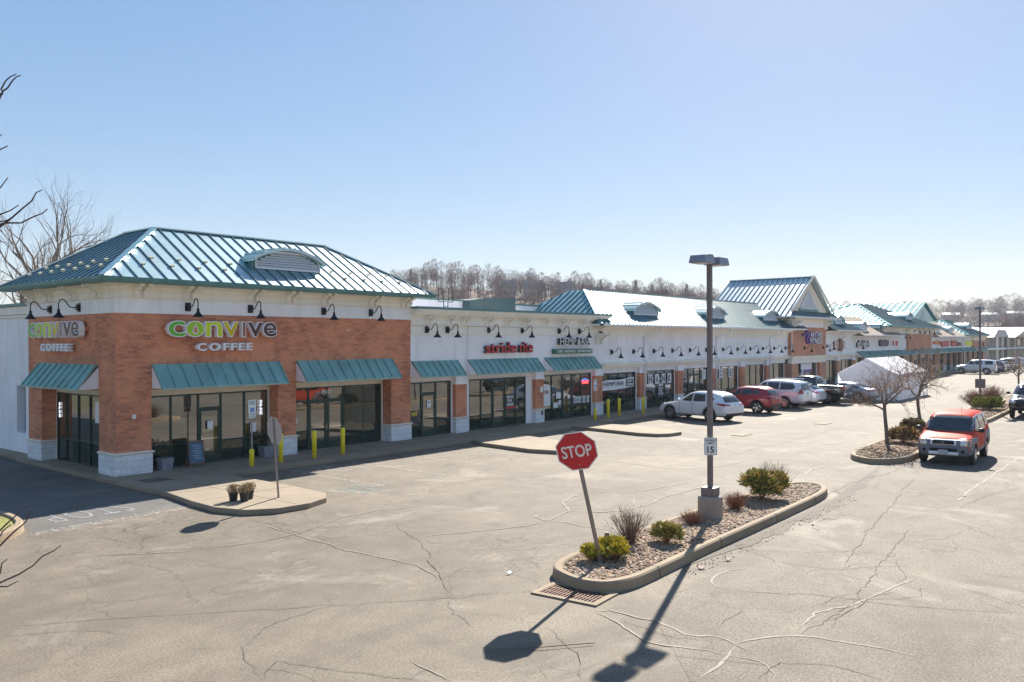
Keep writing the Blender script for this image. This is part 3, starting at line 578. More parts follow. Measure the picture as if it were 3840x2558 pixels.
def stonebase(parent, T, u0, u1, dep=-.5, sides=True, z=.80, back=True):
    m = MB(T); m.box(u0-.03, dep, .0, u1+.03, .03, z); m.build('stone_base', STONE, parent)
    b = MB(T); 
    pr = [(.03,0),(.075,.02),(.085,.045),(.075,.07),(.03,.09)]
    # rounded water table
    x0, x1 = u0, u1
    rings = [[(x0-d,.0+d,z+h),(x1+d,d,z+h),(x1+d,dep,z+h),(x0-d,dep,z+h)] for d, h in pr]
    for r in rings: b.add(r)
    for k in range(len(rings)-1):
        for j in range(4): a, c = 4*k+j, 4*k+(j+1)%4; b.f.append((a,c,c+4,a+4)); b.m.append(0)
    e = 4*(len(rings)-1); b.f.append((e,e+1,e+2,e+3)); b.m.append(0); b.f.append((3,2,1,0)); b.m.append(0)
    b.build('stone_band', TRIM, parent)
TS = frame_south(YF)
# ------------------------------------------------------------------ corner coffee shop
X0, X1, YB = 12.47, 25.53, 34.04
cs = thing('coffee_shop', 'orange brick corner shop under a teal hipped roof with one wide dormer', 'shop building', (19,30.5,0), absolute=True)
TW = frame_west(X0, YB)                                # u from 0 (back) to 7.08 (corner)
br = MB()
zp, zh = .89, 2.9
br.box(X0,YF,zp,13.66,28.15,zh); br.box(18.62,YF,zp,19.44,YF+.52,zh); br.box(24.38,YF,zp,X1,YF+.52,zh); br.box(X0,32.82,zp,X0+.55,YB,zh)
br.box(X0,YF,zh,X1,YF+.52,5.46); br.box(X0,YF+.52,zh,X0+.52,YB,5.46); br.box(25.1,YF+.52,.15,X1,YB,5.46)
br.build('brick_wall', BRICK, cs)
sm = MB()
for a, b in ((13.66,18.62),(19.44,24.38)): sm.box(a-.0, YF-.006, 3.78, b+.0, YF, 4.09)
sm.box(X0-.006, 28.15, 3.78, X0, 32.82, 4.09); sm.build('soldier_course', SOLD, cs)
stonebase(cs, TS, X0, 13.66, -1.19); stonebase(cs, TS, 18.62, 19.44, -.52); stonebase(cs, TS, 24.38, X1, -.52)
Tp = frame_west(X0, YB); stonebase(cs, Tp, 0, 1.22, -.55)
# recessed front walls and soffits
wm = MB(); wm.box(13.66,27.50,2.66,18.62,27.62,2.9); wm.box(18.50,27.50,.15,18.62,27.62,2.66); wm.box(19.44,27.50,2.66,24.38,27.62,2.9); wm.box(24.26,27.50,.15,24.38,27.62,2.66)
wm.box(13.66,YF+.03,2.86,18.62,27.5,2.9); wm.box(19.44,YF+.03,2.86,24.38,27.5,2.9); wm.box(12.98,28.15,2.66,13.1,32.82,2.9); wm.box(12.98,32.7,.15,13.1,32.82,2.66); wm.box(X0+.03,28.15,2.86,12.98,32.82,2.9)
wm.build('recess_trim', TRIM, cs)
storefront(cs, TS, 13.70, 18.50, .15, 2.66, [14.63,15.66,16.55,17.52], -.56, .88, (15.66,16.55))
storefront(cs, TS, 19.48, 24.26, .15, 2.66, [20.42,21.35,22.2,23.24], -.56, .88, (20.42,22.2))
storefront(cs, TW, 1.34, 5.85, .15, 2.66, [2.1,3.1,4.05,5.0], -.52, .95)
dkp = MB(TS); dkp.box(22.24,-.565,.2,24.22,-.53,2.6); dkp.build('dark_window_film', GLASSD, cs)
awning(cs, TS, 13.66, 18.62, sp=.5); awning(cs, TS, 19.44, 24.36, sp=.5); awning(cs, TW, 1.22, 5.88, 3.76, 2.97, .68, .5)
cm = MB(); sweep(cm, (X0,YF,X1,YB), CORN, 6.50); cm.build('cornice', CREAM, cs)
fz = MB(); sweep(fz, (X0,YF,X1,YB), [(.025,-1.04),(.032,-1.03),(.032,-.57)], 6.50); fz.build('frieze', WHITE, cs)
for u in (13.27, 15.0, 17.51, 19.16, 20.85, 23.33, 25.13):
    for k in (-.15, .15): bracket(cs, TS, u+k, 5.985)
for u in (.55, 2.15, 4.15, 6.05):
    for k in (-.15, .15): bracket(cs, TW, u+k, 5.985)
ex0, ex1, ey0, ey1, ez = 11.70, 26.35, 26.19, 34.85, 6.58; rx0, rx1, ry0, ry1, rz = 15.2, 22.95, 29.72, 32.0, 8.72
rm = MB(); F = [[(ex0,ey0,ez),(ex1,ey0,ez),(rx1,ry0,rz),(rx0,ry0,rz)], [(ex0,ey1,ez),(ex0,ey0,ez),(rx0,ry0,rz),(rx0,ry1,rz)], [(ex1,ey0,ez),(ex1,ey1,ez),(rx1,ry1,rz),(rx1,ry0,rz)], [(ex1,ey1,ez),(ex0,ey1,ez),(rx0,ry1,rz),(rx1,ry1,rz)]]
for p in F: rm.face(p); ribs(rm, p, .5)
rm.face([(rx0,ry0,rz),(rx1,ry0,rz),(rx1,ry1,rz),(rx0,ry1,rz)]); rm.face([(ex0,ey0,ez),(ex0,ey1,ez),(ex1,ey1,ez),(ex1,ey0,ez)])
for a, b in (((ex0,ey0,ez),(rx0,ry0,rz)),((ex1,ey0,ez),(rx1,ry0,rz)),((rx0,ry0,rz),(rx1,ry0,rz)),((rx0,ry0,rz),(rx0,ry1,rz)),((ex0,ey1,ez),(rx0,ry1,rz))): rm.beam(a, b, .2, .05)
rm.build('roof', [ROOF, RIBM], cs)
gm = MB(); sweep(gm, (X0,YF,X1,YB), [(.66,-.08),(.80,-.07),(.83,.0),(.84,.09),(.80,.09),(.77,.02),(.66,.02)], 6.50); gm.build('gutter', GREEN, cs)
sl_ = (rz-ez)/(ry0-ey0)
dormer(cs, TS, 19.35, 3.15, YF-27.35, ez+(27.35-ey0)*sl_-.02, .78, 2.0)
GU = plain('cream_snow_guard', (.72,.66,.42), .6, 0, 0)
def guard(x, y, west):
    if west: z = ez+(x-ex0)*(rz-ez)/(rx0-ex0)
    else: z = ez+(y-ey0)*sl_
    m = MB(); m.prism([(x-.05,y-.05,z),(x+.05,y-.05,z+.03),(x+.05,y+.05,z+.06),(x-.05,y+.05,z+.03)], (0,0,.07)); m.build('snow_guard', GU, cs)
for k in range(7):
    guard(12.35, 27.7+k*.98, True)
    if k < 6: guard(12.75, 28.2+k*.98, True)
for k in range(4): guard(13.4+k*1.0, 26.95, False); guard(13.9+k, 27.4, False)
for k in range(4): guard(21.9+k*1.0, 26.95, False); guard(21.5+k, 27.4, False)
# small wall fittings
m = MB(); m.box(13.0,YF-.06,1.98,13.1,YF,2.12); m.build('door_bell', WPT, cs); m = MB(); m.box(21.95,YF-.04,4.95,22.03,YF,5.0); m.build('sensor', WPT, cs)
m = MB(); m.lathe([(.06,0),(.07,.05),(.02,.1)], (12.72,YF-.25,6.33), 10); m.build('security_camera', WPT, cs)
# ------------------------------------------------------------------ low white wing behind the coffee shop
wg = thing('white_side_building', 'plain white stucco side building with recessed window behind the brick corner shop', 'building', (18,42,0), absolute=True)
m = MB(); m.box(12.9,35.25,.0,13.3,35.5,5.95); m.box(12.9,35.5,.0,13.3,36.4,.92); m.box(12.9,35.5,2.8,13.3,36.4,5.95); m.box(12.9,36.4,0,13.3,60,5.95); m.box(13.3,34.05,0,40,34.6,5.7); m.box(12.9,34.05,0,13.3,35.25,5.95)
for z in (.9, 2.86, 3.45, 4.6): m.box(12.885, 34.05, z, 12.899, 35.25, z+.02); m.box(12.885,36.45,z,12.899,60,z+.02)
m.build('wall', WHITE, wg); m = MB(); m.box(12.82,34.9,5.5,12.9,60,5.6); m.box(12.78,34.9,5.62,12.9,60,5.93); m.build('cornice', CREAM, wg); m = MB(); m.box(12.72,34.9,5.95,13.4,60,6.06); m.build('coping', GREEN, wg)
m = MB(); m.box(13.2,35.5,.92,13.3,35.56,2.8); m.box(13.2,36.34,.92,13.3,36.4,2.8); m.box(13.2,35.56,.92,13.3,36.34,.98); m.box(13.2,35.56,2.74,13.3,36.34,2.8); o = m.build('window', FRAME, wg); m = MB(); m.box(13.24,35.56,.98,13.26,36.34,2.74); m.build('pane', GLASS, o)
m = MB(); m.box(12.78,34.3,0,12.88,34.4,5.5); m.build('downspout', CREAM, wg)

# ------------------------------------------------------------------ low parapet shops (three bays)
mb_ = thing('parapet_shop_row', 'low white stucco shop row of three bays with bracketed cornice and flat teal capped parapet', 'shop building', (33,30,0), absolute=True)
YR = .22
def pier(parent, T, u0, u1, brick=BRICK, capz=(2.45,2.92), z=.80, dep=-.22, top=None):
    m = MB(T); m.box(u0, dep, z+.09, u1, 0, capz[0]); m.build('pier_brick', brick, parent)
    stonebase(parent, T, u0, u1, dep, z=z)
    m = MB(T); m.box(u0-.02, dep, capz[0], u1+.02, .02, capz[1] if top is None else top); m.box(u0-.05, dep, capz[0]+.0, u1+.05, .05, capz[0]+.07); m.box(u0-.035, dep, capz[0]+.34, u1+.035, .035, capz[0]+.38); m.build('pier_capital', WHITE, parent)
for a, b in ((28.46,29.22),(34.6,35.3),(40.26,41.02)): pier(mb_, TS, a, b)
m = MB(); m.box(X1,YF,2.92,41.02,YF+.35,5.9); m.box(X1,YF+YR,2.66,41.02,YF+.5,2.92)
for a, b in ((28.36,28.46),(29.22,29.62),(34.05,34.6),(40.16,40.26)): m.box(a, YF+YR, .15, b, YF+.5, 2.66)
m.box(29.25,YF-.05,3.62,34.62,YF,4.82); m.box(X1+.05,YF+.35,.2,40.9,34.1,5.2)
m.build('wall', WHITE, mb_)
m = MB(); m.box(X1,YF-.06,4.82,41.0,YF,4.9); m.box(29.2,YF-.1,4.82,34.67,YF-.06,4.9); m.box(X1,YF-.03,4.9,41,YF,5.2); m.box(29.25,YF-.08,4.9,34.62,YF-.03,5.2)
m.box(X1,YF-.10,5.22,41.05,YF,5.28); m.box(29.2,YF-.15,5.22,34.67,YF-.1,5.28)
m.box(X1,YF-.07,5.28,41.02,YF,5.7); m.box(X1,YF-.16,5.64,41.1,YF-.07,5.7); m.box(X1,YF-.3,5.7,41.25,YF,5.78); m.box(X1,YF-.38,5.78,41.33,YF,5.86); m.box(X1,YF-.46,5.86,41.4,YF,5.95)
m.build('cornice', CREAM, mb_)
m = MB(); m.box(X1,YF-.5,5.95,41.44,YF+.35,6.06); m.build('coping', GREEN, mb_)
for u in (26.6,27.95,28.98,30.7,32.17,33.65,35.28,36.8,38.8):
    for k in (-.16,.16): bracket(mb_, TS, u+k, 5.29, .14, .82)
storefront(mb_, TS, 25.56, 28.36, .15, 2.62, [26.44,27.38], -.28, .82, (26.44,27.38))
storefront(mb_, TS, 29.66, 34.05, .15, 2.62, [30.54,31.4,32.38,33.24], -.28, .8, (31.4,32.38))
storefront(mb_, TS, 35.33, 40.16, .15, 2.62, [36.36,37.36,38.28,39.2], -.28, .75, (37.36,38.28))
awning(mb_, TS, 25.56, 28.5, 3.61, 2.93, .66); awning(mb_, TS, 29.26, 34.62, 3.62, 2.93, .66); awning(mb_, TS, 35.36, 39.98, 3.6, 2.93, .66)
m = MB(); m.box(34.98,YF-.03,1.75,35.2,YF,2.05); m.build('notice_plate', PAPER, mb_); m = MB(); m.box(35.05,YF-.08,.55,35.15,YF-.03,.75); m.build('outlet_box', plain('outlet_brown', (.14,.05,.05), .6, 0, 0), mb_)
# roof-top plant
rt = thing('rooftop_plant_screen', 'dark green plant screens and white parapets standing on the flat roof behind the parapet shops', 'rooftop screen', (35,32,5.2), absolute=True)
m = MB(); m.prism([(35.0,32,5.2),(39.1,32,5.2),(39.1,32,7.15),(36.2,32,7.0),(35.0,32,6.85)], (0,2.2,0)); m.build('screen', plain('dark_green_panel', (.08,.13,.13), .6, .1, .1), rt)
m = MB(); m.box(26.5,32.6,5.2,35.0,32.8,6.8); m.box(39.1,32.3,5.2,44,32.5,6.7); m.build('white_panel', WHITE, rt); m = MB(); m.box(26.5,32.5,6.8,35.0,32.85,6.88); m.box(39.1,32.2,6.7,44,32.55,6.78); m.build('coping', GREEN, rt)
m = MB(); m.box(39.15,33,6.4,40.3,34,7.1); m.box(39.1,32.95,7.1,40.35,34.05,7.16); m.build('vent_box', plain('grey_box', (.3,.31,.33), .5, .2, .1), rt)
ld = thing('roof_ladder', 'black steel roof ladder with two curved hand loops rising over the parapet', 'ladder', (31.35,30.4,5.2))
m = MB()
for s in (-1, 1):
    m.tube([(s*.16,0,-.2),(s*.16,0,1.35),(s*.2,0,1.5),(s*.2,0,2.0),(s*.24,0,2.08),(s*.5,0,2.08),(s*.56,0,2.02),(s*.56,0,1.45),(s*.5,0,1.38),(s*.22,0,1.36)], .022, 6)
m.build('rail', BLACK, ld)
for k in range(6): m = MB(); m.tube([(-.16,0,.1+k*.26),(.16,0,.1+k*.26)], .016, 6); m.build('rung', BLACK, ld)
# ------------------------------------------------------------------ long row under hipped roof
lr = thing('long_shop_row', 'long white stucco shop row under a teal hipped roof with three small dormers', 'shop building', (55,30,0), absolute=True)
PL = [(45.26,46.02),(50.25,51.02),(55.17,55.93),(60.3,61.07),(65.26,66.02)]
for a, b in PL: pier(lr, TS, a, b)
m = MB(); m.box(41.02,YF,3.1,69.9,YF+.5,5.05); m.box(41.02,YF+YR,2.55,69.9,YF+.5,3.1)
for z in (3.95, 4.6): m.box(41.02,YF-.008,z,69.9,YF-.001,z+.02)
for a, b in zip([41.02]+[p[1] for p in PL], [p[0] for p in PL]+[69.6]): m.box(b-.12, YF+YR, .15, b, YF+.5, 2.55)
m.box(41.3,YF+.5,.15,80,34.2,5.3); m.build('wall', WHITE, lr)
m = MB(); m.box(41.02,YF-.02,2.55+.3,69.9,YF+YR,2.92); m.box(41.02,YF-.06,2.92,69.9,YF+.0,3.0); m.box(40.95,YF-.18,3.0,69.9,YF,3.06); m.box(40.9,YF-.24,3.06,69.9,YF,3.12)
m.prism([(40.9,YF-.24,3.12),(40.9,YF,3.2),(40.9,YF,3.12)], (29,0,0)); m.build('ledge', CREAM, lr)
m = MB()
for d, z0, z1 in ((.05,4.72,4.8),(.03,4.8,5.05),(.10,5.05,5.12),(.18,5.12,5.2),(.38,5.2,5.28),(.60,5.28,5.36)): m.box(40.6+.0, YF-d, z0, 70, YF+.3, z1)
m.prism([(40.2,YF-.7,5.36),(40.2,YF+.4,5.36),(40.2,YF+.4,5.3),(40.2,YF-.5,5.3)], (30,0,0)); m.build('cornice', CREAM, lr)
e2x, e2y, e2z = 39.75, 26.18, 5.46; r2 = (43.6, 30.0, 7.75)
rm = MB(); F = [[(e2x,e2y,e2z),(72.5,e2y,e2z),(74.5,r2[1],r2[2]),r2], [(e2x,34.6,e2z),(e2x,e2y,e2z),r2,(43.6,31.2,r2[2])], [(76,34.6,e2z),(e2x,34.6,e2z),(43.6,31.2,r2[2]),(76,31.2,r2[2])], [r2,(74.5,30,r2[2]),(76,31.2,r2[2]),(43.6,31.2,r2[2])]]
for p in F[:3]: rm.face(p); ribs(rm, p, .43, .05, .045)
rm.face(F[3]); rm.face([(e2x,e2y,e2z-.01),(e2x,34.6,e2z-.01),(72,34.6,e2z-.01),(72,e2y,e2z-.01)])
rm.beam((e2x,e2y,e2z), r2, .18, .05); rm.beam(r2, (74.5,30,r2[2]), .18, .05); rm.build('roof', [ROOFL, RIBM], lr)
m = MB(); m.box(39.65,26.05,5.36,72,26.18,5.47); m.box(39.65,26.05,5.36,39.78,34.6,5.47); m.build('gutter', WPT, lr)
s2l = (r2[2]-e2z)/(r2[1]-e2y)
for uc in (46.6, 56.6, 66.9): dormer(lr, TS, uc, 3.2, YF-27.3, e2z+(27.3-e2y)*s2l-.02, .78, 2.0)
for k in (-.2, .25): bracket(lr, TS, 40.55+k, 4.35, .16, 1.35)
def downspout(parent, x, top=5.36, fr=.75):
    m = MB(); pts = [(x+.9,YF-fr,top),(x+.9,YF-fr,top-.35),(x,YF-.08,top-.62),(x,YF-.08,3.25),(x,YF-.3,3.12),(x,YF-.3,2.95),(x,YF-.07,2.8),(x,YF-.07,.2)]
    m.tube(pts, .055, 8); m.build('downspout', WPT, parent, smooth=True)
for x in (45.75, 56.0, 65.8): downspout(lr, x)
WM = {0: ([42.1,43.15,44.2], None), 1: ([47.8,48.9], None), 2: ([52.2,53.1,54.0], (52.2,54.0)), 3: ([57.5,58.7], None), 4: ([62.6,63.8], None), 5: ([67.4,68.6], None)}
st_ = [41.02]+[p[1] for p in PL]; en_ = [p[0]-.12 for p in PL]+[69.5]
for i, (a, b) in enumerate(zip(st_, en_)):
    mu, dr = WM[i]; storefront(lr, TS, a+.03, b, .15, 2.55, mu, -.27, .85, dr, GLASSD if i in (0,) else GLASS)
# ------------------------------------------------------------------ gabled brick shop
gb = thing('gabled_brick_shop', 'brick shop with a tall steep teal gable roof and triangular white louvre', 'shop building', (74,30,0), absolute=True)
GY = 26.66; TG = frame_south(GY)
m = MB(); m.box(69.95,GY,3.1,78.5,YF+.4,5.62); m.box(69.95,YF+.4,3.3,70.4,34,5.62); m.box(69.95,GY,.9,71.5,YF+.6,2.45); m.box(76.9,GY,.9,78.5,YF+.6,2.45); m.build('brick_wall', BRICKF, gb)
for a, b in ((69.95,71.5),(76.9,78.5)): stonebase(gb, TG, a, b, -.8)
m = MB(); m.box(71.5,GY+.35,2.5,76.9,GY+.6,3.1); m.box(69.95,GY,2.45,78.5,GY+.35,3.1); m.box(71.5,GY+.3,.15,71.6,GY+.5,2.5); m.box(76.8,GY+.3,.15,76.9,GY+.5,2.5)
m.box(69.9,GY-.03,5.62,78.55,YF+.4,6.1); m.build('white_wall', WHITE, gb)
m = MB(); 
for d, z0, z1 in ((.03,2.5,2.9),(.12,2.9,3.0),(.22,3.0,3.1),(.05,6.1,6.2),(.2,6.2,6.3),(.45,6.3,6.42)): m.box(69.95-d, GY-d, z0, 78.5+d, GY+.3, z1)
m.box(69.5,GY,6.2,70,34,6.42); m.build('cornice', CREAM, gb)
for u in (70.2, 70.5, 78.0, 78.3): bracket(gb, TG, u, 5.5, .16, 1.5)
storefront(gb, TG, 71.62, 76.78, .15, 2.5, [72.9,74.2,75.5], -.4, .8)
gx0, gx1, gyf, gyb, gz = 68.2, 80.1, 25.85, 34.2, 6.5; px, pz = 74.15, 10.15
rm = MB()
fl = [(gx0,gyf,gz),(gx0,gyb,gz),(px,gyb,pz),(px,gyf+.35,pz),(gx0+.9,gyf+.55,gz+.55)]
fr_ = [(gx1,gyb,gz),(gx1,gyf,gz),(gx1-.9,gyf+.55,gz+.55),(px,gyf+.35,pz),(px,gyb,pz)]
sk = [(gx0,gyf,gz),(gx1,gyf,gz),(gx1-.9,gyf+.95,gz+.55),(gx0+.9,gyf+.95,gz+.55)]
for p in (fl, fr_, sk): rm.face(p); ribs(rm, p, .47)
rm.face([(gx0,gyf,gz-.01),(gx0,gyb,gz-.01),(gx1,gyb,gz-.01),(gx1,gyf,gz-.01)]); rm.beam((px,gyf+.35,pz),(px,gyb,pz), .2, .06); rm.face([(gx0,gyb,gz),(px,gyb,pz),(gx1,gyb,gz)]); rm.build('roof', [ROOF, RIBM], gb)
m = MB(); m.prism([(gx0+.9,gyf+.9,gz+.5),(gx1-.9,gyf+.9,gz+.5),(px,gyf+.9,pz-.12)], (0,.1,0)); m.build('gable_wall', TRIM, gb)
m = MB(); m.beam((gx0+.75,gyf+.35,gz+.38),(px,gyf+.35,pz-.06), .06, .22, (0,0,1)); m.beam((gx1-.75,gyf+.35,gz+.38),(px,gyf+.35,pz-.06), .06, .22, (0,0,1)); m.build('bargeboard', TRIM, gb)
m = MB(); zb, zt, hw = 7.3, 9.0, 2.0
for k in range(14): z = zb+(zt-zb)*k/14; ww = hw*(1-(z-zb)/(zt-zb)); m.prism([(px-ww,gyf+.83,z),(px-ww,gyf+.88,z+.1),(px-ww,gyf+.895,z+.1),(px-ww,gyf+.845,z)], (2*ww,0,0))
for a, b in (((px-hw,zb),(px+hw,zb)),((px-hw,zb),(px,zt)),((px+hw,zb),(px,zt))): m.beam((a[0],gyf+.86,a[1]),(b[0],gyf+.86,b[1]), .08, .05, (0,-1,0))
m.build('louvre', LOUV, gb); m = MB(); m.box(px-2.3,gyf+.8,7.05,px+2.3,gyf+.9,7.28); m.build('louvre_sill', GREEN, gb)
m = MB(); m.box(gx0-.1,gyf-.12,6.4,gx1+.1,gyf,6.52); m.box(gx0-.12,gyf-.12,6.4,gx0,gyb,6.52); m.build('gutter', WPT, gb); 
m = MB(); m.tube([(69.4,GY-.5,6.4),(69.4,GY-.4,6.1),(69.85,GY-.06,5.9),(69.85,GY-.06,3.2)], .055, 8); m.build('downspout', WPT, gb, smooth=True)
# ------------------------------------------------------------------ white shop with round sign
ws = thing('white_shop', 'white stucco shop with teal hipped roof end and single dormer right of the brick gable', 'shop building', (83,30,0), absolute=True)
m = MB(); m.box(78.5,YF,3.1,88.2,YF+.5,5.1); m.box(78.5,YF+YR,2.55,88.2,YF+.5,3.1); m.box(78.6,YF+.5,.15,88.2,34.2,5.3); m.build('wall', WHITE, ws)
for a, b in ((82.6,83.4),(87.4,88.2)): pier(ws, TS, a, b, BRICKF)
storefront(ws, TS, 78.6, 82.55, .15, 2.55, [79.9,81.2], -.27, .85); storefront(ws, TS, 83.45, 87.35, .15, 2.55, [84.7,86.0], -.27, .85)
m = MB(); 
for d, z0, z1 in ((.02,2.85,2.92),(.06,2.92,3.0),(.2,3.0,3.12),(.05,4.72,4.8),(.12,5.05,5.15),(.38,5.15,5.28),(.6,5.28,5.36)): m.box(78.5, YF-d, z0, 88.2+d*.5, YF+.3, z1)
m.build('cornice', CREAM, ws)
rm = MB(); F = [[(79.5,26.18,5.42),(89.0,26.18,5.42),(85.2,30,7.7),(79.5,30,7.7)], [(89.0,26.18,5.42),(89.0,34,5.42),(85.2,30.3,7.7),(85.2,30,7.7)]]
for p in F: rm.face(p); ribs(rm, p, .43, .05, .045)
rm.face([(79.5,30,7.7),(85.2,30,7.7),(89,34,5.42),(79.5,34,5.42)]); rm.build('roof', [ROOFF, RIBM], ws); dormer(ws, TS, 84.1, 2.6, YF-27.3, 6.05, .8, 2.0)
m = MB(); m.box(80,26.05,5.34,89.1,26.18,5.45); m.build('gutter', WPT, ws); m = MB(); m.tube([(82.6,26.1,5.34),(82.6,26.1,4.9),(83.8,YF-.08,4.6),(83.8,YF-.08,3.2)], .055, 8); m.build('downspout', WPT, ws); bracket(ws, TS, 87.5, 4.3, .16, 1.4); bracket(ws, TS, 87.9, 4.3, .16, 1.4)
# ------------------------------------------------------------------ shingled rows and towers further along
def shingled(name, label, x0, x1, aw, nd, ez_=5.0):
    b = thing(name, label, 'shop building', ((x0+x1)/2,30,0), absolute=True)
    m = MB(); m.box(x0,YF,2.9,x1,YF+.5,ez_-.1); m.box(x0,YF+.5,.15,x1,34,ez_); n = len(aw)-1
    m.build('wall', WHITE, b)
    for i in range(n):
        a, c = aw[i], aw[i+1]; awning(b, TS, a+.25, c-.35, 3.3, 2.72, .7, .55)
        pm = MB(); pm.box(c-.6,YF,.8,c,YF+.5,2.9); pm.build('pier_brick', BRICKF, b); stonebase(b, TS, c-.6, c, -.4)
        storefront(b, TS, a+.02, c-.64, .15, 2.9, [a+.9, a+1.9, a+2.8], -.3, .8)
    rm = MB(); sl = .52; F = [(x0,26.2,ez_),(x1,26.2,ez_),(x1,30.5,ez_+2.15),(x0,30.5,ez_+2.15)]; rm.face(F); rm.face([(x0,30.5,ez_+2.15),(x1,30.5,ez_+2.15),(x1,34.5,ez_),(x0,34.5,ez_)])
    rm.face([(x0,26.2,ez_-.01),(x0,34.5,ez_-.01),(x1,34.5,ez_-.01),(x1,26.2,ez_-.01)]); rm.face([(x0,26.2,ez_),(x0,30.5,ez_+2.15),(x0,34.5,ez_)]); rm.face([(x1,26.2,ez_),(x1,34.5,ez_),(x1,30.5,ez_+2.15)])
    for k in range(22): y = 26.3+k*.19; rm.beam((x0,y,ez_+(y-26.2)*.5),(x1,y,ez_+(y-26.2)*.5), .02, .012, (0,-.45,.9))
    rm.build('roof', TAN, b)
    m = MB(); m.box(x0,26.08,ez_-.12,x1,26.2,ez_); m.box(x0,YF-.3,ez_-.2,x1,YF,ez_-.1); m.build('gutter', WPT, b)
    for k in range(nd): dormer(b, TS, x0+(x1-x0)*(k+.55)/(nd+.35), 2.6, YF-27.3, ez_+.52, .85, 2.2)
    return b
sh1 = shingled('shingle_roof_shops', 'white shops with tan shingle roof, two dormers and four teal awnings before the far tower', 88.2, 104.0, [88.2,91.8,95.7,99.6,104.0], 2)
sh2 = shingled('shingle_roof_shops', 'far white shops with tan shingle roof, red lettering and small teal awnings', 120.5, 139.0, [120.5,124.5,128.5,132.5,136.0,139.0], 2, 4.95)
def tower(name, label, x0, x1, bx0, bx1, ez_, pk, ridge, yb=36.0, wallz=None, proj=.3, dorm=True):
    b = thing(name, label, 'shop building', ((x0+x1)/2,30,0), absolute=True); Y0 = YF-proj; T = frame_south(Y0)
    m = MB(); m.box(x0+.8,YF,.15,x1-.8,yb-1,ez_-.1); m.box(x0+.8,YF-.05,2.9,x1-.8,YF,ez_-.1); m.build('wall', WHITE, b)
    m = MB(); m.box(bx0,Y0,3.2,bx1,YF-.05,ez_-.85); m.build('brick_panel', BRICKF, b)
    m = MB(); 
    for d, z0, z1 in ((.02,ez_-.85,ez_-.4),(.1,ez_-.4,ez_-.3),(.3,ez_-.3,ez_-.15),(.5,ez_-.15,ez_-.05)): m.box(bx0-.3-d, Y0-d, z0, bx1+.3+d, YF, z1)
    for d, z0, z1 in ((.1,ez_-.6,ez_-.5),(.25,ez_-.3,ez_-.2),(.5,ez_-.2,ez_-.08)): m.box(x0+.3, YF-d, z0, x1-.3, YF, z1)
    m.build('cornice', CREAM, b)
    n = int((x1-x0)/4.2); 
    for k in range(n):
        a = x0+1+(x1-x0-2)*k/n; c = a+(x1-x0-2)/n; awning(b, T if bx0-1 < a < bx1 else TS, a+.3, c-.5, 3.3, 2.7, .7, .55)
        pm = MB(); pm.box(c-.7,YF-proj*.9,.8,c-.1,YF-.052,2.9); pm.build('pier_brick', BRICKF, b); stonebase(b, TS, c-.7, c-.1, .06)
        storefront(b, frame_south(YF-.42), a+.02, c-.75, .15, 2.75, [a+1.2,a+2.2], -.3, .8)
    k = ridge; rm = MB(); yr = 26+(yb-26)/2
    P = [(x0,Y0-.7,ez_),(x1,Y0-.7,ez_),(x1,yb,ez_),(x0,yb,ez_)]; r0, r1 = (k[0],yr,pk), (k[1],yr,pk)
    for p in ([P[0],P[1],r1,r0],[P[3],P[0],r0],[P[1],P[2],r1],[P[2],P[3],r0,r1]): rm.face(p); ribs(rm, p, .6, .05)
    rm.face([(q[0],q[1],ez_-.01) for q in P][::-1])
    for a, c in ((P[0],r0),(P[1],r1),(r0,r1),(P[3],r0)): rm.beam(a, c, .25, .06)
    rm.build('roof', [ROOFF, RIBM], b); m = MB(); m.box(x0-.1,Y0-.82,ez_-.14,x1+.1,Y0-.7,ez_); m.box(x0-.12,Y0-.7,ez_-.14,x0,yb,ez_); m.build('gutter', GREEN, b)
    for u in [bx0+.2+i_*(bx1-bx0-.4)/4 for i_ in range(5)]: bracket(b, T, u-.2, ez_-.62, .16, 1.1); bracket(b, T, u+.2, ez_-.62, .16, 1.1)
    if dorm: dormer(b, T, (k[0]+k[1])/2+1.5, 3.0, -1.3, ez_+1.0, .85, 2.6)
    return b
tw1 = tower('hipped_tower_shop', 'far shop tower with large teal hipped roof and blank brick front panel', 97.5, 122.8, 107.5, 119.0, 6.05, 9.05, (108.5,114.2), 40)
tw2 = tower('end_shop', 'small far end shop with teal hipped roof and brick corner', 138.5, 155.5, 145.5, 154.5, 5.2, 7.6, (144.5,149.5), 36)
bg = thing('big_gable_roof_hall', 'large teal gable roof rising behind the far end shops', 'building', (142,40,0), absolute=True)
m = MB(); m.box(134,34.5,0,156,52,6.2); m.build('wall', TRIM, bg)
rm = MB(); F = [[(134.5,34,6.0),(134.5,54,6.0),(148,54,10.6),(148,34,10.6)], [(161,54,6.0),(161,34,6.0),(148,34,10.6),(148,54,10.6)]]
for p in F: rm.face(p); ribs(rm, p, 1.0, .09, .09)
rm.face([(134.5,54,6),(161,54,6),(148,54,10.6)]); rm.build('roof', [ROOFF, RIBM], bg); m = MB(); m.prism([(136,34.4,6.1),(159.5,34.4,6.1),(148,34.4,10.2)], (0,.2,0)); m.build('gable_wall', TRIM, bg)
m = MB(); 
for k in range(12): z = 7+k*.2; ww = 3.2*(1-k/12); m.box(148-ww,34.2,z,148+ww,34.38,z+.1)
m.build('louvre', LOUV, bg)
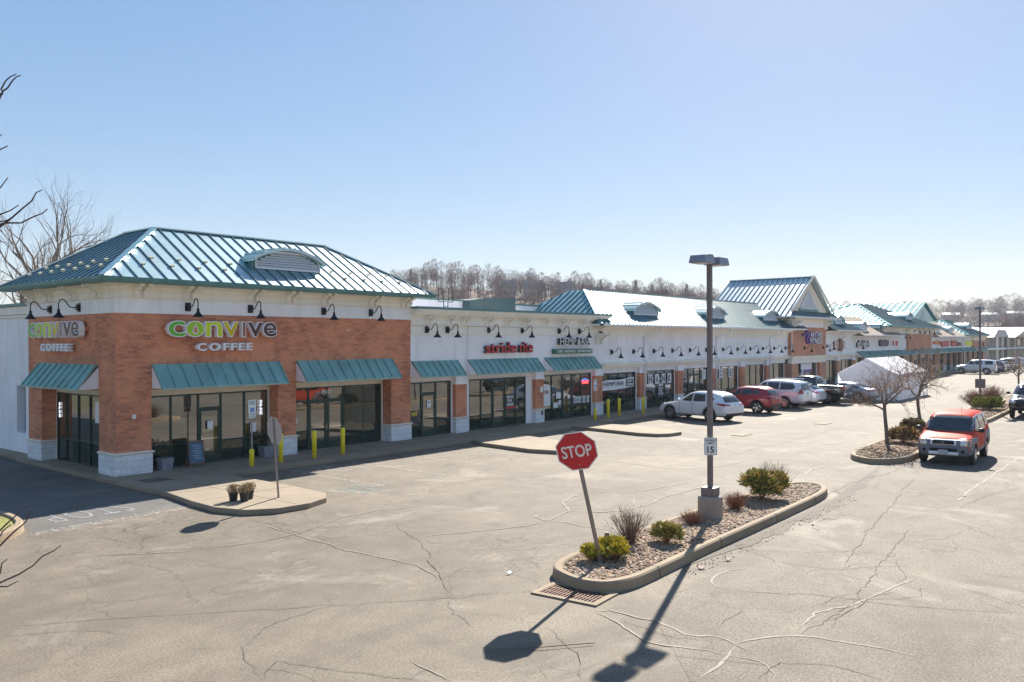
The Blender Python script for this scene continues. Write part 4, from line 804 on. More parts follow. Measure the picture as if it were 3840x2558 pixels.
# far right hall with pale roofs
hl = thing('far_hall', 'large tan far hall with white edged low roofs at the right edge of the view', 'building', (192,33,0), absolute=True)
m = MB(); m.box(172,29,0,186,44,4.9); m.box(186,28,0,214,46,4.9); m.build('wall', plain('tan_block_wall', (.42,.36,.31), .85, 0, .15, .6), hl)
m = MB(); m.box(171,27.5,2.6,214,29,2.9); m.build('canopy', WPT, hl)
PR = plain('pale_roof', (.42,.41,.43), .5, .1, .1)
m = MB(); m.prism([(171,28,4.9),(187,28,4.9),(183,28,6.3),(175,28,6.3)], (0,18,0)); m.prism([(184,26.5,4.9),(216,26.5,4.9),(200,26.5,7.0)], (0,20,0)); m.build('roof', PR, hl)
for x in (188.5, 196, 204): m = MB(); m.box(x,27.9,3.2,x+3,28,4.5); m.build('window', GLASSD, hl)
m = MB(); 
for x in (172.5, 178, 184, 191, 203, 210): m.box(x,27.6,0,x+.5,27.95,4.88)
m.build('pilaster', TRIM, hl)
# ================================================================== WALL LAMPS
def make_lamp(name, label, loc, rz, group):
    t = thing(name, label, 'wall lamp', loc, rz, group)         # local: -Y points out of the wall
    m = MB(); m.box(-.10,-.03,-.15,.10,0,.15); m.box(-.065,-.11,-.10,.065,-.03,.10); m.build('wall_plate', BLACK, t)
    m = MB(); P = [(0,-.11,0),(0,-.2,-.01),(0,-.32,.02),(0,-.40,.12),(0,-.47,.23),(0,-.56,.27),(0,-.65,.22),(0,-.68,.10),(0,-.68,-.08)]; m.tube(P, .019, 8); m.build('arm', BLACK, t, smooth=True)
    m = MB(); m.lathe([(.03,.0),(.045,-.03),(.05,-.12),(.07,-.15),(.10,-.19),(.17,-.27),(.185,-.30),(.17,-.29),(.05,-.2)], (0,-.68,-.06), 16); m.build('lamp_shade', BLACK, t, smooth=True)
    return t
ORD = ['first','second','third','fourth','fifth','sixth','seventh','eighth','ninth','tenth','eleventh','twelfth','thirteenth','fourteenth','fifteenth']
lamps = []
for i, (x, lab) in enumerate(((14.95,'over the left half of the large front coffee sign'),(17.41,'over the right half of the large front coffee sign'),(20.74,'on the brick front wall, first one right of the front coffee sign'),(23.2,'on the brick front wall, nearest its right end'))): lamps.append((x, YF-.03, 5.72, 0, 'black gooseneck lamp '+lab, 'gooseneck lamps on the coffee shop'))
for y, lab in ((29.54,'over the side coffee sign, the one nearer the corner'),(31.91,'over the side coffee sign, the one nearer the back')): lamps.append((X0-.03, y, 5.70, -pi/2, 'black gooseneck lamp '+lab, 'gooseneck lamps on the coffee shop'))
for x, lab in zip((26.49,27.83,30.73,33.36,36.62,38.56), ('first on the row','above the first awning, right of the pair','above the left end of the red sign','above the right end of the red sign','above the dark green sign, left of the pair','above the dark green sign, right of the pair')): lamps.append((x, YF-.06, 5.03, 0, 'gooseneck lamp on the parapet shops '+lab, 'gooseneck lamps on the parapet shop row'))
for i, x in enumerate((41.98,44.48,47.0,49.45,51.95,54.42,57.13,59.65,62.02,64.46,66.79,69.24)): lamps.append((x, YF, 3.82, 0, 'black gooseneck lamp on the long white wall, %s from its left end' % ORD[i], 'gooseneck lamps on the long white wall'))
for x, lab in ((72.9,'below the fitness sign'),(77.6,'at the right end of the brick gable front')): lamps.append((x, GY, 3.8, 0, 'gooseneck lamp on the gabled brick front '+lab, 'gooseneck lamps on the gabled shop'))
for x, lab in ((79.6,'just right of the brick gable'),(88.6,'beside the dark salon lettering')): lamps.append((x, YF, 3.9, 0, 'black gooseneck lamp on white stucco '+lab, 'gooseneck lamps on the far white shops'))
for i, x in enumerate((104.6,106.6)): lamps.append((x, YF-.05, 5.0, 0, 'black gooseneck lamp on the white left flank of the far tower, %s one' % ORD[i], 'gooseneck lamps on the far tower'))
for i, x in enumerate((110.2,112.4,115.0,117.4)): lamps.append((x, YF-.3, 5.6, 0, 'gooseneck lamp above the blank brick panel of the far tower, %s from left' % ORD[i], 'gooseneck lamps on the far tower'))
for i, x in enumerate((149.5,153.0)): lamps.append((x, YF-.35, 3.8, 0, 'black gooseneck lamp on the brick corner of the far end shop, %s one' % ORD[i], 'gooseneck lamps on the far end shop'))
l0 = None
for x, y, z, rz, lab, g in lamps:
    if l0 is None: l0 = make_lamp('wall_lamp', lab, (x,y,z), rz, g)
    else: dup(l0, (x,y,z), rz, lab, g)
# ================================================================== SHOP SIGNS
def cmat(n, c): return plain(n, c, .45, 0, .03, 5)
GRN1, GRN2, GRN3, MUS, BRN1, BRN2 = cmat('letter_green', (.12,.47,.03)), cmat('letter_lime', (.36,.62,.01)), cmat('letter_yellow_green', (.60,.74,.0)), cmat('letter_mustard', (.66,.50,.0)), cmat('letter_brown', (.25,.08,.03)), cmat('letter_dark_brown', (.08,.025,.02))
def convive(T, u0, lab, loc, sc=1.0):
    t = thing('shop_sign', lab, 'shop sign', loc, absolute=True)
    X = lambda b: u0+(b-225)/800*4.29*sc
    Ls = [('c',225,345,GRN1),('o',345,475,GRN2),('n',480,605,GRN3),('v',603,730,MUS),('l',750,778,BRN1),('v',790,915,BRN2),('e',912,1025,BRN2)]
    z0, z1, D0, D1 = 4.67, 5.24, .10, .30
    for ch, a, b, mt in Ls:
        a, b = X(a), X(b); m = MB()
        if ch == 'l': m.T = T; m.box(a, D0, z0, b, D1, z1); f = MB(T); f.box(a+.03, D1, z0+.03, b-.03, D1+.008, z1-.03)
        else:
            put_glyph(m, ch, (a, b, z0, z1), T, .03, D0, D1); f = MB(); put_glyph(f, ch, (a+.028, b-.028, z0+.028, z1-.028), T, .006, D1-.001, D1+.008)
            if ch == 'o':
                m = MB(T); uc, zc = (a+b)/2, (z0+z1)/2; el = lambda rx, rz_: [(uc+rx*cos(q*pi/14), D0, zc+rz_*sin(q*pi/14)) for q in range(28)]
                m.prism(el((b-a)/2, (z1-z0)/2), (0, D1-D0, 0)); f = MB(T); f.prism([(p[0], D1, p[2]) for p in el((b-a)/2-.035, (z1-z0)/2-.035)], (0, .008, 0))
        o = m.build('letter', SILV if ch != 'x' else WPT, t); fo = f.build('letter_face', mt, o)
        if ch == 'o':
            drop = [(uc+.115*cos(q)*(1 if sin(q) < 0 else max(.0, 1-sin(q)**1.4)), D1+.008, zc-.05+(.13*sin(q) if sin(q) < 0 else .25*sin(q))) for q in [k*pi/12 for k in range(24)]]
            d = MB(T); d.prism(drop, (0,.006,0)); d.build('drop', WPT, fo)
            d = MB(T); d.prism([(uc+(p[0]-uc)*.68, D1+.014, zc-.05+(p[2]-zc+.05)*.68) for p in drop], (0,.003,0)); d.build('drop_centre', BRICK, fo)
    m = MB(T); m.box(u0-.06, .02, 4.90, u0+4.33*sc, .10, 5.03); m.build('raceway', ORG, t)
    return t
def coffee(T, u0, u1, lab, loc):
    t = thing('shop_sign', lab, 'shop sign', loc, absolute=True)
    word('COFFEE', u0, u1, 4.19, 4.47, T, [WPT, SILV], t, .03, .10, .28, True, 'letter', 1, 0, .82)
    m = MB(T); m.box(u0-.08, .02, 4.27, u1-.2, .10, 4.37); m.build('raceway', ORG, t); return t
convive(TS, 14.09, 'large front sign of raised lowercase letters fading from green through yellow to brown', (16.2,YF,4.67)); coffee(TS, 15.12, 17.38, 'white raised capital lettering under the large green to brown front sign', (16.2,YF,4.19))
convive(TW, YB-33.25, 'raised lowercase letter sign fading green to brown on the shaded side brick wall', (X0,31,4.67)); coffee(TW, YB-32.25, YB-29.85, 'white raised capital lettering on the side wall below the green to brown sign', (X0,31,4.19))
def simple_sign(txt, u0, u1, z0, z1, T, face, ret, lab, off=.03, d=(.05,.2), cat='shop sign'):
    t = thing('shop_sign', lab, cat, tuple(T @ V3(((u0+u1)/2, 0, z0))), absolute=True); word(txt, u0, u1, z0, z1, T, [face, ret], t, off, d[0], d[1], True, 'letter', 1); return t
T2 = frame_south(YF-.05)
simple_sign('stride', 30.35, 32.75, 3.9, 4.45, T2, cmat('letter_red', (.55,.015,.03)), DKRET, 'first word of red raised lowercase lettering with dark sides on white stucco', .015)
simple_sign('rite', 32.98, 34.1, 3.9, 4.45, T2, cmat('letter_red', 0), DKRET, 'short second word of red raised lowercase lettering with dark sides', .015)
hs = thing('shop_sign', 'white outlined capital letters on dark backs with a golden drop, above a green strip', 'shop sign', (38.1,YF,4.27), absolute=True)
hl_ = [l for l in layout('HEMPORIA', .0)]; 
for (ch, a, b, c, d_) in hl_:
    k = 2.95/(hl_[-1][2]-hl_[0][1]); u0 = 36.5+(a-hl_[0][1])*k; u1 = 36.5+(b-hl_[0][1])*k
    if ch == 'O':
        m = MB(TS); uc = (u0+u1)/2; dr = [(.15*cos(q)*(1 if sin(q) < 0 else max(0, 1-sin(q)**1.5)), (.15*sin(q) if sin(q) < 0 else .27*sin(q))) for q in [j*pi/10 for j in range(20)]]
        m.prism([(uc+x, .05, 4.42+z) for x, z in dr], (0,.2,0)); o = m.build('letter', DKRET, hs)
        for s, mt, dd in ((1.0, WPT, .25), (.72, cmat('drop_green', (.02,.16,.09)), .256), (.6, WPT, .262), (.36, cmat('drop_gold', (.6,.42,.02)), .268)): m = MB(TS); m.prism([(uc+x*s, dd, 4.42+z*s) for x, z in dr], (0,.006,0)); m.build('drop', mt, o)
        continue
    m = MB(); put_glyph(m, ch, (u0,u1,4.28,4.64), TS, .0, .05, .24); o = m.build('letter', DKRET, hs)
    m = MB(); put_glyph(m, ch, (u0,u1,4.28,4.64), TS, .0, .24, .247); m.build('letter_face', WPT, o)
cb = thing('shop_sign', 'long green strip sign with small white capitals above the third awning', 'shop sign', (37.8,YF,3.8), absolute=True)
m = MB(T2); m.box(36.0,0,3.79,39.62,.2,4.05); m.build('panel', cmat('sign_green', (.008,.13,.07)), cb); word('CBD  PRODUCT  SUPERSTORE', 36.25, 39.5, 3.86, 3.99, T2, [WPT], cb, .01, .2, .21, False, 'lettering')
af = thing('shop_sign', 'stacked white block lettering with a purple running figure on the gabled brick front', 'shop sign', (75,GY,4.2), absolute=True)
PUR = cmat('sign_purple', (.13,.045,.30)); TG2 = frame_south(GY)
word('ANYTIME', 73.9, 76.9, 4.74, 5.24, TG2, [WPT, PUR], af, .02, .05, .2, False, 'upper_lettering', 1, 0, .88); word('FITNESS', 73.9, 76.9, 4.16, 4.66, TG2, [WPT, PUR], af, .02, .05, .2, False, 'lower_lettering', 1, 0, .88)
m = MB(TG2); 
for a, b, w_ in (((73.1,5.05),(73.5,4.75),.26),((72.5,4.8),(73.1,5.05),.12),((73.1,5.05),(73.7,5.1),.12),((73.5,4.75),(73.1,4.45),.16),((73.1,4.45),(73.45,4.15),.14),((73.5,4.75),(73.8,4.4),.16),((72.2,4.95),(72.5,4.8),.1)): m.beam((a[0],.1,a[1]),(b[0],.1,b[1]), .2, w_, (0,0,1))
m.lathe([(.14,-.1),(.16,0),(.14,.1)], (73.25,.1,5.32), 12, axis='Y'); m.build('running_figure', PUR, af)
rs = thing('shop_sign', 'brown oval medallion over a wooden framed white board on white stucco', 'shop sign', (83,YF,3.9), absolute=True); WOOD = plain('sign_wood', (.34,.12,.05), .6, 0, .2, 10)
m = MB(TS); m.box(81.4,0,3.65,84.7,.12,4.35); m.build('frame', WOOD, rs); m = MB(TS); m.box(81.55,.12,3.72,84.55,.13,4.28); m.build('board', WPT, rs)
for i, (a, b) in enumerate(((81.75,81.85),(82.05,82.15),(82.3,82.36),(83.9,83.98),(84.15,84.25))): m = MB(TS); m.box(a,.13,3.8,b,.15,4.2); m.build('stroke', WOOD, rs)
m = MB(TS); 
for rx, rz_, d0, d1 in ((.48,.62,.1,.26),): m.prism([(83.1+rx*cos(q*pi/12), d0, 4.0+rz_*sin(q*pi/12)) for q in range(24)], (0,d1-d0,0))
m.build('medallion', WOOD, rs); m = MB(TS); m.prism([(83.1+.36*cos(q*pi/12), .26, 4.0+.48*sin(q*pi/12)) for q in range(24)], (0,.01,0)); m.build('medallion_centre', cmat('sign_umber', (.12,.05,.03)), rs)
DK = cmat('letter_plum', (.05,.02,.09))
simple_sign('salon bella vita', 88.3, 92.6, 3.7, 4.45, TS, WPT, DK, 'dark sided lowercase salon lettering under the first shingle dormer', .02)
def blob_sign(cols, x0, x1, z0, z1, lab, rnd):
    t = thing('shop_sign', lab, 'shop sign', ((x0+x1)/2,YF,z0), absolute=True); r = random.Random(rnd); x = x0
    while x < x1: w_ = r.uniform(.3,.6); m = MB(TS); m.box(x,.05,z0+r.uniform(0,.15),min(x1,x+w_*.8),.22,z1-r.uniform(0,.2)); m.build('letter', r.choice(cols), t); x += w_
blob_sign([DK], 96.3, 99.6, 3.75, 4.5, 'dark plum raised letters over the third far awning', 3); blob_sign([WPT, cmat('letter_red', 0)], 100.6, 103.4, 3.8, 4.4, 'small red and white raised letters over the fourth far awning', 4)
RD = cmat('letter_red', 0); blob_sign([RD, cmat('letter_yellow', (.8,.6,.05)), RD], 120.6, 124.3, 3.8, 4.4, 'red and yellow raised letters right of the far tower', 5); blob_sign([RD], 125.0, 129.6, 3.5, 4.3, 'chunky red raised letters under the far twin dormers', 6)
blob_sign([RD], 131.3, 134.5, 3.5, 4.4, 'stacked red letters left of the small black letters', 8); blob_sign([BLACK], 135.2, 137.4, 3.5, 4.1, 'small black letters between the far red and yellow letters', 9); blob_sign([cmat('letter_bright_yellow', (.85,.80,.02))], 140.7, 145.4, 3.5, 4.3, 'bright yellow raised letters on the far end shop', 10)
# ================================================================== WINDOW LETTERING, POSTERS AND BANNERS
def poster(name, lab, T, u0, u1, z0, z1, d, base, words=(), cat='poster', ink=None):
    t = thing(name, lab, cat, tuple(T @ V3(((u0+u1)/2, d, z0))), absolute=True); m = MB(T); m.box(u0, d, z0, u1, d+.008, z1); m.build('sheet', base, t)
    for w_ in words: word(w_[0], w_[1], w_[2], w_[3], w_[4], T, [w_[5]], t, w_[6] if len(w_) > 6 else .03, d+.009, d+.013, False, 'lettering')
    return t
DG = cmat('poster_dark', (.04,.045,.05)); BLU = cmat('access_blue', (.02,.17,.55)); NEON = plain('neon_white', (.8,.8,.9), .4, 0, 0, em=(.9,.9,1,.5)); NEONR = plain('neon_red', (.8,.05,.05), .4, 0, 0, em=(1,.05,.06,1.6)); NEONB = plain('neon_blue', (.1,.2,.8), .4, 0, 0, em=(.1,.25,1,1.2))
TR = TS
o = word('920', 21.06, 21.5, 2.36, 2.53, TS, [WPT], None, .04, -.535, -.528, False, 'address_number'); tag(o, 'white number 920 on the glass above the double doors', 'address number')
o = word('900', 37.65, 38.02, 2.28, 2.46, TS, [WPT], None, .03, -.255, -.248, False, 'address_number'); tag(o, 'white number 900 on the glass above the third bay door', 'address number')
def vword(txt, u, z0, z1, w_, T, mat, lab):
    t = thing('open_sign', lab, 'open sign', tuple(T @ V3((u, -.5, z0))), absolute=True); h = (z1-z0)/len(txt)
    for i, ch in enumerate(txt): m = MB(); put_glyph(m, ch, (u-w_/2, u+w_/2, z1-(i+1)*h+.01, z1-i*h-.01), T, .0, -.5, -.485); m.build('letter', mat, t)
vword('open', 18.2, 1.72, 2.3, .1, TS, NEON, 'vertical white neon open sign in the right coffee shop window'); vword('open', 1.55, 1.72, 2.3, .1, TW, NEON, 'vertical white neon open sign in the side coffee shop window')
poster('window_notice', 'white paper notice taped inside the coffee shop glass door', TS, 15.98, 16.2, 1.35, 1.65, -.5, PAPER); poster('window_notice', 'white notice sheet in the window left of the 920 doors', TS, 19.6, 19.85, 1.25, 1.48, -.52, PAPER)
poster('window_notice', 'white sheet in the coffee shop window near the handicapped parking sign', TS, 17.75, 18.0, 1.1, 1.45, -.52, PAPER)
poster('window_poster', 'large white poster in the side coffee shop window near the corner pier', TW, 4.5, 5.2, 1.7, 2.45, -.49, PAPER)
poster('window_notice', 'small white notice on the door left of the stucco pier', TS, 26.8, 27.05, 1.45, 1.8, -.26, PAPER, [('NOW', 26.84,27.01,1.66,1.72,DG)])
poster('window_poster', 'dark poster with yellow letters NT behind the brick pier edge', TS, 25.62, 26.3, .75, 1.35, -.255, DG, [('NT', 25.85, 26.2, 1.12, 1.3, YEL, .05)])
poster('lease_poster', 'dark poster reading space for lease in the second bay window', TS, 32.44, 33.16, .93, 1.78, -.245, DG, [('SPACE',32.5,33.02,1.55,1.7,WPT,.03),('FOR',32.56,32.9,1.36,1.51,WPT,.03),('LEASE',32.5,33.02,1.17,1.32,WPT,.03)])
m = MB(TS); m.box(32.44,-.236,1.02,33.16,-.232,1.14); tag(m.build('poster_strip', RD), 'red and pale contact strip along the foot of the second bay lease poster', 'poster strip')
poster('lease_poster', 'dark poster reading space for lease below the paper letters', TS, 47.95, 48.7, .72, 1.5, -.235, DG, [('SPACE',48.0,48.62,1.3,1.44,WPT,.03),('FOR',48.05,48.5,1.12,1.26,WPT,.03),('LEASE',48.0,48.62,.94,1.08,WPT,.03)])
poster('window_poster', 'tall white poster with a tan badge at the left edge of the third bay', TS, 35.45, 36.2, .95, 2.05, -.235, PAPER, [('OPEN',35.6,36.05,1.6,1.8,WOOD,.03)])
for i, (a, b, c, d_, lab) in enumerate(((36.75,37.15,1.3,1.65,'upper white sheet in the glass left of the 900 door'),(36.5,36.9,.8,1.1,'lower left white sheet beside the 900 door'),(36.95,37.2,.95,1.2,'small white sheet nearest the handle of the 900 door'))): poster('window_notice', lab, TS, a, b, c, d_, -.245, PAPER)
for i, (a, b) in enumerate(((38.4,38.75),(38.8,39.15),(39.28,39.58),(39.7,39.98))):
    t = thing('product_poster', 'colourful blue and pink product poster low in the third bay, %s of four' % ORD[i], 'poster', (a,YF,.95), absolute=True, group='product posters in the third bay'); m = MB(TS); m.box(a,-.245,.95,b,-.238,1.32); m.build('sheet', PAPER, t)
    for k, c in enumerate(((.1,.35,.5),(.5,.15,.25),(.15,.4,.2))): m = MB(TS); w_ = (b-a)/3; m.box(a+k*w_+.02,-.237,1.0,a+(k+1)*w_-.03,-.234,1.3-.05*k); m.build('print', cmat('print_%d' % k, c), t)
t = thing('open_sign', 'red and blue lit open sign in the third bay window', 'open sign', (39.5,YF,2.05), absolute=True); word('OPEN', 39.25, 39.85, 2.02, 2.2, TS, [NEONR], t, .02, -.24, -.22, True, 'letter')
m = MB(TS); m.tube([(39.2,-.23,2.2),(39.35,-.23,2.27),(39.55,-.23,2.3),(39.75,-.23,2.27),(39.9,-.23,2.2)], .012, 5); m.build('tube', NEONB, t)
# banner
bn = thing('banner', 'sagging white cloth banner announcing now open across dark glass', 'banner', (43.3,YF-.25,1.6), absolute=True)
m = MB(); n = 16; W0, W1 = 41.15, 44.75
def bz(u, top): s_ = (u-W0)/(W1-W0); return (2.08+.12*s_+.03*sin(s_*9) if top else 1.52+.12*s_-.04*sin(s_*3.1))
def by(u): return YF+.12+.035*sin(u*5)+.02*sin(u*11)
for k in range(n): u, v = W0+(W1-W0)*k/n, W0+(W1-W0)*(k+1)/n; m.face([(u,by(u),bz(u,0)),(v,by(v),bz(v,0)),(v,by(v),bz(v,1)),(u,by(u),bz(u,1))])
o = m.build('cloth', PAPER, bn); s_ = o.modifiers.new('s', 'SOLIDIFY'); s_.thickness = .01
TB = frame_south(YF+.05); word('HEMPORIA', 41.25, 43.5, 1.78, 2.02, TB, [DG], bn, .0, -.02, -.01, False, 'lettering'); m = MB(TB); m.box(43.75,-.02,1.68,44.6,-.012,2.12); m.build('black_panel', DG, bn); word('NOW', 43.92, 44.42, 1.93, 2.07, TB, [WPT], bn, .03, -.01, -.004, False, 'lettering'); word('OPEN', 43.82, 44.52, 1.72, 1.87, TB, [WPT], bn, .03, -.01, -.004, False, 'lettering')
for ch, u, lab in (('T',46.25,'paper letter T cut by the downspout'),('H',47.0,'paper letter H'),('A',47.85,'paper letter A above the lease poster'),('N',48.7,'paper letter N'),('K',49.5,'paper letter K beside the pier')):
    poster('paper_letter', 'white '+lab+' in the thank you window', TS, u-.26, u+.26, 1.66, 2.3, -.235, PAPER, [(ch,u-.17,u+.17,1.76,2.2,DG,.04)], 'paper letter')
for ch, u in (('!',54.55),('O',57.3),('E',58.95)): poster('paper_letter', {'!':'white paper exclamation mark high in the dark shop window','O':'white paper letter O right of the tall lamp pole','E':'white paper letter E right of the letter O'}[ch], TS, u-.3, u+.3, 1.7, 2.4, -.235, PAPER, [(ch,u-(.17 if ch != '!' else .05),u+(.17 if ch != '!' else .05),1.8,2.3,DG,.04)], 'paper letter')
poster('window_banner', 'white and purple banner hanging in the window of the brick gabled shop', TG, 72.9, 75.6, 1.55, 2.4, -.3, PAPER, (), 'banner')
m = MB(TG); m.box(72.9,-.29,1.55,75.6,-.285,1.85); tag(m.build('purple_strip', PUR), 'purple lower strip of the banner in the brick gabled shop window', 'banner strip')
# ================================================================== BOLLARDS, PARKING SIGNS, STREET SIGNS
def bollard(loc, lab, h=1.05, g='yellow bollards along the walkway'):
    t = thing('bollard', lab, 'bollard', loc, 0, g); m = MB(); m.lathe([(.085,0),(.085,h-.03),(.075,h-.005),(.04,h+.02)], n=20); m.build('post', YEL, t, smooth=True); m = MB(); m.lathe([(.12,0),(.115,.015),(.09,.02)], n=20); m.build('base_ring', CONC, t); return t
BL = [((16.44,25.37),.6,'short yellow bollard carrying the parking sign by the coffee shop door'),((17.63,25.37),1.05,'tall yellow bollard just behind the blank back of the stop sign'),((19.06,25.32),1.02,'yellow bollard left of the 920 double doors'),((20.39,25.31),1.02,'yellow bollard right of the 920 double doors'),
      ((37.79,25.32),.62,'short yellow bollard carrying the second parking sign'),((39.2,25.39),1.05,'yellow bollard between the second parking sign and the banner window'),((40.34,25.38),1.05,'yellow bollard in front of the banner window'),((42.5,25.08),1.0,'yellow bollard beside the white downspout near the white crossover'),
      ((82.5,25.2),1.0,'lone yellow bollard beyond the black pickup'),((106.5,25.2),1.0,'yellow bollard behind the bare trees, first of the far group'),((112.5,25.2),1.0,'yellow bollard behind the bare trees, second of the far group'),((116.5,25.2),1.0,'yellow bollard behind the bare trees, third of the far group')]
b0 = {}
for (x, y), h, lab in BL:
    if h not in b0: b0[h] = bollard((x,y,.15), lab, h)
    else: dup(b0[h], (x,y,.15), 0, lab)
SGN = plain('sign_face_white', (.74,.76,.76), .5, 0, .03); SGRN = cmat('sign_text_green', (.02,.22,.10))
def parking_sign(x, y, z0, lab, rz=0, zc=2.05):
    t = thing('parking_sign', lab, 'parking sign', (x,y,z0), rz); T = Matrix(((1,0,0,0),(0,-1,0,0),(0,0,1,-z0),(0,0,0,1)))
    m = MB(T); m.tube([(0,-.02,z0),(0,-.02,zc+.45)], .028, 8); m.build('post', GALV, t)
    m = MB(T); m.box(-.15,.01,zc-.05,.15,.016,zc+.43); m.build('plate', SGN, t); m = MB(T); m.box(-.075,.0165,zc,.075,.019,zc+.15); m.build('access_symbol_panel', BLU, t)
    m = MB(T); m.lathe([(.014,0),(.014,.002)], (-.015,.0205,zc+.125), 8, axis='Y'); m.beam((-.015,.0205,zc+.11),(-.01,.0205,zc+.06), .003, .012, (1,0,0)); m.beam((-.01,.0205,zc+.065),(.03,.0205,zc+.062), .003, .01); m.beam((.03,.0205,zc+.062),(.045,.0205,zc+.03), .003, .01)
    arc = [(.0+.04*cos(a), .0205, zc+.055+.04*sin(a)) for a in [R(150+k*20) for k in range(9)]]
    m.tube(arc, .005, 4); m.build('access_symbol', WPT, t)
    word('RESERVED', -.12, .12, zc+.34, zc+.385, T, [SGRN], t, .02, .0165, .019, False, 'lettering'); word('PARKING', -.11, .11, zc+.27, zc+.315, T, [SGRN], t, .02, .0165, .019, False, 'lettering')
    m = MB(T); m.box(-.14,.01,zc-.21,.14,.016,zc-.07); m.build('fine_plate', SGN, t); word('VAN', -.06, .06, zc-.13, zc-.095, T, [SGRN], t, .02, .0165, .019, False, 'lettering'); word('ACCESSIBLE', -.12, .12, zc-.185, zc-.15, T, [SGRN], t, .02, .0165, .019, False, 'lettering')
    return t
parking_sign(16.46, 25.37, .75, 'reserved parking sign with blue wheelchair symbol on the bollard by the coffee shop door'); parking_sign(37.85, 25.36, .75, 'reserved parking sign with wheelchair symbol before the brick pier right of the 900 door', 0, 1.95); parking_sign(69.0, 25.4, .15, 'reserved parking sign beside the left brick pier of the gabled shop', 0, 1.6)
def octa(r): return [(r*cos(R(22.5+45*k)), r*sin(R(22.5+45*k))) for k in range(8)]
def stop_sign(lab, base, top, face_az, roll=0, h=2.85):
    t = thing('stop_sign', lab, 'stop sign', base); b, tp = V3((0,0,0)), V3(top)-V3(base); d = tp.normalized()
    n = V3((cos(R(face_az)), sin(R(face_az)), 0)); n = (n-d*n.dot(d)).normalized(); rt = d.cross(n).normalized()    # right as read from the front
    m = MB(); L = tp.length
    P = Matrix((rt, n, d)).transposed().to_4x4()
    m.T = P; m.box(-.03,-.022,-.1,.03,-.016,L); 
    for s in (-1,1): m.box(s*.03-.004,-.022,-.1,s*.03+.004,.0,L); m.box(s*.03+s*.004-.006,-.004,-.1,s*.03+s*.004+.006,0,L)
    m.build('post', GALV, t); hol = MB(P)
    for k in range(int(L/.05)): hol.box(-.006,-.024,.04+k*.05,.006,-.0225,.06+k*.05)
    hol.build('post_holes', plain('hole_dark', (.05,.05,.05), .9, 0, 0), t)
    c = L-.39; rr = .38/cos(R(22.5))
    m = MB(P); m.prism([(x, .006, c+z) for x, z in octa(rr)], (0,.004,0)); pl = m.build('sign_plate', plain('aluminium_back', (.50,.46,.46), .45, .4, .1, 12), t)
    m = MB(P); m.prism([(x, .010, c+z) for x, z in octa(rr)], (0,.0015,0)); m.build('white_border', SGN, pl); m = MB(P); m.prism([(x, .0115, c+z) for x, z in octa(rr*.95)], (0,.0015,0)); m.build('red_face', RED, pl)
    word('STOP', -.29, .29, c-.125, c+.125, P @ Matrix.Scale(1, 4), [SGN], pl, .015, .013, .0145, False, 'lettering')
    m = MB(P)
    for z in (c-.28, c+.3): m.lathe([(.012,0),(.01,.006)], (0,.0145,z), 8, axis='Y')
    m.build('bolt', CHROME, pl); return t
stop_sign('leaning red stop sign rising from the gold shrubs at the island tip', (13.5,8.92,.15), (12.62,8.96,2.80), 207); stop_sign('stop sign showing its bare grey back on the walkway pad', (13.67,19.77,.15), (13.38,19.6,2.42), -4)
m = MB(); m.prism([(-.06,-.05,0),(.06,.05,0),(.06,.05,.5),(-.06,-.05,.52)], (.05,-.06,0)); tag(m.build('post_stub', BRZ, loc=(13.95,9.12,.15)), 'short brown bent post stub among the gold shrubs behind the leaning sign', 'post stub')
# ---- car park light poles
def light_pole(loc, h, lab, heads, sign=True, rz=0):
    t = thing('light_pole', lab, 'light pole', loc); m = MB(); m.lathe([(.30,0),(.305,.03),(.298,.5),(.285,.54),(.25,.56)], n=28); m.build('concrete_base', concrete('base_concrete', (.33,.27,.23)) if 'base_concrete' not in MATS else MATS['base_concrete'], t, smooth=False)
    m = MB(Matrix.Rotation(rz, 4, 'Z')); m.box(-.17,-.17,.56,.17,.17,.76); m.build('base_cover', BRZ, t, bevel=.012)
    m = MB(Matrix.Rotation(rz, 4, 'Z')); m.box(-.055,-.055,.76,.055,.055,h); m.box(-.07,-.07,h,.07,.07,h+.03); m.build('pole', BRZ, t, bevel=.006)
    for az in heads:
        T = Matrix.Rotation(R(az), 4, 'Z'); m = MB(T); a, b = .13, .66; z0, z1 = h-.21, h-.03
        P0 = [(a,-.22,z0),(b,-.22,z0),(b,.22,z0),(a,.22,z0)]; P1 = [(a+.02,-.19,z1),(b-.03,-.19,z1),(b-.03,.19,z1),(a+.02,.19,z1)]; i = m.add(P0+P1)
        for q in ((3,2,1,0),(4,5,6,7),(0,1,5,4),(1,2,6,5),(2,3,7,6),(3,0,4,7)): m.f.append(tuple(i+k for k in q)); m.m.append(0)
        m.box(.06,-.04,h-.2,a,.04,h-.1); o = m.build('lamp_head', HEADM, t); m = MB(T); m.box(a+.05,-.18,z0-.012,b-.05,.18,z0-.002); m.build('lens', plain('lamp_lens', (.7,.7,.68), .3, 0, 0), o)
    return t
lp1 = light_pole((18.68,9.15,.15), 6.42, 'tall brown double headed light pole on a round concrete base in the near gravel island', (0,180)); lp2 = light_pole((61.65,10.9,.15), 6.5, 'far brown light pole rising from the shrubs beyond the orange car', (0,180))
sp = thing('speed_limit_sign', 'white speed limit 15 sign fixed to the near light pole', 'speed limit sign', (18.68,9.15,1.68)); az = R(213); nn = V3((cos(az),sin(az),0)); rt = V3((0,0,1)).cross(nn); P = Matrix((rt, nn, V3((0,0,1)))).transposed().to_4x4()
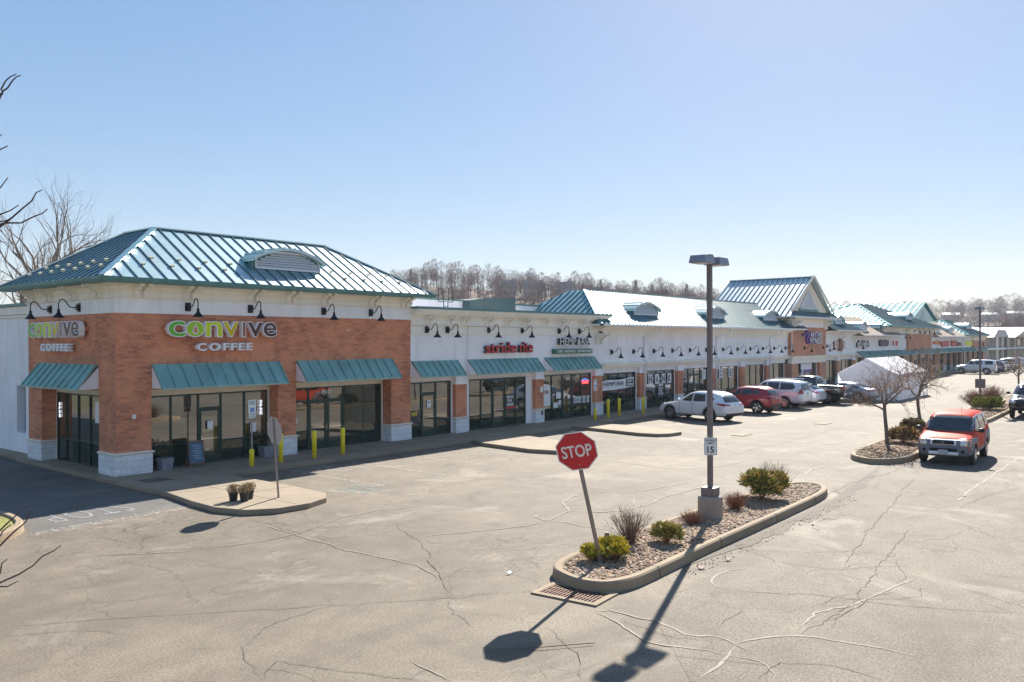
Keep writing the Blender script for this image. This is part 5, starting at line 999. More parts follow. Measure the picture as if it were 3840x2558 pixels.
def rrect(w_, h_, r): return [(sx*(w_-r)+r*cos(R(a)), sz*(h_-r)+r*sin(R(a))) for sx, sz, a0 in ((1,1,0),(-1,1,90),(-1,-1,180),(1,-1,270)) for a in (a0, a0+30, a0+60, a0+90)]
m = MB(P); m.prism([(x,.10,.24+z) for x, z in rrect(.155,.215,.03)], (0,.004,0)); pl = m.build('plate', SGN, sp)
m = MB(P); m.prism([(x,.104,.24+z) for x, z in rrect(.145,.205,.026)], (0,.001,0)); m.build('border', BLACK, pl); m = MB(P); m.prism([(x,.105,.24+z) for x, z in rrect(.139,.199,.024)], (0,.001,0)); m.build('face', SGN, pl)
word('SPEED', -.115, .115, .36, .405, P, [BLACK], pl, .02, .106, .1075, False, 'lettering'); word('LIMIT', -.09, .09, .295, .34, P, [BLACK], pl, .02, .106, .1075, False, 'lettering'); word('15', -.08, .08, .08, .235, P, [BLACK], pl, .025, .106, .1075, False, 'lettering')
m = MB(P); m.box(-.03,.06,.1,.03,.10,.14); m.box(-.03,.06,.34,.03,.10,.38); m.build('clamp', GALV, sp)
m = MB(); az = R(190); T = Matrix.Translation((61.65,10.9,0)) @ Matrix.Rotation(az, 4, 'Z'); m.T = T; m.box(.08,-.3,1.3,.085,.3,1.9); tag(m.build('pole_sign', BRZ), 'blank brown square sign plate on the far light pole', 'sign')
# ================================================================== SHOPFRONT CLUTTER
def planter(loc, lab, s=.23, seed=0):
    t = thing('planter', lab, 'planter', loc); m = MB(); a, b = s*.8, s
    i = m.add([(-a,-a,0),(a,-a,0),(a,a,0),(-a,a,0),(-b,-b,s*1.9),(b,-b,s*1.9),(b,b,s*1.9),(-b,b,s*1.9)])
    for q in ((3,2,1,0),(4,5,6,7),(0,1,5,4),(1,2,6,5),(2,3,7,6),(3,0,4,7)): m.f.append(tuple(i+k for k in q)); m.m.append(0)
    m.build('pot', plain('grey_planter', (.23,.24,.27), .7, 0, .25, 7), t); return t
def leafball(name, c, r, n, mat, parent=None, seed=1, sz=.05, squash=.8, twigmat=None):
    rnd = random.Random(seed); m = MB()
    for k in range(n):
        d = V3((rnd.gauss(0,1), rnd.gauss(0,1), rnd.gauss(0,1))).normalized(); q = r*rnd.random()**.45*(1+.25*noise.noise(d*2.2+V3((seed,0,0)))); p = V3((d.x*q, d.y*q, d.z*q*squash))+V3(c)
        u = V3((rnd.gauss(0,1), rnd.gauss(0,1), rnd.gauss(0,1)+.6)).normalized(); v = u.cross(V3((rnd.gauss(0,1), rnd.gauss(0,1), rnd.gauss(0,1)))).normalized(); s_ = sz*rnd.uniform(.5,1.3)
        m.face([p-v*s_*.35, p+u*s_, p+v*s_*.35, p-u*s_*.3])
    return m.build(name, mat, parent)
LEAFD = plain('dark_leaf', (.025,.05,.02), .6, 0, .4, 12)
for x, y, lab, sd in ((14.17,27.05,'grey square planter with dark shrub left of the chalkboard',3),(18.17,27.1,'grey square planter with dark shrub behind the blank stop sign',4)):
    t = planter((x,y,.15), lab, .22, sd); leafball('shrub', (0,0,.72), .33, 900, LEAFD, t, sd, .045, .95)
ab = thing('chalkboard', 'wooden A-frame chalkboard with blue slate standing by the coffee shop door', 'chalkboard', (15.25,27.0,.15), R(-8)); OAK = plain('brown_wood', (.17,.09,.05), .6, 0, .2, 12); SLT = plain('blue_slate', (.055,.13,.22), .6, 0, .15, 8)
for s in (-1, 1):
    T = Matrix.Rotation(R(12*s), 4, 'X'); m = MB(Matrix.Translation((0,s*.22,0)) @ T)
    for a, b, c, d_ in ((-.27,0,-.23,.92),(.23,0,.27,.92),(-.23,.86,.23,.92),(-.23,.1,.23,.15)): m.box(a,-.012,b,c,.012,d_)
    fr = m.build('frame', OAK, ab); m = MB(Matrix.Translation((0,s*.22,0)) @ T); m.box(-.23,-.006,.15,.23,.006,.86); sb = m.build('slate', SLT, fr)
    if s == -1:
        CH_ = plain('chalk', (.55,.6,.65), .9, 0, 0); m = MB(Matrix.Translation((0,s*.22,0)) @ T)
        for k in range(9): z = .76-k*.06; a = -.15+.03*(k % 3); m.box(a,-.0085,z,a+.3-.05*(k % 2),-.007,z+.012)
        m.build('chalk_marks', CH_, fr)
for (x, y), lab in zip(((12.58,20.3),(12.74,20.02),(13.02,20.22)), ('leftmost of the three black nursery pots with dried plants','front middle of the three black nursery pots with dried plants','rightmost of the three black nursery pots with dried plants')):
    t = thing('potted_plant', lab, 'potted plant', (x,y,.15), 0, 'dried potted plants on the walkway pad'); m = MB(); m.lathe([(.10,0),(.125,.2),(.135,.2),(.135,.23),(.12,.23),(.11,.19)], n=16); m.build('pot', PLAS, t)
    leafball('dry_foliage', (0,0,.33), .19, 700, plain('dry_leaf', (.30,.21,.10), .9, 0, .35, 15), t, int(x*10), .035, .75)
def light_string():
    pass
# vending/phone box shapes inside windows are left to reflections
# ================================================================== TENT
TENT = plain('white_tent_cloth', (.86,.86,.90), .7, 0, .06, .8, .1, 4)
_t = TENT.node_tree; _tr = _t.nodes.new('ShaderNodeBsdfTranslucent'); _tr.inputs[0].default_value = (.85,.85,.9,1); _mx = _t.nodes.new('ShaderNodeMixShader'); _mx.inputs[0].default_value = .45
_t.links.new(_t.nodes['Principled BSDF'].outputs[0], _mx.inputs[1]); _t.links.new(_tr.outputs[0], _mx.inputs[2]); _t.links.new(_mx.outputs[0], _t.nodes['Material Output'].inputs[0])
tt = thing('frame_tent', 'white gabled frame tent with walls standing in the car park beyond the pickup', 'tent', (69,19,0), absolute=True); tx0, tx1, ty0, ty1, te, ta = 65.0, 73.8, 16.9, 21.2, 1.95, 3.12; tm_ = (ty0+ty1)/2
def drape(mb, a, b, c, d_, n=10, sag=.06):
    a, b, c, d_ = map(V3, (a, b, c, d_))
    for i in range(n):
        for j in range(4):
            def P_(s, t_): p = a.lerp(b, s).lerp(d_.lerp(c, s), t_); p.z -= sag*sin(pi*t_)*(.6+.4*sin(s*12)); return p
            mb.face([P_(i/n, j/4), P_((i+1)/n, j/4), P_((i+1)/n, (j+1)/4), P_(i/n, (j+1)/4)])
m = MB(); drape(m, (tx0,ty0,te),(tx1,ty0,te),(tx1-.3,tm_,ta),(tx0,tm_,ta)); drape(m, (tx0,ty1,te),(tx1,ty1,te),(tx1-.3,tm_,ta),(tx0,tm_,ta)); m.face([(tx1,ty0,te),(tx1,ty1,te),(tx1-.3,tm_,ta)]); m.build('canopy', TENT, tt, smooth=True)
m = MB(); m.face([(tx0+.02,ty0,te),(tx0+.02,ty1,te),(tx0+.02,tm_,ta-.02)]); m.face([(tx0+.02,ty0,0),(tx0+.02,ty1,0),(tx0+.02,ty1,te),(tx0+.02,ty0,te)])
for k in range(22): a = tx0+(tx1-tx0)*k/22; b = tx0+(tx1-tx0)*(k+1)/22; m.face([(a,ty0+.03*sin(k*1.7),0),(b,ty0+.03*sin((k+1)*1.7),0),(b,ty0,te),(a,ty0,te)])
m.box(tx0,ty0-.03,te-.22,tx1,ty0-.015,te); m.build('side_wall', TENT, tt)
for x, y in ((tx0,ty0),(tx1,ty0),(tx0,ty1),(tx1,ty1),((tx0+tx1)/2,ty0)): m = MB(); m.tube([(x,y,0),(x,y,te)], .04, 8); m.build('leg', WPT, tt)
# ================================================================== VEHICLES
def cut_poly(poly, res):
    bm = bmesh.new(); f = bm.faces.new([bm.verts.new((a, b, 0)) for a, b in poly]); a0, a1 = min(p[0] for p in poly), max(p[0] for p in poly); b0_, b1 = min(p[1] for p in poly), max(p[1] for p in poly)
    for ax, lo, hi in ((0, a0, a1), (1, b0_, b1)):
        n = int((hi-lo)/res)
        for k in range(1, n+1):
            v = lo+(hi-lo)*k/(n+1); co = [0,0,0]; no = [0,0,0]; co[ax] = v; no[ax] = 1
            bmesh.ops.bisect_plane(bm, geom=bm.verts[:]+bm.edges[:]+bm.faces[:], plane_co=co, plane_no=no)
    vs = [v.co.copy() for v in bm.verts]; bm.verts.index_update(); fs = [tuple(v.index for v in f.verts) for f in bm.faces]; bm.free(); return vs, fs
def panel(bvh, poly, axis, sign, off, name, mat, parent, res=.12, th=.004):
    vs, fs = cut_poly(poly, res); out = []
    for v in vs:
        if axis == 'y': o, d = V3((v.x, sign*3, v.y)), V3((0, -sign, 0))
        elif axis == 'x': o, d = V3((sign*5, v.x, v.y)), V3((-sign, 0, 0))
        else: o, d = V3((v.x, v.y, 4)), V3((0, 0, -1))
        h, n, _, _ = bvh.ray_cast(o, d)
        if h is None: h, n, _, _ = bvh.find_nearest(o+d*2)
        if n.dot(d) > 0: n = -n
        out.append(h + n*off)
    m = MB(); m.v = out; m.f = fs; m.m = [0]*len(fs); ob = m.build(name, mat, parent, smooth=True)
    if th: s = ob.modifiers.new('s', 'SOLIDIFY'); s.thickness = th; s.offset = 1
    return ob
def loft(st):
    V, F = [], []; n = 16
    for x, zb, zm, zt, wl, wm, wt in st:
        g = zt-zm; h = [(0,zb),(.8*wl,zb),(wl,zb+.09),(wl+.015,(zb+zm)*.5),(wm,zm-.04),(wm-.02,zm+min(.02,g*.3)),(wt,zt-min(.09,g*.45)),(wt*.72,zt-.004),(0,zt+.012)]
        V += [V3((x, y, z)) for y, z in h] + [V3((x, -y, z)) for y, z in h[-2:0:-1]]
    for k in range(len(st)-1):
        for j in range(n): a, b = k*n+j, k*n+(j+1)%n; F.append((a, a+n, b+n, b))
    F.append(tuple(range(n))); F.append(tuple((len(st)-1)*n+j for j in reversed(range(n)))); return V, F
def evalmesh(o):
    dg = bpy.context.evaluated_depsgraph_get(); dg.update(); me = bpy.data.meshes.new_from_object(o.evaluated_get(dg)); return me
def wheel(parent, x, y, r, wd, ns, hub=RIM, seed=0):
    s = 1 if y > 0 else -1; m = MB(); c = (x, y, r)
    m.lathe([(r*.62,-wd/2),(r*.9,-wd/2),(r*.98,-wd*.4),(r,-wd*.25),(r,wd*.25),(r*.98,wd*.4),(r*.9,wd/2),(r*.62,wd/2)], c, 28, axis='Y'); m.lathe([(r*.6,-.03),(r*.6,.0)], (x, y, r), 20, axis='Y')
    w_ = m.build('wheel', TYRE, parent, smooth=True)
    m = MB(); f = s*wd*.5; 
    m.lathe([(r*.64,f-s*.015),(r*.67,f),(r*.62,f+s*.004),(r*.58,f-s*.05)], c, 28, axis='Y'); m.lathe([(r*.14,f-s*.05),(r*.13,f+s*.002),(r*.05,f+s*.006)], c, 12, axis='Y')
    for k in range(ns):
        a = 2*pi*k/ns+seed; m.beam((x+cos(a)*r*.1, y+f-s*.03, r+sin(a)*r*.1), (x+cos(a)*r*.62, y+f-s*.012, r+sin(a)*r*.62), r*.10 if ns > 7 else r*.17, s*.03, (0, 1, 0))
    m.build('rim', hub, w_); return w_
def car(name, lab, cat, loc, heading, S, group=None):
    t = thing(name, lab, cat, loc, R(heading), group); st = S['st']; V, F = loft(st); me = bpy.data.meshes.new('b'); me.from_pydata(V, [], F); o = bpy.data.objects.new('b', me); COL.objects.link(o)
    for m_ in (S['paint'], PLAS, S.get('clad', PLAS)): me.materials.append(m_)
    ss = o.modifiers.new('s', 'SUBSURF'); ss.levels = 2; ss.render_levels = 2
    xf, xr, wr, wy = S['xf'], S['xr'], S['wr'], S['wy']; c = MB()
    for x in (xf, xr):
        for s in (-1, 1): c.lathe([(wr*1.16,s*(wy-.28)),(wr*1.16,s*(wy+.5))] if s > 0 else [(wr*1.16,s*(wy+.5)),(wr*1.16,s*(wy-.28))], (x, 0, wr*1.02), 28, 1, axis='Y')
    if 'bed' in S: a, b, hw, zb = S['bed']; c.box(a, -hw, zb, b, hw, 3, 1)
    co = c.build('c', [S['paint'], PLAS]); bm = bmesh.new(); bm.from_mesh(co.data); bmesh.ops.recalc_face_normals(bm, faces=bm.faces); bm.to_mesh(co.data); bm.free()
    bm = bmesh.new(); bm.from_mesh(me); bmesh.ops.recalc_face_normals(bm, faces=bm.faces); bm.to_mesh(me); bm.free()
    bo = o.modifiers.new('b', 'BOOLEAN'); bo.operation = 'DIFFERENCE'; bo.object = co; bo.solver = 'EXACT'
    nm = evalmesh(o); bpy.data.objects.remove(o); bpy.data.objects.remove(co)
    cz = S.get('cladz'); 
    for p in nm.polygons:
        p.use_smooth = True
        if p.material_index == 0 and cz and p.center.z < cz: p.material_index = 2
    body = bpy.data.objects.new('body', nm); COL.objects.link(body); body.parent = t; nm.name = 'body'
    bvh = BVHTree.FromPolygons([v.co for v in nm.vertices], [tuple(p.vertices) for p in nm.polygons])
    for poly in S.get('side', []):
        for s in (1, -1): panel(bvh, poly, 'y', s, .006, 'side_window', CGLASS, t)
    for s, poly, nm_ in ((1, S['ws'], 'windshield'), (-1, S['rw'], 'rear_window')):
        if poly: panel(bvh, [(-a, b) for a, b in poly[::-1]] + poly, 'x', s, .006, nm_, CGLASS, t)
    for key, nm_, ax, s, mt in (('hl','headlight','x',1,LENS),('tl','tail_light','x',-1,TAIL),('tls','tail_light','y',0,TAIL),('hls','headlight','y',0,LENS),('amb','turn_signal','x',1,AMBER),('clads','cladding','y',0,S.get('clad',PLAS)),('lines','door_seam','y',0,BLACK),('hand','door_handle','y',0,S.get('hmat',S['paint'])),('bumper','bumper','x',1,S.get('clad',PLAS)),('rbump','rear_bumper','x',-1,S.get('clad',PLAS)),('fog','fog_lamp','x',1,LENS),('skid','skid_plate','x',1,SILV)):
        for poly in S.get(key, []):
            sides = [s] if ax == 'x' else [1, -1]; mirror = [1, -1] if ax == 'x' and not (min(p[0] for p in poly) < 0 < max(p[0] for p in poly)) else [1]
            for q in sides:
                for mm in mirror: panel(bvh, [(a*mm, b) for a, b in poly], ax, q, .009 if key != 'hand' else .02, nm_, mt, t, .08)
    for poly, s, mt, nm_ in S.get('extra', []): panel(bvh, poly, 'x', s, .012, nm_, mt, t, .08)
    for poly, mt, nm_ in S.get('top', []): panel(bvh, poly, 'z', 1, .006, nm_, mt, t, .15)
    for x in (xf, xr):
        for s in (-1, 1): wheel(t, x, s*wy, wr, .22, S.get('ns', 10), S.get('rim', RIM))
    mx, mz, my = S['mir']
    for s in (-1, 1):
        m = MB(); m.lathe([(.02,-.1),(.075,-.09),(.085,0),(.07,.09),(.02,.1)], (0,0,0), 12, axis='Y'); m.v = [V3((v.x*.75+mx, v.y+s*(my+.13), v.z*.95+mz)) for v in m.v]; m.beam((mx,s*(my-.06),mz-.06),(mx,s*(my+.08),mz-.03), .05, .03); m.build('mirror', S.get('mirmat', S['paint']), t, smooth=True)
    if 'rails' in S:
        a, b, y, z = S['rails']
        for s in (-1, 1): m = MB(); m.tube([(a,s*y,z-.05),(a-.06,s*y,z),(b+.06,s*y,z),(b,s*y,z-.05)], .018, 6); m.build('roof_rail', S.get('railmat', PLAS), t, smooth=True)
    if 'plate' in S: x, z = S['plate']; m = MB(); m.box(x,-.15,z,x-.012*(1 if x < 0 else -1),.15,z+.15); m.build('number_plate', plain('number_plate', (.4,.42,.5), .5, 0, 0), t)
    return t
def arch(x, z, r0, r1, a0=0, a1=180, n=12): return [(x+r1*cos(R(a0+(a1-a0)*k/n)), z+r1*sin(R(a0+(a1-a0)*k/n))) for k in range(n+1)] + [(x+r0*cos(R(a1-(a1-a0)*k/n)), z+r0*sin(R(a1-(a1-a0)*k/n))) for k in range(n+1)]
def seam(x, z0, z1, dx=0, w=.014): return [(x,z0),(x+w,z0),(x+w+dx,z1),(x+dx,z1)]
PW = paint('pearl_white_paint', (.80,.80,.84), .1, .25); PR_ = paint('dark_red_paint', (.33,.01,.022), .3, .35, .6); PBK = paint('black_paint', (.012,.013,.018), .2, .2); PSB = paint('silver_blue_paint', (.28,.33,.42), .6, .3); POR = paint('orange_red_paint', (.60,.06,.035), .0, .5, .05, .02); PCL = plain('grey_cladding', (.16,.165,.20), .55, .1, .05); PSI = paint('silver_paint', (.5,.51,.54), .7, .3); PBL = paint('dark_blue_paint', (.03,.05,.11), .4, .25); PGY = paint('grey_black_paint', (.05,.055,.06), .5, .3)
# station: x, z_bottom, z_belt, z_top, w_low, w_belt, w_top
def suvS(L, W, H, zb=.26, hood=.98, belt=1.02, cowl=.95, wst=.25, rt=-1.75, tail=-2.2, slopeback=.35, wr=.37, ov=.92, wb=2.75, paint_=PW, drop=.0):
    w = W/2; f = L/2; xf = f-ov; xr = xf-wb
    st = [(-f, zb+.2, .80, .92, w-.14, w-.12, w-.30), (-f+.06, zb+.1, .86, belt+.02, w-.07, w-.06, w-.24), (-f+.16, zb+.02, .95, belt+.12+drop, w-.03, w-.03, w-.22), (-f+slopeback, zb, belt, H-.16, w-.01, w-.01, w-.24), (-f+slopeback+.3, zb, belt, H-.04, w, w, w-.22), (xr+.2, zb, belt, H, w, w, w-.20), (wst-.6, zb, belt, H, w, w, w-.19), (wst, zb, belt, H-.05, w, w-.01, w-.22), (cowl, zb, belt-.03, hood+.03, w, w-.02, w-.14), (cowl+.35, zb, hood-.10, hood, w, w-.03, w-.2), (f-.35, zb+.02, hood-.2, hood-.1, w-.03, w-.06, w-.25), (f-.08, zb+.04, hood-.34, hood-.24, w-.14, w-.16, w-.34), (f, zb+.1, hood-.42, hood-.36, w-.28, w-.3, w-.42)]
    return dict(st=st, xf=xf, xr=xr, wr=wr, wy=w-.13, paint=paint_, mir=(cowl-.28, belt+.08, w), L=L, W=W, H=H)
# white crossover
s = suvS(4.74, 1.9, 1.66, rt=-1.5, slopeback=.5, belt=1.05, hood=1.02); s.update(
 side=[[(.66,1.09),(.02,1.50),(-.12,1.52),(-.12,1.09)],[(-.2,1.09),(-.2,1.525),(-.95,1.50),(-1.05,1.12)],[(-1.13,1.13),(-1.04,1.49),(-1.38,1.44),(-1.62,1.24)]], ws=[(.78,1.09),(.60,1.50)], rw=[(.72,1.10),(.56,1.44)], hl=[[(.42,.70),(.84,.76),(.84,.86),(.45,.80)]], hls=[[(1.85,.80),(2.12,.74),(2.12,.82),(1.85,.90)]],
 tl=[[(.38,.96),(.90,1.04),(.90,.94),(.5,.90)]], tls=[[(-2.3,.88),(-1.85,.98),(-1.7,1.06),(-2.2,1.04)]], lines=[seam(-.16,.42,1.05), seam(-1.12,.5,1.1,-.1), seam(.72,.42,1.0)], hand=[[(-.45,.92),(-.25,.92),(-.25,.955),(-.45,.955)],[(-1.35,.95),(-1.15,.95),(-1.15,.985),(-1.35,.985)]], rails=(-.1,-1.3,.66,1.69), plate=(-2.345,.80), cladz=.36, skid=[], bumper=[[(-.6,.4),(.6,.4),(.5,.72),(-.5,.72)]], rbump=[[(-.78,.36),(.78,.36),(.8,.5),(-.8,.5)]], clads=[arch(s['xf'],.37,.43,.49),arch(s['xr'],.37,.43,.49)], mirmat=PW)
car('crossover_car', 'pearl white crossover nearest the camera in the row parked nose to the shops', 'car', (43.15,21.75,0), 80, s)
# dark red small suv
s = suvS(4.4, 1.82, 1.65, slopeback=.34, belt=1.08, hood=1.06, cowl=.82, wst=.15, wb=2.64, ov=.86, paint_=PR_); s.update(
 side=[[(.55,1.12),(.0,1.48),(-.15,1.50),(-.15,1.12)],[(-.23,1.12),(-.23,1.50),(-.9,1.49),(-.95,1.13)],[(-1.03,1.14),(-.98,1.48),(-1.35,1.44),(-1.5,1.28)]], ws=[(.74,1.12),(.58,1.48)], rw=[(.66,1.16),(.55,1.46)], hl=[[(.45,.86),(.82,.90),(.82,.98),(.45,.94)]], tl=[[(.42,1.0),(.84,1.02),(.84,1.12),(.42,1.1)]], tls=[[(-2.1,1.02),(-1.75,1.05),(-1.75,1.13),(-2.1,1.13)]],
 lines=[seam(-.19,.45,1.08), seam(-1.0,.55,1.12,-.08), seam(.68,.45,1.05)], rails=(-.1,-1.4,.63,1.69), plate=(-2.17,.88), cladz=.44, clad=PLAS, clads=[arch(s['xf'],.37,.43,.52),arch(s['xr'],.37,.43,.52)], ns=5, rbump=[[(-.74,.36),(.74,.36),(.78,.6),(-.78,.6)]], hand=[[(-.45,.95),(-.25,.95),(-.25,.985),(-.45,.985)]])
car('small_suv', 'dark red small suv with black wheel arches parked second in the row', 'car', (49.35,21.85,0), 86, s)
# big white suv
s = suvS(4.88, 1.9, 1.87, zb=.34, slopeback=.22, belt=1.2, hood=1.18, cowl=.98, wst=.42, wb=2.79, ov=.87, wr=.39, paint_=PW); s.update(
 side=[[(.78,1.25),(.28,1.68),(.02,1.71),(.02,1.25)],[(-.06,1.25),(-.06,1.71),(-.85,1.70),(-.85,1.25)],[(-.93,1.25),(-.93,1.70),(-1.75,1.66),(-1.95,1.42),(-1.8,1.27)]], ws=[(.76,1.26),(.6,1.68)], rw=[(.7,1.22),(.58,1.66)], hl=[[(.5,.9),(.84,.92),(.84,1.06),(.5,1.0)]], tl=[[(.6,1.0),(.86,.98),(.86,1.3),(.7,1.28)]], tls=[[(-2.4,.98),(-2.15,1.0),(-2.25,1.32),(-2.36,1.3)]],
 lines=[seam(-.02,.5,1.2), seam(-.89,.55,1.2), seam(.85,.5,1.15), seam(-2.1,.6,1.6,-.05)], rails=(.1,-1.9,.68,1.92), railmat=SILV, plate=(-2.42,.92), ns=14, hand=[[(-.35,1.05),(-.13,1.05),(-.13,1.09),(-.35,1.09)],[(-1.15,1.05),(-.95,1.05),(-.95,1.09),(-1.15,1.09)]], hmat=CHROME, rbump=[[(-.6,.42),(.6,.42),(.6,.5),(-.6,.5)]])
car('large_suv', 'large white suv with roof rails parked third in the row', 'car', (54.1,21.95,0), 88, s)
# white electric hatch
s = suvS(4.75, 1.92, 1.62, zb=.22, slopeback=.85, belt=1.02, hood=.98, cowl=1.1, wst=.3, wb=2.89, ov=.88, wr=.36, paint_=PW); s.update(
 side=[[(.8,1.06),(.1,1.46),(-.1,1.48),(-.1,1.06)],[(-.17,1.06),(-.17,1.48),(-1.0,1.42),(-1.55,1.18),(-1.5,1.09)]], ws=[(.76,1.08),(.6,1.46)], rw=[(.68,1.14),(.6,1.44)], hl=[[(.5,.7),(.84,.74),(.84,.82),(.5,.76)]], tl=[[(.42,.92),(.9,.98),(.9,.88),(.55,.86)]], tls=[[(-2.3,.9),(-1.95,.98),(-1.95,1.03),(-2.3,1.0)]], lines=[seam(-.13,.4,1.02), seam(-1.1,.5,1.05,-.12)], plate=(-2.35,.82), ns=7, rbump=[[(-.7,.28),(.7,.28),(.76,.44),(-.76,.44)]], top=[([(-1.5,-.5),(-.2,-.55),(-.2,.55),(-1.5,.5)], CGLASS, 'glass_roof')])
car('hatchback_car', 'smooth white hatchback with sloping rear glass tucked between white suv and black pickup', 'car', (57.15,22.0,0), 89, s)
# black pickup
def truckS(L=5.9, W=2.03, H=1.96, paint_=PBK):
    w = W/2; f = L/2; xf = f-.95; xr = xf-3.68
    st = [(-f, .55, 1.2, 1.32, w-.08, w-.06, w-.08), (-f+.05, .5, 1.22, 1.36, w-.02, w-.02, w-.05), (-f+.5, .5, 1.24, 1.38, w, w, w-.04), (-1.05, .48, 1.24, 1.38, w, w, w-.04), (-.98, .45, 1.26, 1.42, w, w, w-.05), (-.93, .44, 1.28, H-.1, w, w, w-.2), (-.7, .44, 1.28, H, w, w, w-.2), (.35, .44, 1.28, H, w, w, w-.2), (.75, .44, 1.26, H-.12, w, w-.01, w-.24), (1.3, .44, 1.2, 1.27, w, w-.02, w-.12), (1.5, .44, 1.14, 1.24, w, w-.03, w-.16), (f-.3, .44, 1.06, 1.18, w-.02, w-.05, w-.2), (f-.06, .46, .98, 1.1, w-.06, w-.08, w-.22), (f, .5, .9, 1.0, w-.12, w-.14, w-.3)]
    return dict(st=st, xf=xf, xr=xr, wr=.42, wy=w-.14, paint=paint_, mir=(.95,1.36,w+.05), mirmat=PLAS, bed=(-f+.1,-1.1,w-.16,.95),
     side=[[(1.08,1.30),(.62,1.72),(.12,1.78),(.12,1.30)],[(.04,1.30),(.04,1.78),(-.7,1.77),(-.72,1.30)]], ws=[(.80,1.34),(.62,1.76)], rw=[(.66,1.45),(.58,1.8)], lines=[seam(.08,.55,1.28), seam(-.84,.6,1.28), seam(1.15,.6,1.22)], ns=6, hand=[[(-.15,1.12),(.02,1.12),(.02,1.16),(-.15,1.16)]])
s = truckS(); s.update(tl=[[(.78,1.02),(.96,1.02),(.96,1.3),(.78,1.3)]], tls=[[(-2.93,1.04),(-2.75,1.04),(-2.75,1.3),(-2.93,1.3)]], plate=(-2.99,.68), hl=[[(.6,.85),(.9,.85),(.9,1.02),(.6,1.0)]], rbump=[[(-.9,.56),(.9,.56),(.9,.78),(-.9,.78)]], clad=CHROME)
car('pickup_truck', 'black crew cab pickup truck parked fifth in the row before the white tent', 'pickup truck', (59.55,21.6,0), 90, s)
# silver-blue sedan
def sedanS(L=4.85, W=1.84, H=1.45, paint_=PSB):
    w = W/2; f = L/2; xf = f-.93; xr = xf-2.8
    st = [(-f, .42, .72, .88, w-.14, w-.12, w-.2), (-f+.07, .32, .84, .98, w-.06, w-.05, w-.14), (-f+.3, .26, .9, 1.02, w-.02, w-.03, w-.14), (-f+.62, .24, .93, 1.05, w, w-.01, w-.15), (-1.15, .24, .95, 1.3, w, w, w-.26), (-.75, .24, .96, H-.04, w, w, w-.26), (-.2, .24, .96, H, w, w, w-.25), (.25, .24, .96, H-.05, w, w-.01, w-.26), (1.05, .24, .93, .98, w, w-.02, w-.15), (1.35, .24, .86, .94, w, w-.03, w-.2), (f-.3, .26, .76, .84, w-.04, w-.07, w-.26), (f-.06, .3, .64, .72, w-.14, w-.16, w-.34), (f, .36, .58, .64, w-.28, w-.3, w-.42)]
    return dict(st=st, xf=xf, xr=xr, wr=.33, wy=w-.12, paint=paint_, mir=(.72,1.02,w), side=[[(.75,.99),(.12,1.32),(-.1,1.33),(-.1,.99)],[(-.17,.99),(-.17,1.33),(-.75,1.3),(-1.35,1.08),(-1.25,1.0)]], ws=[(.74,1.0),(.56,1.33)], rw=[(.66,1.06),(.54,1.33)], tl=[[(.42,.84),(.86,.88),(.86,.96),(.42,.94)]], tls=[[(-2.35,.84),(-2.0,.9),(-2.0,.95),(-2.35,.94)]], hl=[[(.45,.6),(.82,.66),(.82,.74),(.45,.7)]], plate=(-2.42,.62), lines=[seam(-.13,.35,.97), seam(-1.1,.42,1.0,-.1), seam(.85,.35,.95)])
car('sedan_car', 'silver blue sedan with sunlit roof parked beside the white tent', 'car', (62.5,19.95,0), 90, sedanS())
# far parked cars
s = suvS(4.83, 1.92, 1.89, zb=.36, slopeback=.12, belt=1.22, hood=1.2, cowl=1.0, wst=.55, wb=2.88, ov=.85, wr=.4, paint_=PW); s.update(side=[[(.85,1.26),(.45,1.68),(.05,1.70),(.05,1.26)],[(-.03,1.26),(-.03,1.7),(-.85,1.72),(-.85,1.26)],[(-1.15,1.26),(-1.15,1.74),(-2.05,1.74),(-2.05,1.26)]], ws=[(.76,1.27),(.64,1.68)], rw=[(.7,1.2),(.62,1.7)], tl=[[(.72,.95),(.88,.95),(.88,1.35),(.72,1.35)]], tls=[[(-2.4,.95),(-2.25,.95),(-2.25,1.35),(-2.4,1.35)]], ns=9, lines=[seam(.01,.5,1.2), seam(-.9,.5,1.2)])
car('boxy_suv', 'boxy white suv parked alone far down the shop row', 'car', (121.6,22.0,0), 92, s)
fr = suvS(4.7, 1.88, 1.7, belt=1.08, hood=1.05, paint_=PBL); fr.update(side=[[(.66,1.12),(.02,1.5),(-.12,1.52),(-.12,1.12)],[(-.2,1.12),(-.2,1.52),(-1.5,1.48),(-1.7,1.2)]], ws=[(.76,1.12),(.6,1.5)], rw=[(.7,1.14),(.56,1.48)], tl=[[(.5,.95),(.86,.98),(.86,1.08),(.5,1.05)]])
car('parked_car', 'dark blue suv parked right behind the far boxy white suv', 'car', (126.0,21.6,0), 90, fr)
car('parked_car', 'pale silver sedan parked third in the far group', 'car', (130.2,21.5,0), 90, sedanS(paint_=PSI)); car('parked_car', 'dark grey sedan parked fourth in the far group', 'car', (134.5,21.5,0), 90, sedanS(paint_=PGY))
f2 = dict(fr); f2['paint'] = PSI; car('parked_car', 'silver suv parked near the end of the far group', 'car', (141.5,22,0), 90, f2); f3 = dict(fr); f3['paint'] = PW; car('parked_car', 'white suv farthest down the far group of parked cars', 'car', (149.5,22.4,0), 90, f3)
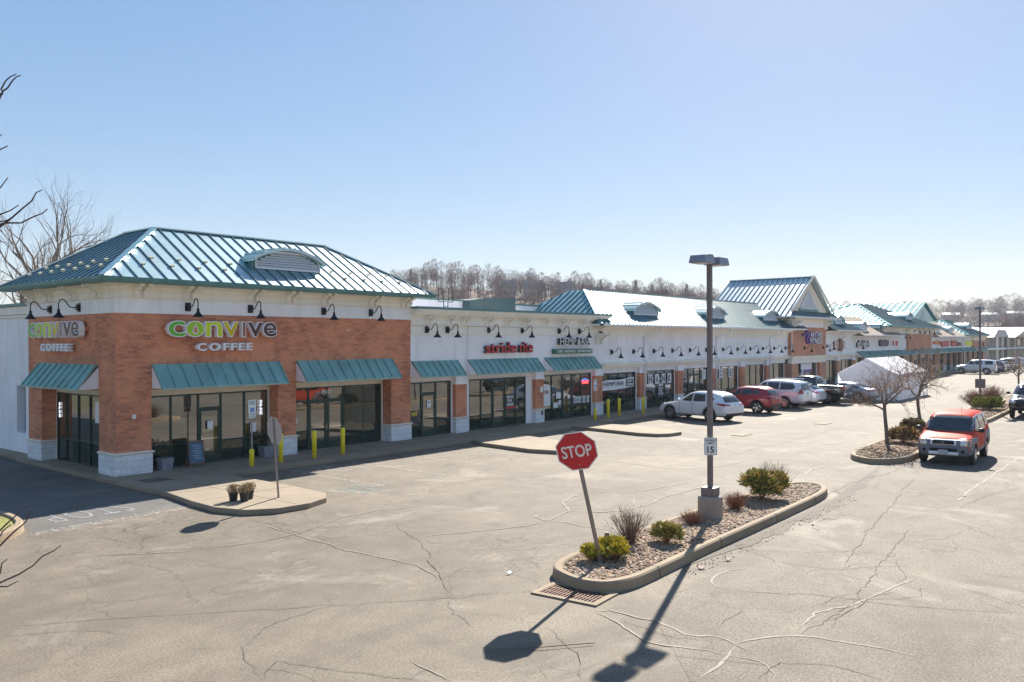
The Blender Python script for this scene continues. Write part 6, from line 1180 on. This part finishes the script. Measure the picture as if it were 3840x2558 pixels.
# orange boxy car driving
w = .905; f = 2.15; xf = 1.33; xr = -1.245
st = [(-f, .36, .95, 1.2, w-.06, w-.06, w-.16), (-f+.04, .3, 1.05, 1.62, w-.02, w-.03, w-.18), (-f+.16, .28, 1.08, 1.72, w, w, w-.15), (-f+.5, .28, 1.08, 1.765, w, w, w-.13), (-.9, .28, 1.08, 1.785, w, w, w-.13), (-.1, .28, 1.08, 1.785, w, w, w-.13), (.42, .28, 1.08, 1.75, w, w-.01, w-.14), (.62, .28, 1.08, 1.66, w, w-.01, w-.15), (1.12, .28, 1.06, 1.14, w, w-.02, w-.09), (1.3, .28, 1.0, 1.10, w, w-.03, w-.1), (1.85, .28, .94, 1.02, w-.02, w-.04, w-.12), (2.05, .3, .86, .95, w-.07, w-.09, w-.18), (f, .36, .74, .84, w-.16, w-.18, w-.28)]
s = dict(st=st, xf=xf, xr=xr, wr=.345, wy=w-.11, paint=POR, clad=PCL, cladz=.52, mir=(.88,1.2,w), mirmat=PLAS, ns=7,
 side=[[(.95,1.14),(.55,1.60),(.12,1.66),(.12,1.14)],[(.02,1.14),(.02,1.66),(-1.05,1.66),(-1.1,1.16)],[(-1.2,1.2),(-1.16,1.66),(-1.85,1.64),(-1.88,1.3)]], ws=[(.80,1.15),(.71,1.66)], rw=[(.7,1.15),(.62,1.6)],
 bumper=[[(-.86,.33),(.86,.33),(.86,.66),(.78,.93),(-.78,.93),(-.86,.66)]], clads=[[(.78,.5),(2.1,.5),(2.1,.92),(1.9,.98),(1.0,.96),(.86,.9)], [(-2.1,.5),(-.62,.5),(-.7,.8),(-.95,1.0),(-1.6,1.04),(-2.1,1.04)]],
 lines=[seam(.06,.45,1.1), seam(-1.12,.5,1.1), seam(.93,.92,1.1)], plate=(2.19,.42), rbump=[[(-.85,.35),(.85,.35),(.85,.7),(-.85,.7)]])
GRL = plain('grille_dark', (.01,.01,.012), .4, .4, 0)
s['extra'] = [([(-.42,.74),(.42,.74),(.40,.90),(-.40,.90)], 1, SILV, 'grille_surround'), ([(-.86+.02,.70),(-.56,.70),(-.53,.92),(-.84,.92)], 1, AMBER, 'turn_signal'), ([(.84,.70),(.84,.92),(.53,.92),(.56,.70)], 1, AMBER, 'turn_signal'), ([(-.44,.52),(.44,.52),(.44,.62),(-.44,.62)], 1, GRL, 'lower_intake'), ([(-.48,.38),(.48,.38),(.48,.49),(-.48,.49)], 1, SILV, 'skid_plate')]
s['top'] = [([(1.1,.70),(-1.95,.70),(-1.95,.80),(.55,.79)], PSI, 'roof_edge'), ([(1.1,-.70),(.55,-.79),(-1.95,-.80),(-1.95,-.70)], PSI, 'roof_edge')]
el = car('boxy_car', 'boxy orange red car with grey cladding driving towards the camera', 'car', (34.75,7.02,0), 182, s)
BV = BVHTree.FromPolygons([v.co for c in kids(el) if c.name.startswith('body') for v in c.data.vertices], [tuple(p.vertices) for c in kids(el) if c.name.startswith('body') for p in c.data.polygons])
panel(BV, [(-.36,.76),(.36,.76),(.34,.88),(-.34,.88)], 'x', 1, .02, 'grille', GRL, el)
for q in (-1, 1):
    panel(BV, [(q*.53,.71),(q*.74,.71),(q*.74,.905),(q*.55,.905)], 'x', 1, .022, 'headlight', LENS, el); panel(BV, [(q*.62+.06*cos(k*.63),.53+.06*sin(k*.63)) for k in range(10)], 'x', 1, .014, 'fog_lamp', GRL, el)
m = MB(); Tx = Matrix(((0,0,1,2.165),(1,0,0,0),(0,1,0,.815),(0,0,0,1)))
for a, b in (((-.035,-.04),(-.028,.04)),((.035,-.04),(.028,.04)),((-.03,0),(.03,0))): m.beam((2.17,a[0],.82+a[1]),(2.17,b[0],.82+b[1]), .012, .012, (1,0,0))
m.build('badge', CHROME, el)
m = MB(); m.tube([(.35,.3,1.78),(.32,.3,1.98)], .006, 5); m.build('antenna', BLACK, el)
for q in (-1,1): m = MB(); m.tube([(1.08,q*.1,1.16),(.95,q*.45,1.27)], .009, 5); m.build('wiper', BLACK, el)
# black pickup at right edge
s = truckS(5.9, 2.08, 1.97, paint('deep_green_black_paint', (.012,.02,.022), .3, .2)); s['paint'] = MATS['deep_green_black_paint']; s.update(hl=[[(.68,.90),(.96,.90),(.96,1.04),(.62,1.0)]], extra=[([(-.66,.68),(.66,.68),(.62,.98),(-.62,.98)], 1, GRL, 'grille'), ([(-.9,.5),(.9,.5),(.9,.62),(-.9,.62)], 1, GRL, 'lower_intake')], tl=[], clad=PLAS)
rk = car('pickup_truck', 'dark pickup truck cut off by the right edge of the view, facing the camera', 'pickup truck', (57.1,7.28,0), 182, s)
word('RAM', -.17, .17, .80, .87, Matrix(((0,1,0,2.985),(1,0,0,0),(0,0,1,0),(0,0,0,1))), [CHROME], rk, .03, 0, .02, False, 'badge')
for q in (-1,1): m = MB(); m.prism([(1.45,q*.62-.05,1.235),(1.45,q*.62+.05,1.235),(2.5,q*.56+.05,1.215),(2.5,q*.56-.05,1.215)], (0,0,.03)); m.build('hood_crease', MATS['deep_green_black_paint'], rk, bevel=.01)
# ================================================================== VEGETATION
def limb(m, p, d, L, r, rnd, seg=4, wob=.18, up=.08, n=6, rend=.5):
    pts = [V3(p)]; d = V3(d).normalized(); rs = [r]
    for k in range(seg):
        d = (d+V3((rnd.gauss(0,wob), rnd.gauss(0,wob), rnd.gauss(0,wob)+up))).normalized(); pts.append(pts[-1]+d*L/seg); rs.append(r*(1-(1-rend)*(k+1)/seg))
    m.tube(pts, rs, n, cap=False); return pts, rs, d
def grow(mt, mc, p, d, L, r, depth, rnd, P):
    m = mt if r > P['rt'] else mc
    pts, rs, dd = limb(m, p, d, L, r, rnd, P['seg'], P['wob'], P['up'], 6 if r > .05 else (4 if r > .012 else 3), .55)
    if depth == 0: return
    nb = P['nb'][len(P['nb'])-depth]
    for k in range(nb):
        f = rnd.uniform(.35, 1.0) if k else 1.0; i = min(len(pts)-2, int(f*(len(pts)-1))); q = pts[i].lerp(pts[i+1], min(1, f*(len(pts)-1)-i)); base = (pts[i+1]-pts[i]).normalized()
        ang = rnd.uniform(*P['ang'])*(.5 if k == 0 else 1); ax = base.cross(V3((rnd.gauss(0,1), rnd.gauss(0,1), rnd.gauss(0,1)))).normalized(); nd = Matrix.Rotation(ang, 3, ax) @ base; nd.z += P.get('lift', 0); nd.normalize()
        grow(mt, mc, q, nd, L*rnd.uniform(*P['lr']), max(P['rmin'], rs[i]*rnd.uniform(.5, .75)), depth-1, rnd, P)
def tree(name, lab, cat, loc, P, seed, H, r, mats=(None, None), group=None, lean=(0,0,1)):
    rnd = random.Random(seed); t = thing(name, lab, cat, loc, rnd.uniform(0, 6.28), group); mt, mc = MB(), MB(); tl_ = H*P.get('tf', .3)
    pts, rs, dd = limb(mt, (0,0,-.1), lean, tl_, r, rnd, 5, .04, .05, 10, .75)
    for k in range(P['main']):
        a = 2*pi*k/P['main']+rnd.uniform(-.3, .3); el = R(rnd.uniform(*P['mel'])); st_ = pts[-1] if k < 3 else pts[-2].lerp(pts[-1], rnd.random())
        grow(mt, mc, st_, (cos(a)*cos(el), sin(a)*cos(el), sin(el)), (H-tl_)*rnd.uniform(.42, .6), rs[-1]*rnd.uniform(.5, .75), P['depth'], rnd, P)
    mt.build('trunk', mats[0] or BARK, t, smooth=True); mc.build('crown', mats[1] or TWIG, t); return t
PT = dict(nb=[4,3,3,2], depth=4, seg=4, wob=.16, up=.08, ang=(.3,.7), lr=(.5,.72), rt=.03, rmin=.006, main=4, mel=(64,84), tf=.42, lift=.05)
tree('bare_tree', 'tall bare tree rising above the left hip of the coffee shop roof, the tallest there', 'tree', (19.7,51.3,0), PT, 11, 12.5, .32, (BARKL, TWIG)); tree('bare_tree', 'bare tree with a forked grey trunk left of the tallest one behind the coffee shop', 'tree', (18.3,52.6,0), PT, 23, 11.2, .26, (BARKL, TWIG))
tree('bare_tree', 'slender bare tree at the far left behind the white side building', 'tree', (17.3,54.3,0), PT, 35, 9.6, .15, (BARK, TWIG)); tree('bare_tree', 'small bare tree leaning in low at the left frame edge behind the shop', 'tree', (16.6,53.0,0), PT, 8, 8.6, .12, (BARK, TWIG)); tree('bare_tree', 'distant bare treetop peeking over the coffee shop roof slope', 'tree', (31,74,0), PT, 41, 14.2, .2, (BARK, TWIG))
BRL = plain('dry_brown_leaves', (.20,.13,.07), .9, 0, .4, 6)
for i, (x, y, z, r, lab) in enumerate(((16.9,55,4.6,2.3,'rusty leaved thicket behind the white side building at the left edge'),(19.0,56,4.2,2.0,'low brown thicket between the bare trees behind the coffee shop'))):
    t = thing('thicket', lab, 'shrub', (x,y,0)); leafball('foliage', (0,0,z), r, 2200, BRL, t, 50+i, .13, 1.0); m = MB(); rnd = random.Random(i)
    for k in range(14): limb(m, (rnd.uniform(-.5,.5),rnd.uniform(-.5,.5),0), (rnd.gauss(0,.2),rnd.gauss(0,.2),1), z+1.6, .05, rnd, 6, .1, .05, 4)
    m.build('stems', BARK, t)
# two small pollarded island trees
PS = dict(nb=[6,4,3,2], depth=4, seg=4, wob=.2, up=.05, ang=(.35,1.15), lr=(.5,.75), rt=.018, rmin=.005, main=6, mel=(30,72), tf=.46, lift=.0)
IW = plain('sunlit_twig', (.34,.23,.16), .6, 0, .3, 20)  # sun glints put into the lighter twig colour
tree('island_tree', 'small bare tree nearest the tip of the mulch island, left of the orange car', 'tree', (36.4,9.85,.15), PS, 5, 3.75, .085, (BARKL, IW)); tree('island_tree', 'second small bare tree on the mulch island directly behind the orange car', 'tree', (42.6,10.0,.15), PS, 17, 3.9, .085, (BARKL, IW)); tree('island_tree', 'bare small tree at the right edge beyond the dark pickup', 'tree', (71.5,10.15,.15), PS, 29, 3.9, .08, (BARKL, IW))
# shrubs
def twigbush(lab, loc, w_, h, n, seed, mat, name='bare_shrub', r=.006):
    rnd = random.Random(seed); t = thing(name, lab, 'shrub', loc); m = MB()
    for k in range(n):
        a = rnd.uniform(0, 6.28); sp_ = rnd.random()**.6; d = V3((cos(a)*sp_*w_/h*.62, sin(a)*sp_*w_/h*.62, 1)); L = h*rnd.uniform(.7, 1.08)
        pts, rs, dd = limb(m, (rnd.gauss(0,.05), rnd.gauss(0,.05), -.02), d, L, r, rnd, 5, .14, .05, 3, .35)
        for q in range(rnd.randint(2, 5)): i = rnd.randint(2, 4); limb(m, pts[i], (pts[i]-pts[i-1]).normalized()+V3((rnd.gauss(0,.5), rnd.gauss(0,.5), rnd.gauss(0,.3))), L*rnd.uniform(.15, .32), r*.5, rnd, 3, .2, .05, 3, .3)
    m.build('twigs', mat, t); return t
TWB = plain('grey_brown_twig', (.17,.10,.075), .85, 0, .3, 25); TWR = plain('reddish_twig', (.26,.125,.075), .85, 0, .3, 25)
twigbush('tall bare twiggy shrub behind the gold shrubs on the near gravel island', (15.2,9.3,.15), 1.05, .85, 120, 1, TWB); twigbush('low reddish bare shrub at the foot of the concrete pole base', (17.75,9.15,.15), 1.0, .38, 230, 2, TWR, 'low_shrub', .005); twigbush('low rounded reddish shrub right of the concrete pole base', (20.0,9.1,.15), .85, .5, 260, 3, TWR, 'low_shrub', .005); twigbush('spiky bare shrub behind the large bronze green juniper', (23.3,9.4,.15), 1.1, .85, 130, 4, TWB)
twigbush('wide bare shrub left of the far light pole', (60.2,11.0,.15), 2.2, 1.15, 240, 5, TWR, 'bare_shrub', .012); twigbush('wide bare shrub right of the far light pole', (64.0,10.6,.15), 2.4, 1.3, 240, 6, TWR, 'bare_shrub', .012)
def juniper(lab, loc, w_, h, n, seed, cols, name='juniper', ln=.13):
    rnd = random.Random(seed); t = thing(name, lab, 'shrub', loc); m = MB(); st_ = MB()
    lobes = [(rnd.uniform(-.32,.32)*w_, rnd.uniform(-.3,.3)*w_, rnd.uniform(.35,.72)*h, rnd.uniform(.2,.32)*w_) for _ in range(9)]
    for k in range(n):
        lx, ly, lz, lr = rnd.choice(lobes); a = rnd.uniform(0, 6.28); e = rnd.uniform(-.35, 1.2); d = V3((cos(a)*cos(e), sin(a)*cos(e), sin(e)*.8)); rr = lr*rnd.uniform(.45, 1.0); p = V3((lx, ly, lz))+d*rr
        if p.z < .02: continue
        g = (d+V3((rnd.gauss(0,.35), rnd.gauss(0,.35), .35+rnd.gauss(0,.2)))).normalized(); sd = g.cross(V3((rnd.gauss(0,1), rnd.gauss(0,1), rnd.gauss(0,1)))).normalized(); L = ln*rnd.uniform(.6, 1.3)
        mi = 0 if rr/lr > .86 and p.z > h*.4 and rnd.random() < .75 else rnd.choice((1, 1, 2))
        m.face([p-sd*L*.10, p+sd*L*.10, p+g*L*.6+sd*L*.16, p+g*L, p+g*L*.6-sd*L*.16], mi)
        for q in (-1, 1): b = p+g*L*.35; m.face([b, b+g*L*.3+sd*q*L*.38, b+g*L*.12+sd*q*L*.1], mi)
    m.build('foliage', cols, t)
    for k in range(26): limb(st_, (0,0,-.02), (rnd.gauss(0,w_/h*.5), rnd.gauss(0,w_/h*.5), 1), h*rnd.uniform(.7,1.35), .007, rnd, 4, .15, 0, 4)
    st_.build('stems', TWR, t); return t
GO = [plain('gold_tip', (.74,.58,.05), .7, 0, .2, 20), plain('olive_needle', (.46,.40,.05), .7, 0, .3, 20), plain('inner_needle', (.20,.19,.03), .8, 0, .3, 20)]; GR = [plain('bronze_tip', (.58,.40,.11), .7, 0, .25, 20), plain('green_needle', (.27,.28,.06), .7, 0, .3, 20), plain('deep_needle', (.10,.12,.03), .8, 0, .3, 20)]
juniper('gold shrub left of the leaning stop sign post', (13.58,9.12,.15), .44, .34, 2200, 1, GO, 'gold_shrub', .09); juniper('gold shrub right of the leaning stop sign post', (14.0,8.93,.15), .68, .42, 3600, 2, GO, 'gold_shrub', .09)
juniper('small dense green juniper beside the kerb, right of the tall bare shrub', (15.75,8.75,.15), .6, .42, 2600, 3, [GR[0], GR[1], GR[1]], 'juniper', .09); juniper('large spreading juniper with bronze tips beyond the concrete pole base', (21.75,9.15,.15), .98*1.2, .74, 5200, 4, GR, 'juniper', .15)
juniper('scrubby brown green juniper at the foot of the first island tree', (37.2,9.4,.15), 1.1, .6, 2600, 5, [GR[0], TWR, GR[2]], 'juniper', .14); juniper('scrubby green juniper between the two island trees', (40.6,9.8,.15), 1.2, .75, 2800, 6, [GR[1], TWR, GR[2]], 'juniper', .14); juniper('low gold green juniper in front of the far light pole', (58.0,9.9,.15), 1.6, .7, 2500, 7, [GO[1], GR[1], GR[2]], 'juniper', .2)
# roadside tree just outside the left of the view, its twigs reach in
t = thing('roadside_tree', 'dark knobbly twigs of a nearby bare tree reaching in from the left edge', 'tree', (.9,7.6,0)); O = V3((.9,7.6,0)); m = MB()
m.tube([V3((0,0,-.1)),V3((.02,.01,1.5)),V3((.05,-.02,3)),V3((0,.03,5)),V3((.05,0,7.2))], [.11,.10,.085,.06,.02], 10); m.build('trunk', BARK, t, smooth=True)
BR = [[(2.26,6.68,6.27),(2.28,6.67,6.33),(2.30,6.64,6.35),(2.32,6.61,6.40),(2.34,6.59,6.43),(2.36,6.56,6.44)],[(2.28,6.67,6.31),(2.27,6.68,6.34),(2.29,6.65,6.40),(2.31,6.62,6.43),(2.34,6.59,6.45)],[(2.26,6.68,6.0),(2.27,6.67,6.01)],[(2.26,6.68,5.90),(2.30,6.64,5.93)],[(2.26,6.68,5.62),(2.30,6.64,5.70)],[(2.26,6.68,5.34),(2.32,6.62,5.41),(2.37,6.55,5.48),(2.41,6.51,5.53),(2.43,6.48,5.59),(2.46,6.45,5.61)],[(2.29,6.65,5.37),(2.36,6.57,5.37),(2.41,6.50,5.41),(2.46,6.45,5.44),(2.48,6.41,5.47)],[(2.26,6.68,5.43),(2.31,6.63,5.46),(2.35,6.58,5.50)],[(2.26,6.68,5.38),(2.29,6.66,5.385),(2.32,6.62,5.41)],
 [(2.26,6.69,3.03),(2.29,6.65,3.08),(2.33,6.60,3.14),(2.36,6.56,3.18),(2.38,6.55,3.20),(2.39,6.52,3.27),(2.41,6.51,3.29)],[(2.26,6.69,2.76),(2.27,6.67,2.77),(2.34,6.58,2.82),(2.41,6.51,2.88),(2.45,6.45,2.95),(2.51,6.39,2.99),(2.54,6.35,3.03)],[(2.26,6.69,2.73),(2.29,6.65,2.73),(2.34,6.59,2.77)],[(2.26,6.69,2.83),(2.26,6.685,2.86),(2.265,6.68,2.90),(2.29,6.65,2.93)],[(2.26,6.69,3.14),(2.29,6.65,3.19),(2.33,6.61,3.24),(2.34,6.59,3.26),(2.35,6.58,3.30)],[(2.26,6.69,3.10),(2.27,6.68,3.13),(2.29,6.65,3.16),(2.31,6.63,3.18)]]
m = MB()
for k, b in enumerate(BR):
    p0 = V3(b[0]); root = V3((.92,7.6,p0.z-.5)); pts = [root-O, root.lerp(p0, .4)+V3((0,0,.05))-O, root.lerp(p0, .8)-O] + [V3(q)-O for q in b]; n = len(pts); m.tube(pts, [.013-.0096*(i/(n-1))**.6 for i in range(n)], 6)
    m.build('branch', TWIGD, t, smooth=True); m = MB()
# ================================================================== HILLS AND WOODS
def interp(x, T):
    if x <= T[0][0]: return T[0][1]
    for (a, b), (c, d) in zip(T, T[1:]):
        if x <= c: return b+(d-b)*(x-a)/(c-a)
    return T[-1][1]
NEAR = [(0,2),(16,8),(22,13),(24.2,17),(27,21),(30,22.5),(32.7,23.5),(36,26),(39,28.5),(42,30.5),(44.8,32),(48.4,28),(54,22),(60,18),(75,14),(95,10)]      # ridge height at 400 m by azimuth
FAR = [(-5,30),(4,34),(8,34),(11,31),(15,29),(20,27),(26,24),(40,10),(95,5)]
def hz(az, r):
    n1 = interp(az, NEAR)+1.0; n2 = interp(az, FAR)-4; a = n1*max(0, min(1, (r-150)/250))**1.5; b = n2*max(0, min(1, (r-450)/420))**1.2
    return max(a*(1 if r < 430 else max(0, 1-(r-430)/200)), b) - .5 + noise.noise(V3((az*.4, r*.01, 0)))*2*min(1, max(0, (r-160)/100))
azs = [-6+k*1.2 for k in range(86)]; rsr = [150,180,210,240,270,300,330,360,390,420,450,480,520,560,620,700,780,860,900,960,1050]; m = MB()
for a in azs: m.add([(cos(R(a))*r, sin(R(a))*r, hz(a, r)) for r in rsr])
nr = len(rsr)
for i in range(len(azs)-1):
    for j in range(nr-1): q = i*nr+j; m.f.append((q, q+1, q+nr+1, q+nr)); m.m.append(0)
HILLM = plain('hillside_leaf_litter', (.17,.115,.08), .95, 0, .3, .03); h_ = m.build('hills', HILLM, smooth=True); h_['kind'] = 'structure'
WB = plain('wood_bark', (.11,.075,.06), .95, 0, 0); WT = plain('wood_twig', (.165,.105,.08), .95, 0, .2, .05); WT2 = plain('wood_twig_red', (.28,.15,.10), .95, 0, .2, .05)
def woodtree(seed, H, nb=60, tw=300, wt=.085, fan=1.0):
    """bare crown for woodland at a distance"""
    rnd = random.Random(seed); tr, cr = MB(), MB(); tr.tube([(0,0,-1),(rnd.gauss(0,.2),rnd.gauss(0,.2),H*.35),(rnd.gauss(0,.3),rnd.gauss(0,.3),H*.7)], [.22*H/12,.17*H/12,.08], 4); R0 = H*.27*fan
    for k in range(nb//6):
        a = rnd.uniform(0,6.28); z = H*rnd.uniform(.25,.6); e = rnd.uniform(.6,1.2); p = V3((0,0,z)); q = p+V3((cos(a)*cos(e),sin(a)*cos(e),sin(e)))*H*rnd.uniform(.25,.4); tr.tube([p,p.lerp(q,.5)+V3((0,0,-.2)),q], [.11,.08,.03], 3, cap=False)
    for k in range(tw):
        a = rnd.uniform(0,6.28); s_ = rnd.random()**.5; zz = rnd.random(); prof = sin(pi*min(1,(zz*.85+.12)))**.7; r_ = R0*s_*prof; p = V3((cos(a)*r_, sin(a)*r_, H*(.28+.70*zz))); g = V3((cos(a)*.55*s_+rnd.gauss(0,.3), sin(a)*.55*s_+rnd.gauss(0,.3), .9)).normalized(); L = H*rnd.uniform(.06,.13); sd = g.cross(V3((rnd.gauss(0,1),rnd.gauss(0,1),rnd.gauss(0,1)))).normalized()*wt*.5*rnd.uniform(.5,1.2)
        q = p+g*L; cr.face([p-sd, p+sd, q+sd*.3, q-sd*.3])
        for s2 in (-1,1): b = p+g*L*.4; e = b+(g+sd.normalized()*s2*.7)*L*.5; cr.face([b-sd*.6, b+sd*.6, e])
    return tr, cr
protos = []
for k in range(7):
    tr, cr = woodtree(200+k, 12, 60, (300,340,260,320,280,240,300)[k], .10, (1.25,1.0,.85,1.4,1.1,.7,1.2)[k]); protos.append((tr, cr))
pm = [(a.build('trunk', WB), b.build('crown', WT if i % 3 else WT2)) for i, (a, b) in enumerate(protos)]
rnd = random.Random(77)
def place(az, r, s, lab, grp, nm='hillside_tree', idx=None):
    t = thing(nm, lab, 'tree', (cos(R(az))*r, sin(R(az))*r, hz(az, r)), rnd.uniform(0, 6.28), grp); t.scale = (s*rnd.uniform(.9,1.15), s*rnd.uniform(.9,1.15), s); a, b = pm[rnd.randrange(7) if idx is None else idx]
    for o in (a, b): c = o.copy(); COL.objects.link(c); c.parent = t
az = 23.2
while az < 50.5: place(az, rnd.uniform(375, 425), rnd.uniform(.5, 1.05), 'bare tree standing along the crest of the brown wooded near hill', 'bare trees along the near hill crest'); az += rnd.uniform(.22, .5)
az = 2
while az < 24: place(az, rnd.uniform(840, 930), rnd.uniform(1.0, 1.5), 'hazy bare tree on the skyline of the distant blue hill', 'bare trees on the distant hill skyline', 'skyline_tree'); az += rnd.uniform(.25, .5)
def forest(name, spots, mat_idx=0, every=1):
    m = MB(); 
    for az, r, s in spots:
        a, b = protos[rnd.randrange(7)]; c, sn = cos(rnd.uniform(0, 6.28)), 0; th = rnd.uniform(0, 6.28); ct, stt = cos(th), sin(th); X, Y, Z = cos(R(az))*r, sin(R(az))*r, hz(az, r)
        for src, mi in ((a, 0), (b, 1 if rnd.random() < .6 else 2)):
            i = len(m.v); m.v += [V3((X+(v.x*ct-v.y*stt)*s, Y+(v.x*stt+v.y*ct)*s, Z+v.z*s)) for v in src.v]
            fs = src.f if src is a else src.f[:len(src.f)//every]
            m.f += [tuple(q+i for q in f) for f in fs]; m.m += [mi]*len(fs)
    me = bpy.data.meshes.new(name); me.from_pydata(m.v, [], m.f); [me.materials.append(x) for x in (WB, WT, WT2)]; me.polygons.foreach_set('material_index', m.m); o = bpy.data.objects.new(name, me); COL.objects.link(o); o['kind'] = 'stuff'
sp_ = [(rnd.uniform(22, 52), 255+170*rnd.random()**.7, rnd.uniform(.45, .85)) for _ in range(760)]; forest('near_wood', sp_, 0, 2)
sp_ = [(rnd.uniform(0, 26), rnd.uniform(560, 900), rnd.uniform(.8, 1.2)) for _ in range(560)]; forest('far_wood', sp_, 0, 1)
sp_ = [(rnd.uniform(3.0, 9.0), rnd.uniform(380, 470), rnd.uniform(.5, .8)) for _ in range(150)]; forest('right_wood', sp_, 0, 2)
for o in [x for p in pm for x in p]: bpy.data.objects.remove(o)
# houses on the hill
def house(lab, az, r, w_, h, rh, wall, roof, rot=0, grp=None, dz=0):
    z = hz(az, r)+dz; t = thing('hill_house', lab, 'house', (cos(R(az))*r, sin(R(az))*r, z), R(az-90+rot), grp); d = w_*.6
    m = MB(); m.box(-w_/2,-d/2,-3,w_/2,d/2,h); m.prism([(-w_/2,-d/2+.05,h),(-w_/2,d/2-.05,h),(-w_/2,0,h+rh)], (.2,0,0)); m.prism([(w_/2-.2,-d/2+.05,h),(w_/2-.2,d/2-.05,h),(w_/2-.2,0,h+rh)], (.2,0,0)); m.build('wall', wall, t)
    m = MB(); m.prism([(-w_/2-.4,-d/2-.4,h-.1),(-w_/2-.4,0,h+rh+.1),(-w_/2-.4,0,h+rh-.15),(-w_/2-.4,-d/2-.4,h-.35)], (w_+.8,0,0)); m.prism([(-w_/2-.4,d/2+.4,h-.1),(-w_/2-.4,0,h+rh+.1),(-w_/2-.4,0,h+rh-.15),(-w_/2-.4,d/2+.4,h-.35)], (w_+.8,0,0)); rf = m.build('roof', roof, t); m = MB(); m.box(w_*.2,.2,h+rh*.4,w_*.2+.9,1,h+rh+1); m.build('chimney', wall, rf)
    for k in range(4):
        for zz in (1, 3.6):
            if zz+1.4 < h: m = MB(); x = -w_/2+w_*(k+.5)/4-.5; m.box(x,-d/2-.04,zz,x+1,-d/2,zz+1.3); m.build('window', GLASSD, t)
HW = plain('grey_house_wall', (.46,.40,.37), .9, 0, .1, .2); HW2 = plain('pale_house_wall', (.50,.46,.44), .9, 0, .1, .2); HR = plain('brown_house_roof', (.26,.20,.18), .9, 0, .1, .3); HR2 = plain('dark_house_roof', (.16,.12,.115), .9, 0, .1, .3)
for lab, az, r, w_, h, rh, a, b in (('brown gabled house left of the others on the wooded hill',39.75,372,9.5,5.5,3.2,HW,HR),('pale blue grey house in the middle of the hill houses',38.1,368,10,5.5,3.6,HW2,HR),('tall brown house right of the pale hill house',35.9,366,9.5,6.5,3.6,HW,HR),('dark low roof among trees just right of the hill houses',33.9,385,11,4.6,2.8,HW,HR2),('second dark low roof on the hill behind the long shop roof',32.2,388,9,4.6,2.8,HW,HR2),('third dark low roof partly hidden on the hill crest',29.6,392,11,4.4,2.6,HW,HR2)): house(lab, az, r, w_*.85, h*.85, rh, a, b, random.Random(int(az*10)).uniform(-20,20), dz=-.6)
for i, az in enumerate((13.2,11.6,9.6,8.2)): house('white low building on the distant blue hill, %s from left' % ORD[i], az, 690, 11, 2.8, 1.4, HW2, PR, 10, dz=6)
EV = plain('evergreen_needles', (.03,.05,.03), .9, 0, .3, .5)
for i, (az, r, hh) in enumerate(((33.4,398,9),(31.0,402,10),(29.9,400,8),(37.3,360,7),(27.6,396,9),(46.5,395,8))):
    t = thing('evergreen_tree', 'dark conical evergreen among the bare trees of the near hill', 'tree', (cos(R(az))*r, sin(R(az))*r, hz(az, r)), 0, 'evergreens on the near hill'); m = MB(); rr = random.Random(i)
    for k in range(520): z = hh*rr.random(); q = (1-z/hh)*hh*.24*rr.random()**.4; a = rr.uniform(0,6.28); p = V3((cos(a)*q,sin(a)*q,z+.6)); g = V3((cos(a),sin(a),-.3)); sd = V3((-sin(a),cos(a),.2)); m.face([p-sd*.25,p+sd*.25,p+g*.7])
    m.build('crown', EV, t); m = MB(); m.tube([(0,0,-.5),(0,0,hh)], [.2,.04], 5); m.build('trunk', WB, t)
tree('field_tree', 'bare tree in the field behind the far hall', 'tree', (175,52,0), dict(PT, rmin=.04, rt=.06), 90, 10, .3)

# ================================================================== AIR
hz_ = MB(); hz_.box(-450,-450,-1.2,1350,1350,75); hm = bpy.data.materials.new('haze'); hm.use_nodes = True; ht = hm.node_tree; ht.nodes.clear(); ho = ht.nodes.new('ShaderNodeOutputMaterial'); hv = ht.nodes.new('ShaderNodeVolumePrincipled')
hv.inputs['Density'].default_value = .00026; hv.inputs['Color'].default_value = (.80,.86,.97,1); hv.inputs['Anisotropy'].default_value = .1; ht.links.new(hv.outputs[0], ho.inputs['Volume'])
o = hz_.build('haze', hm); o['kind'] = 'stuff'; SC.cycles.volume_max_steps = 32; SC.cycles.volume_bounces = 0
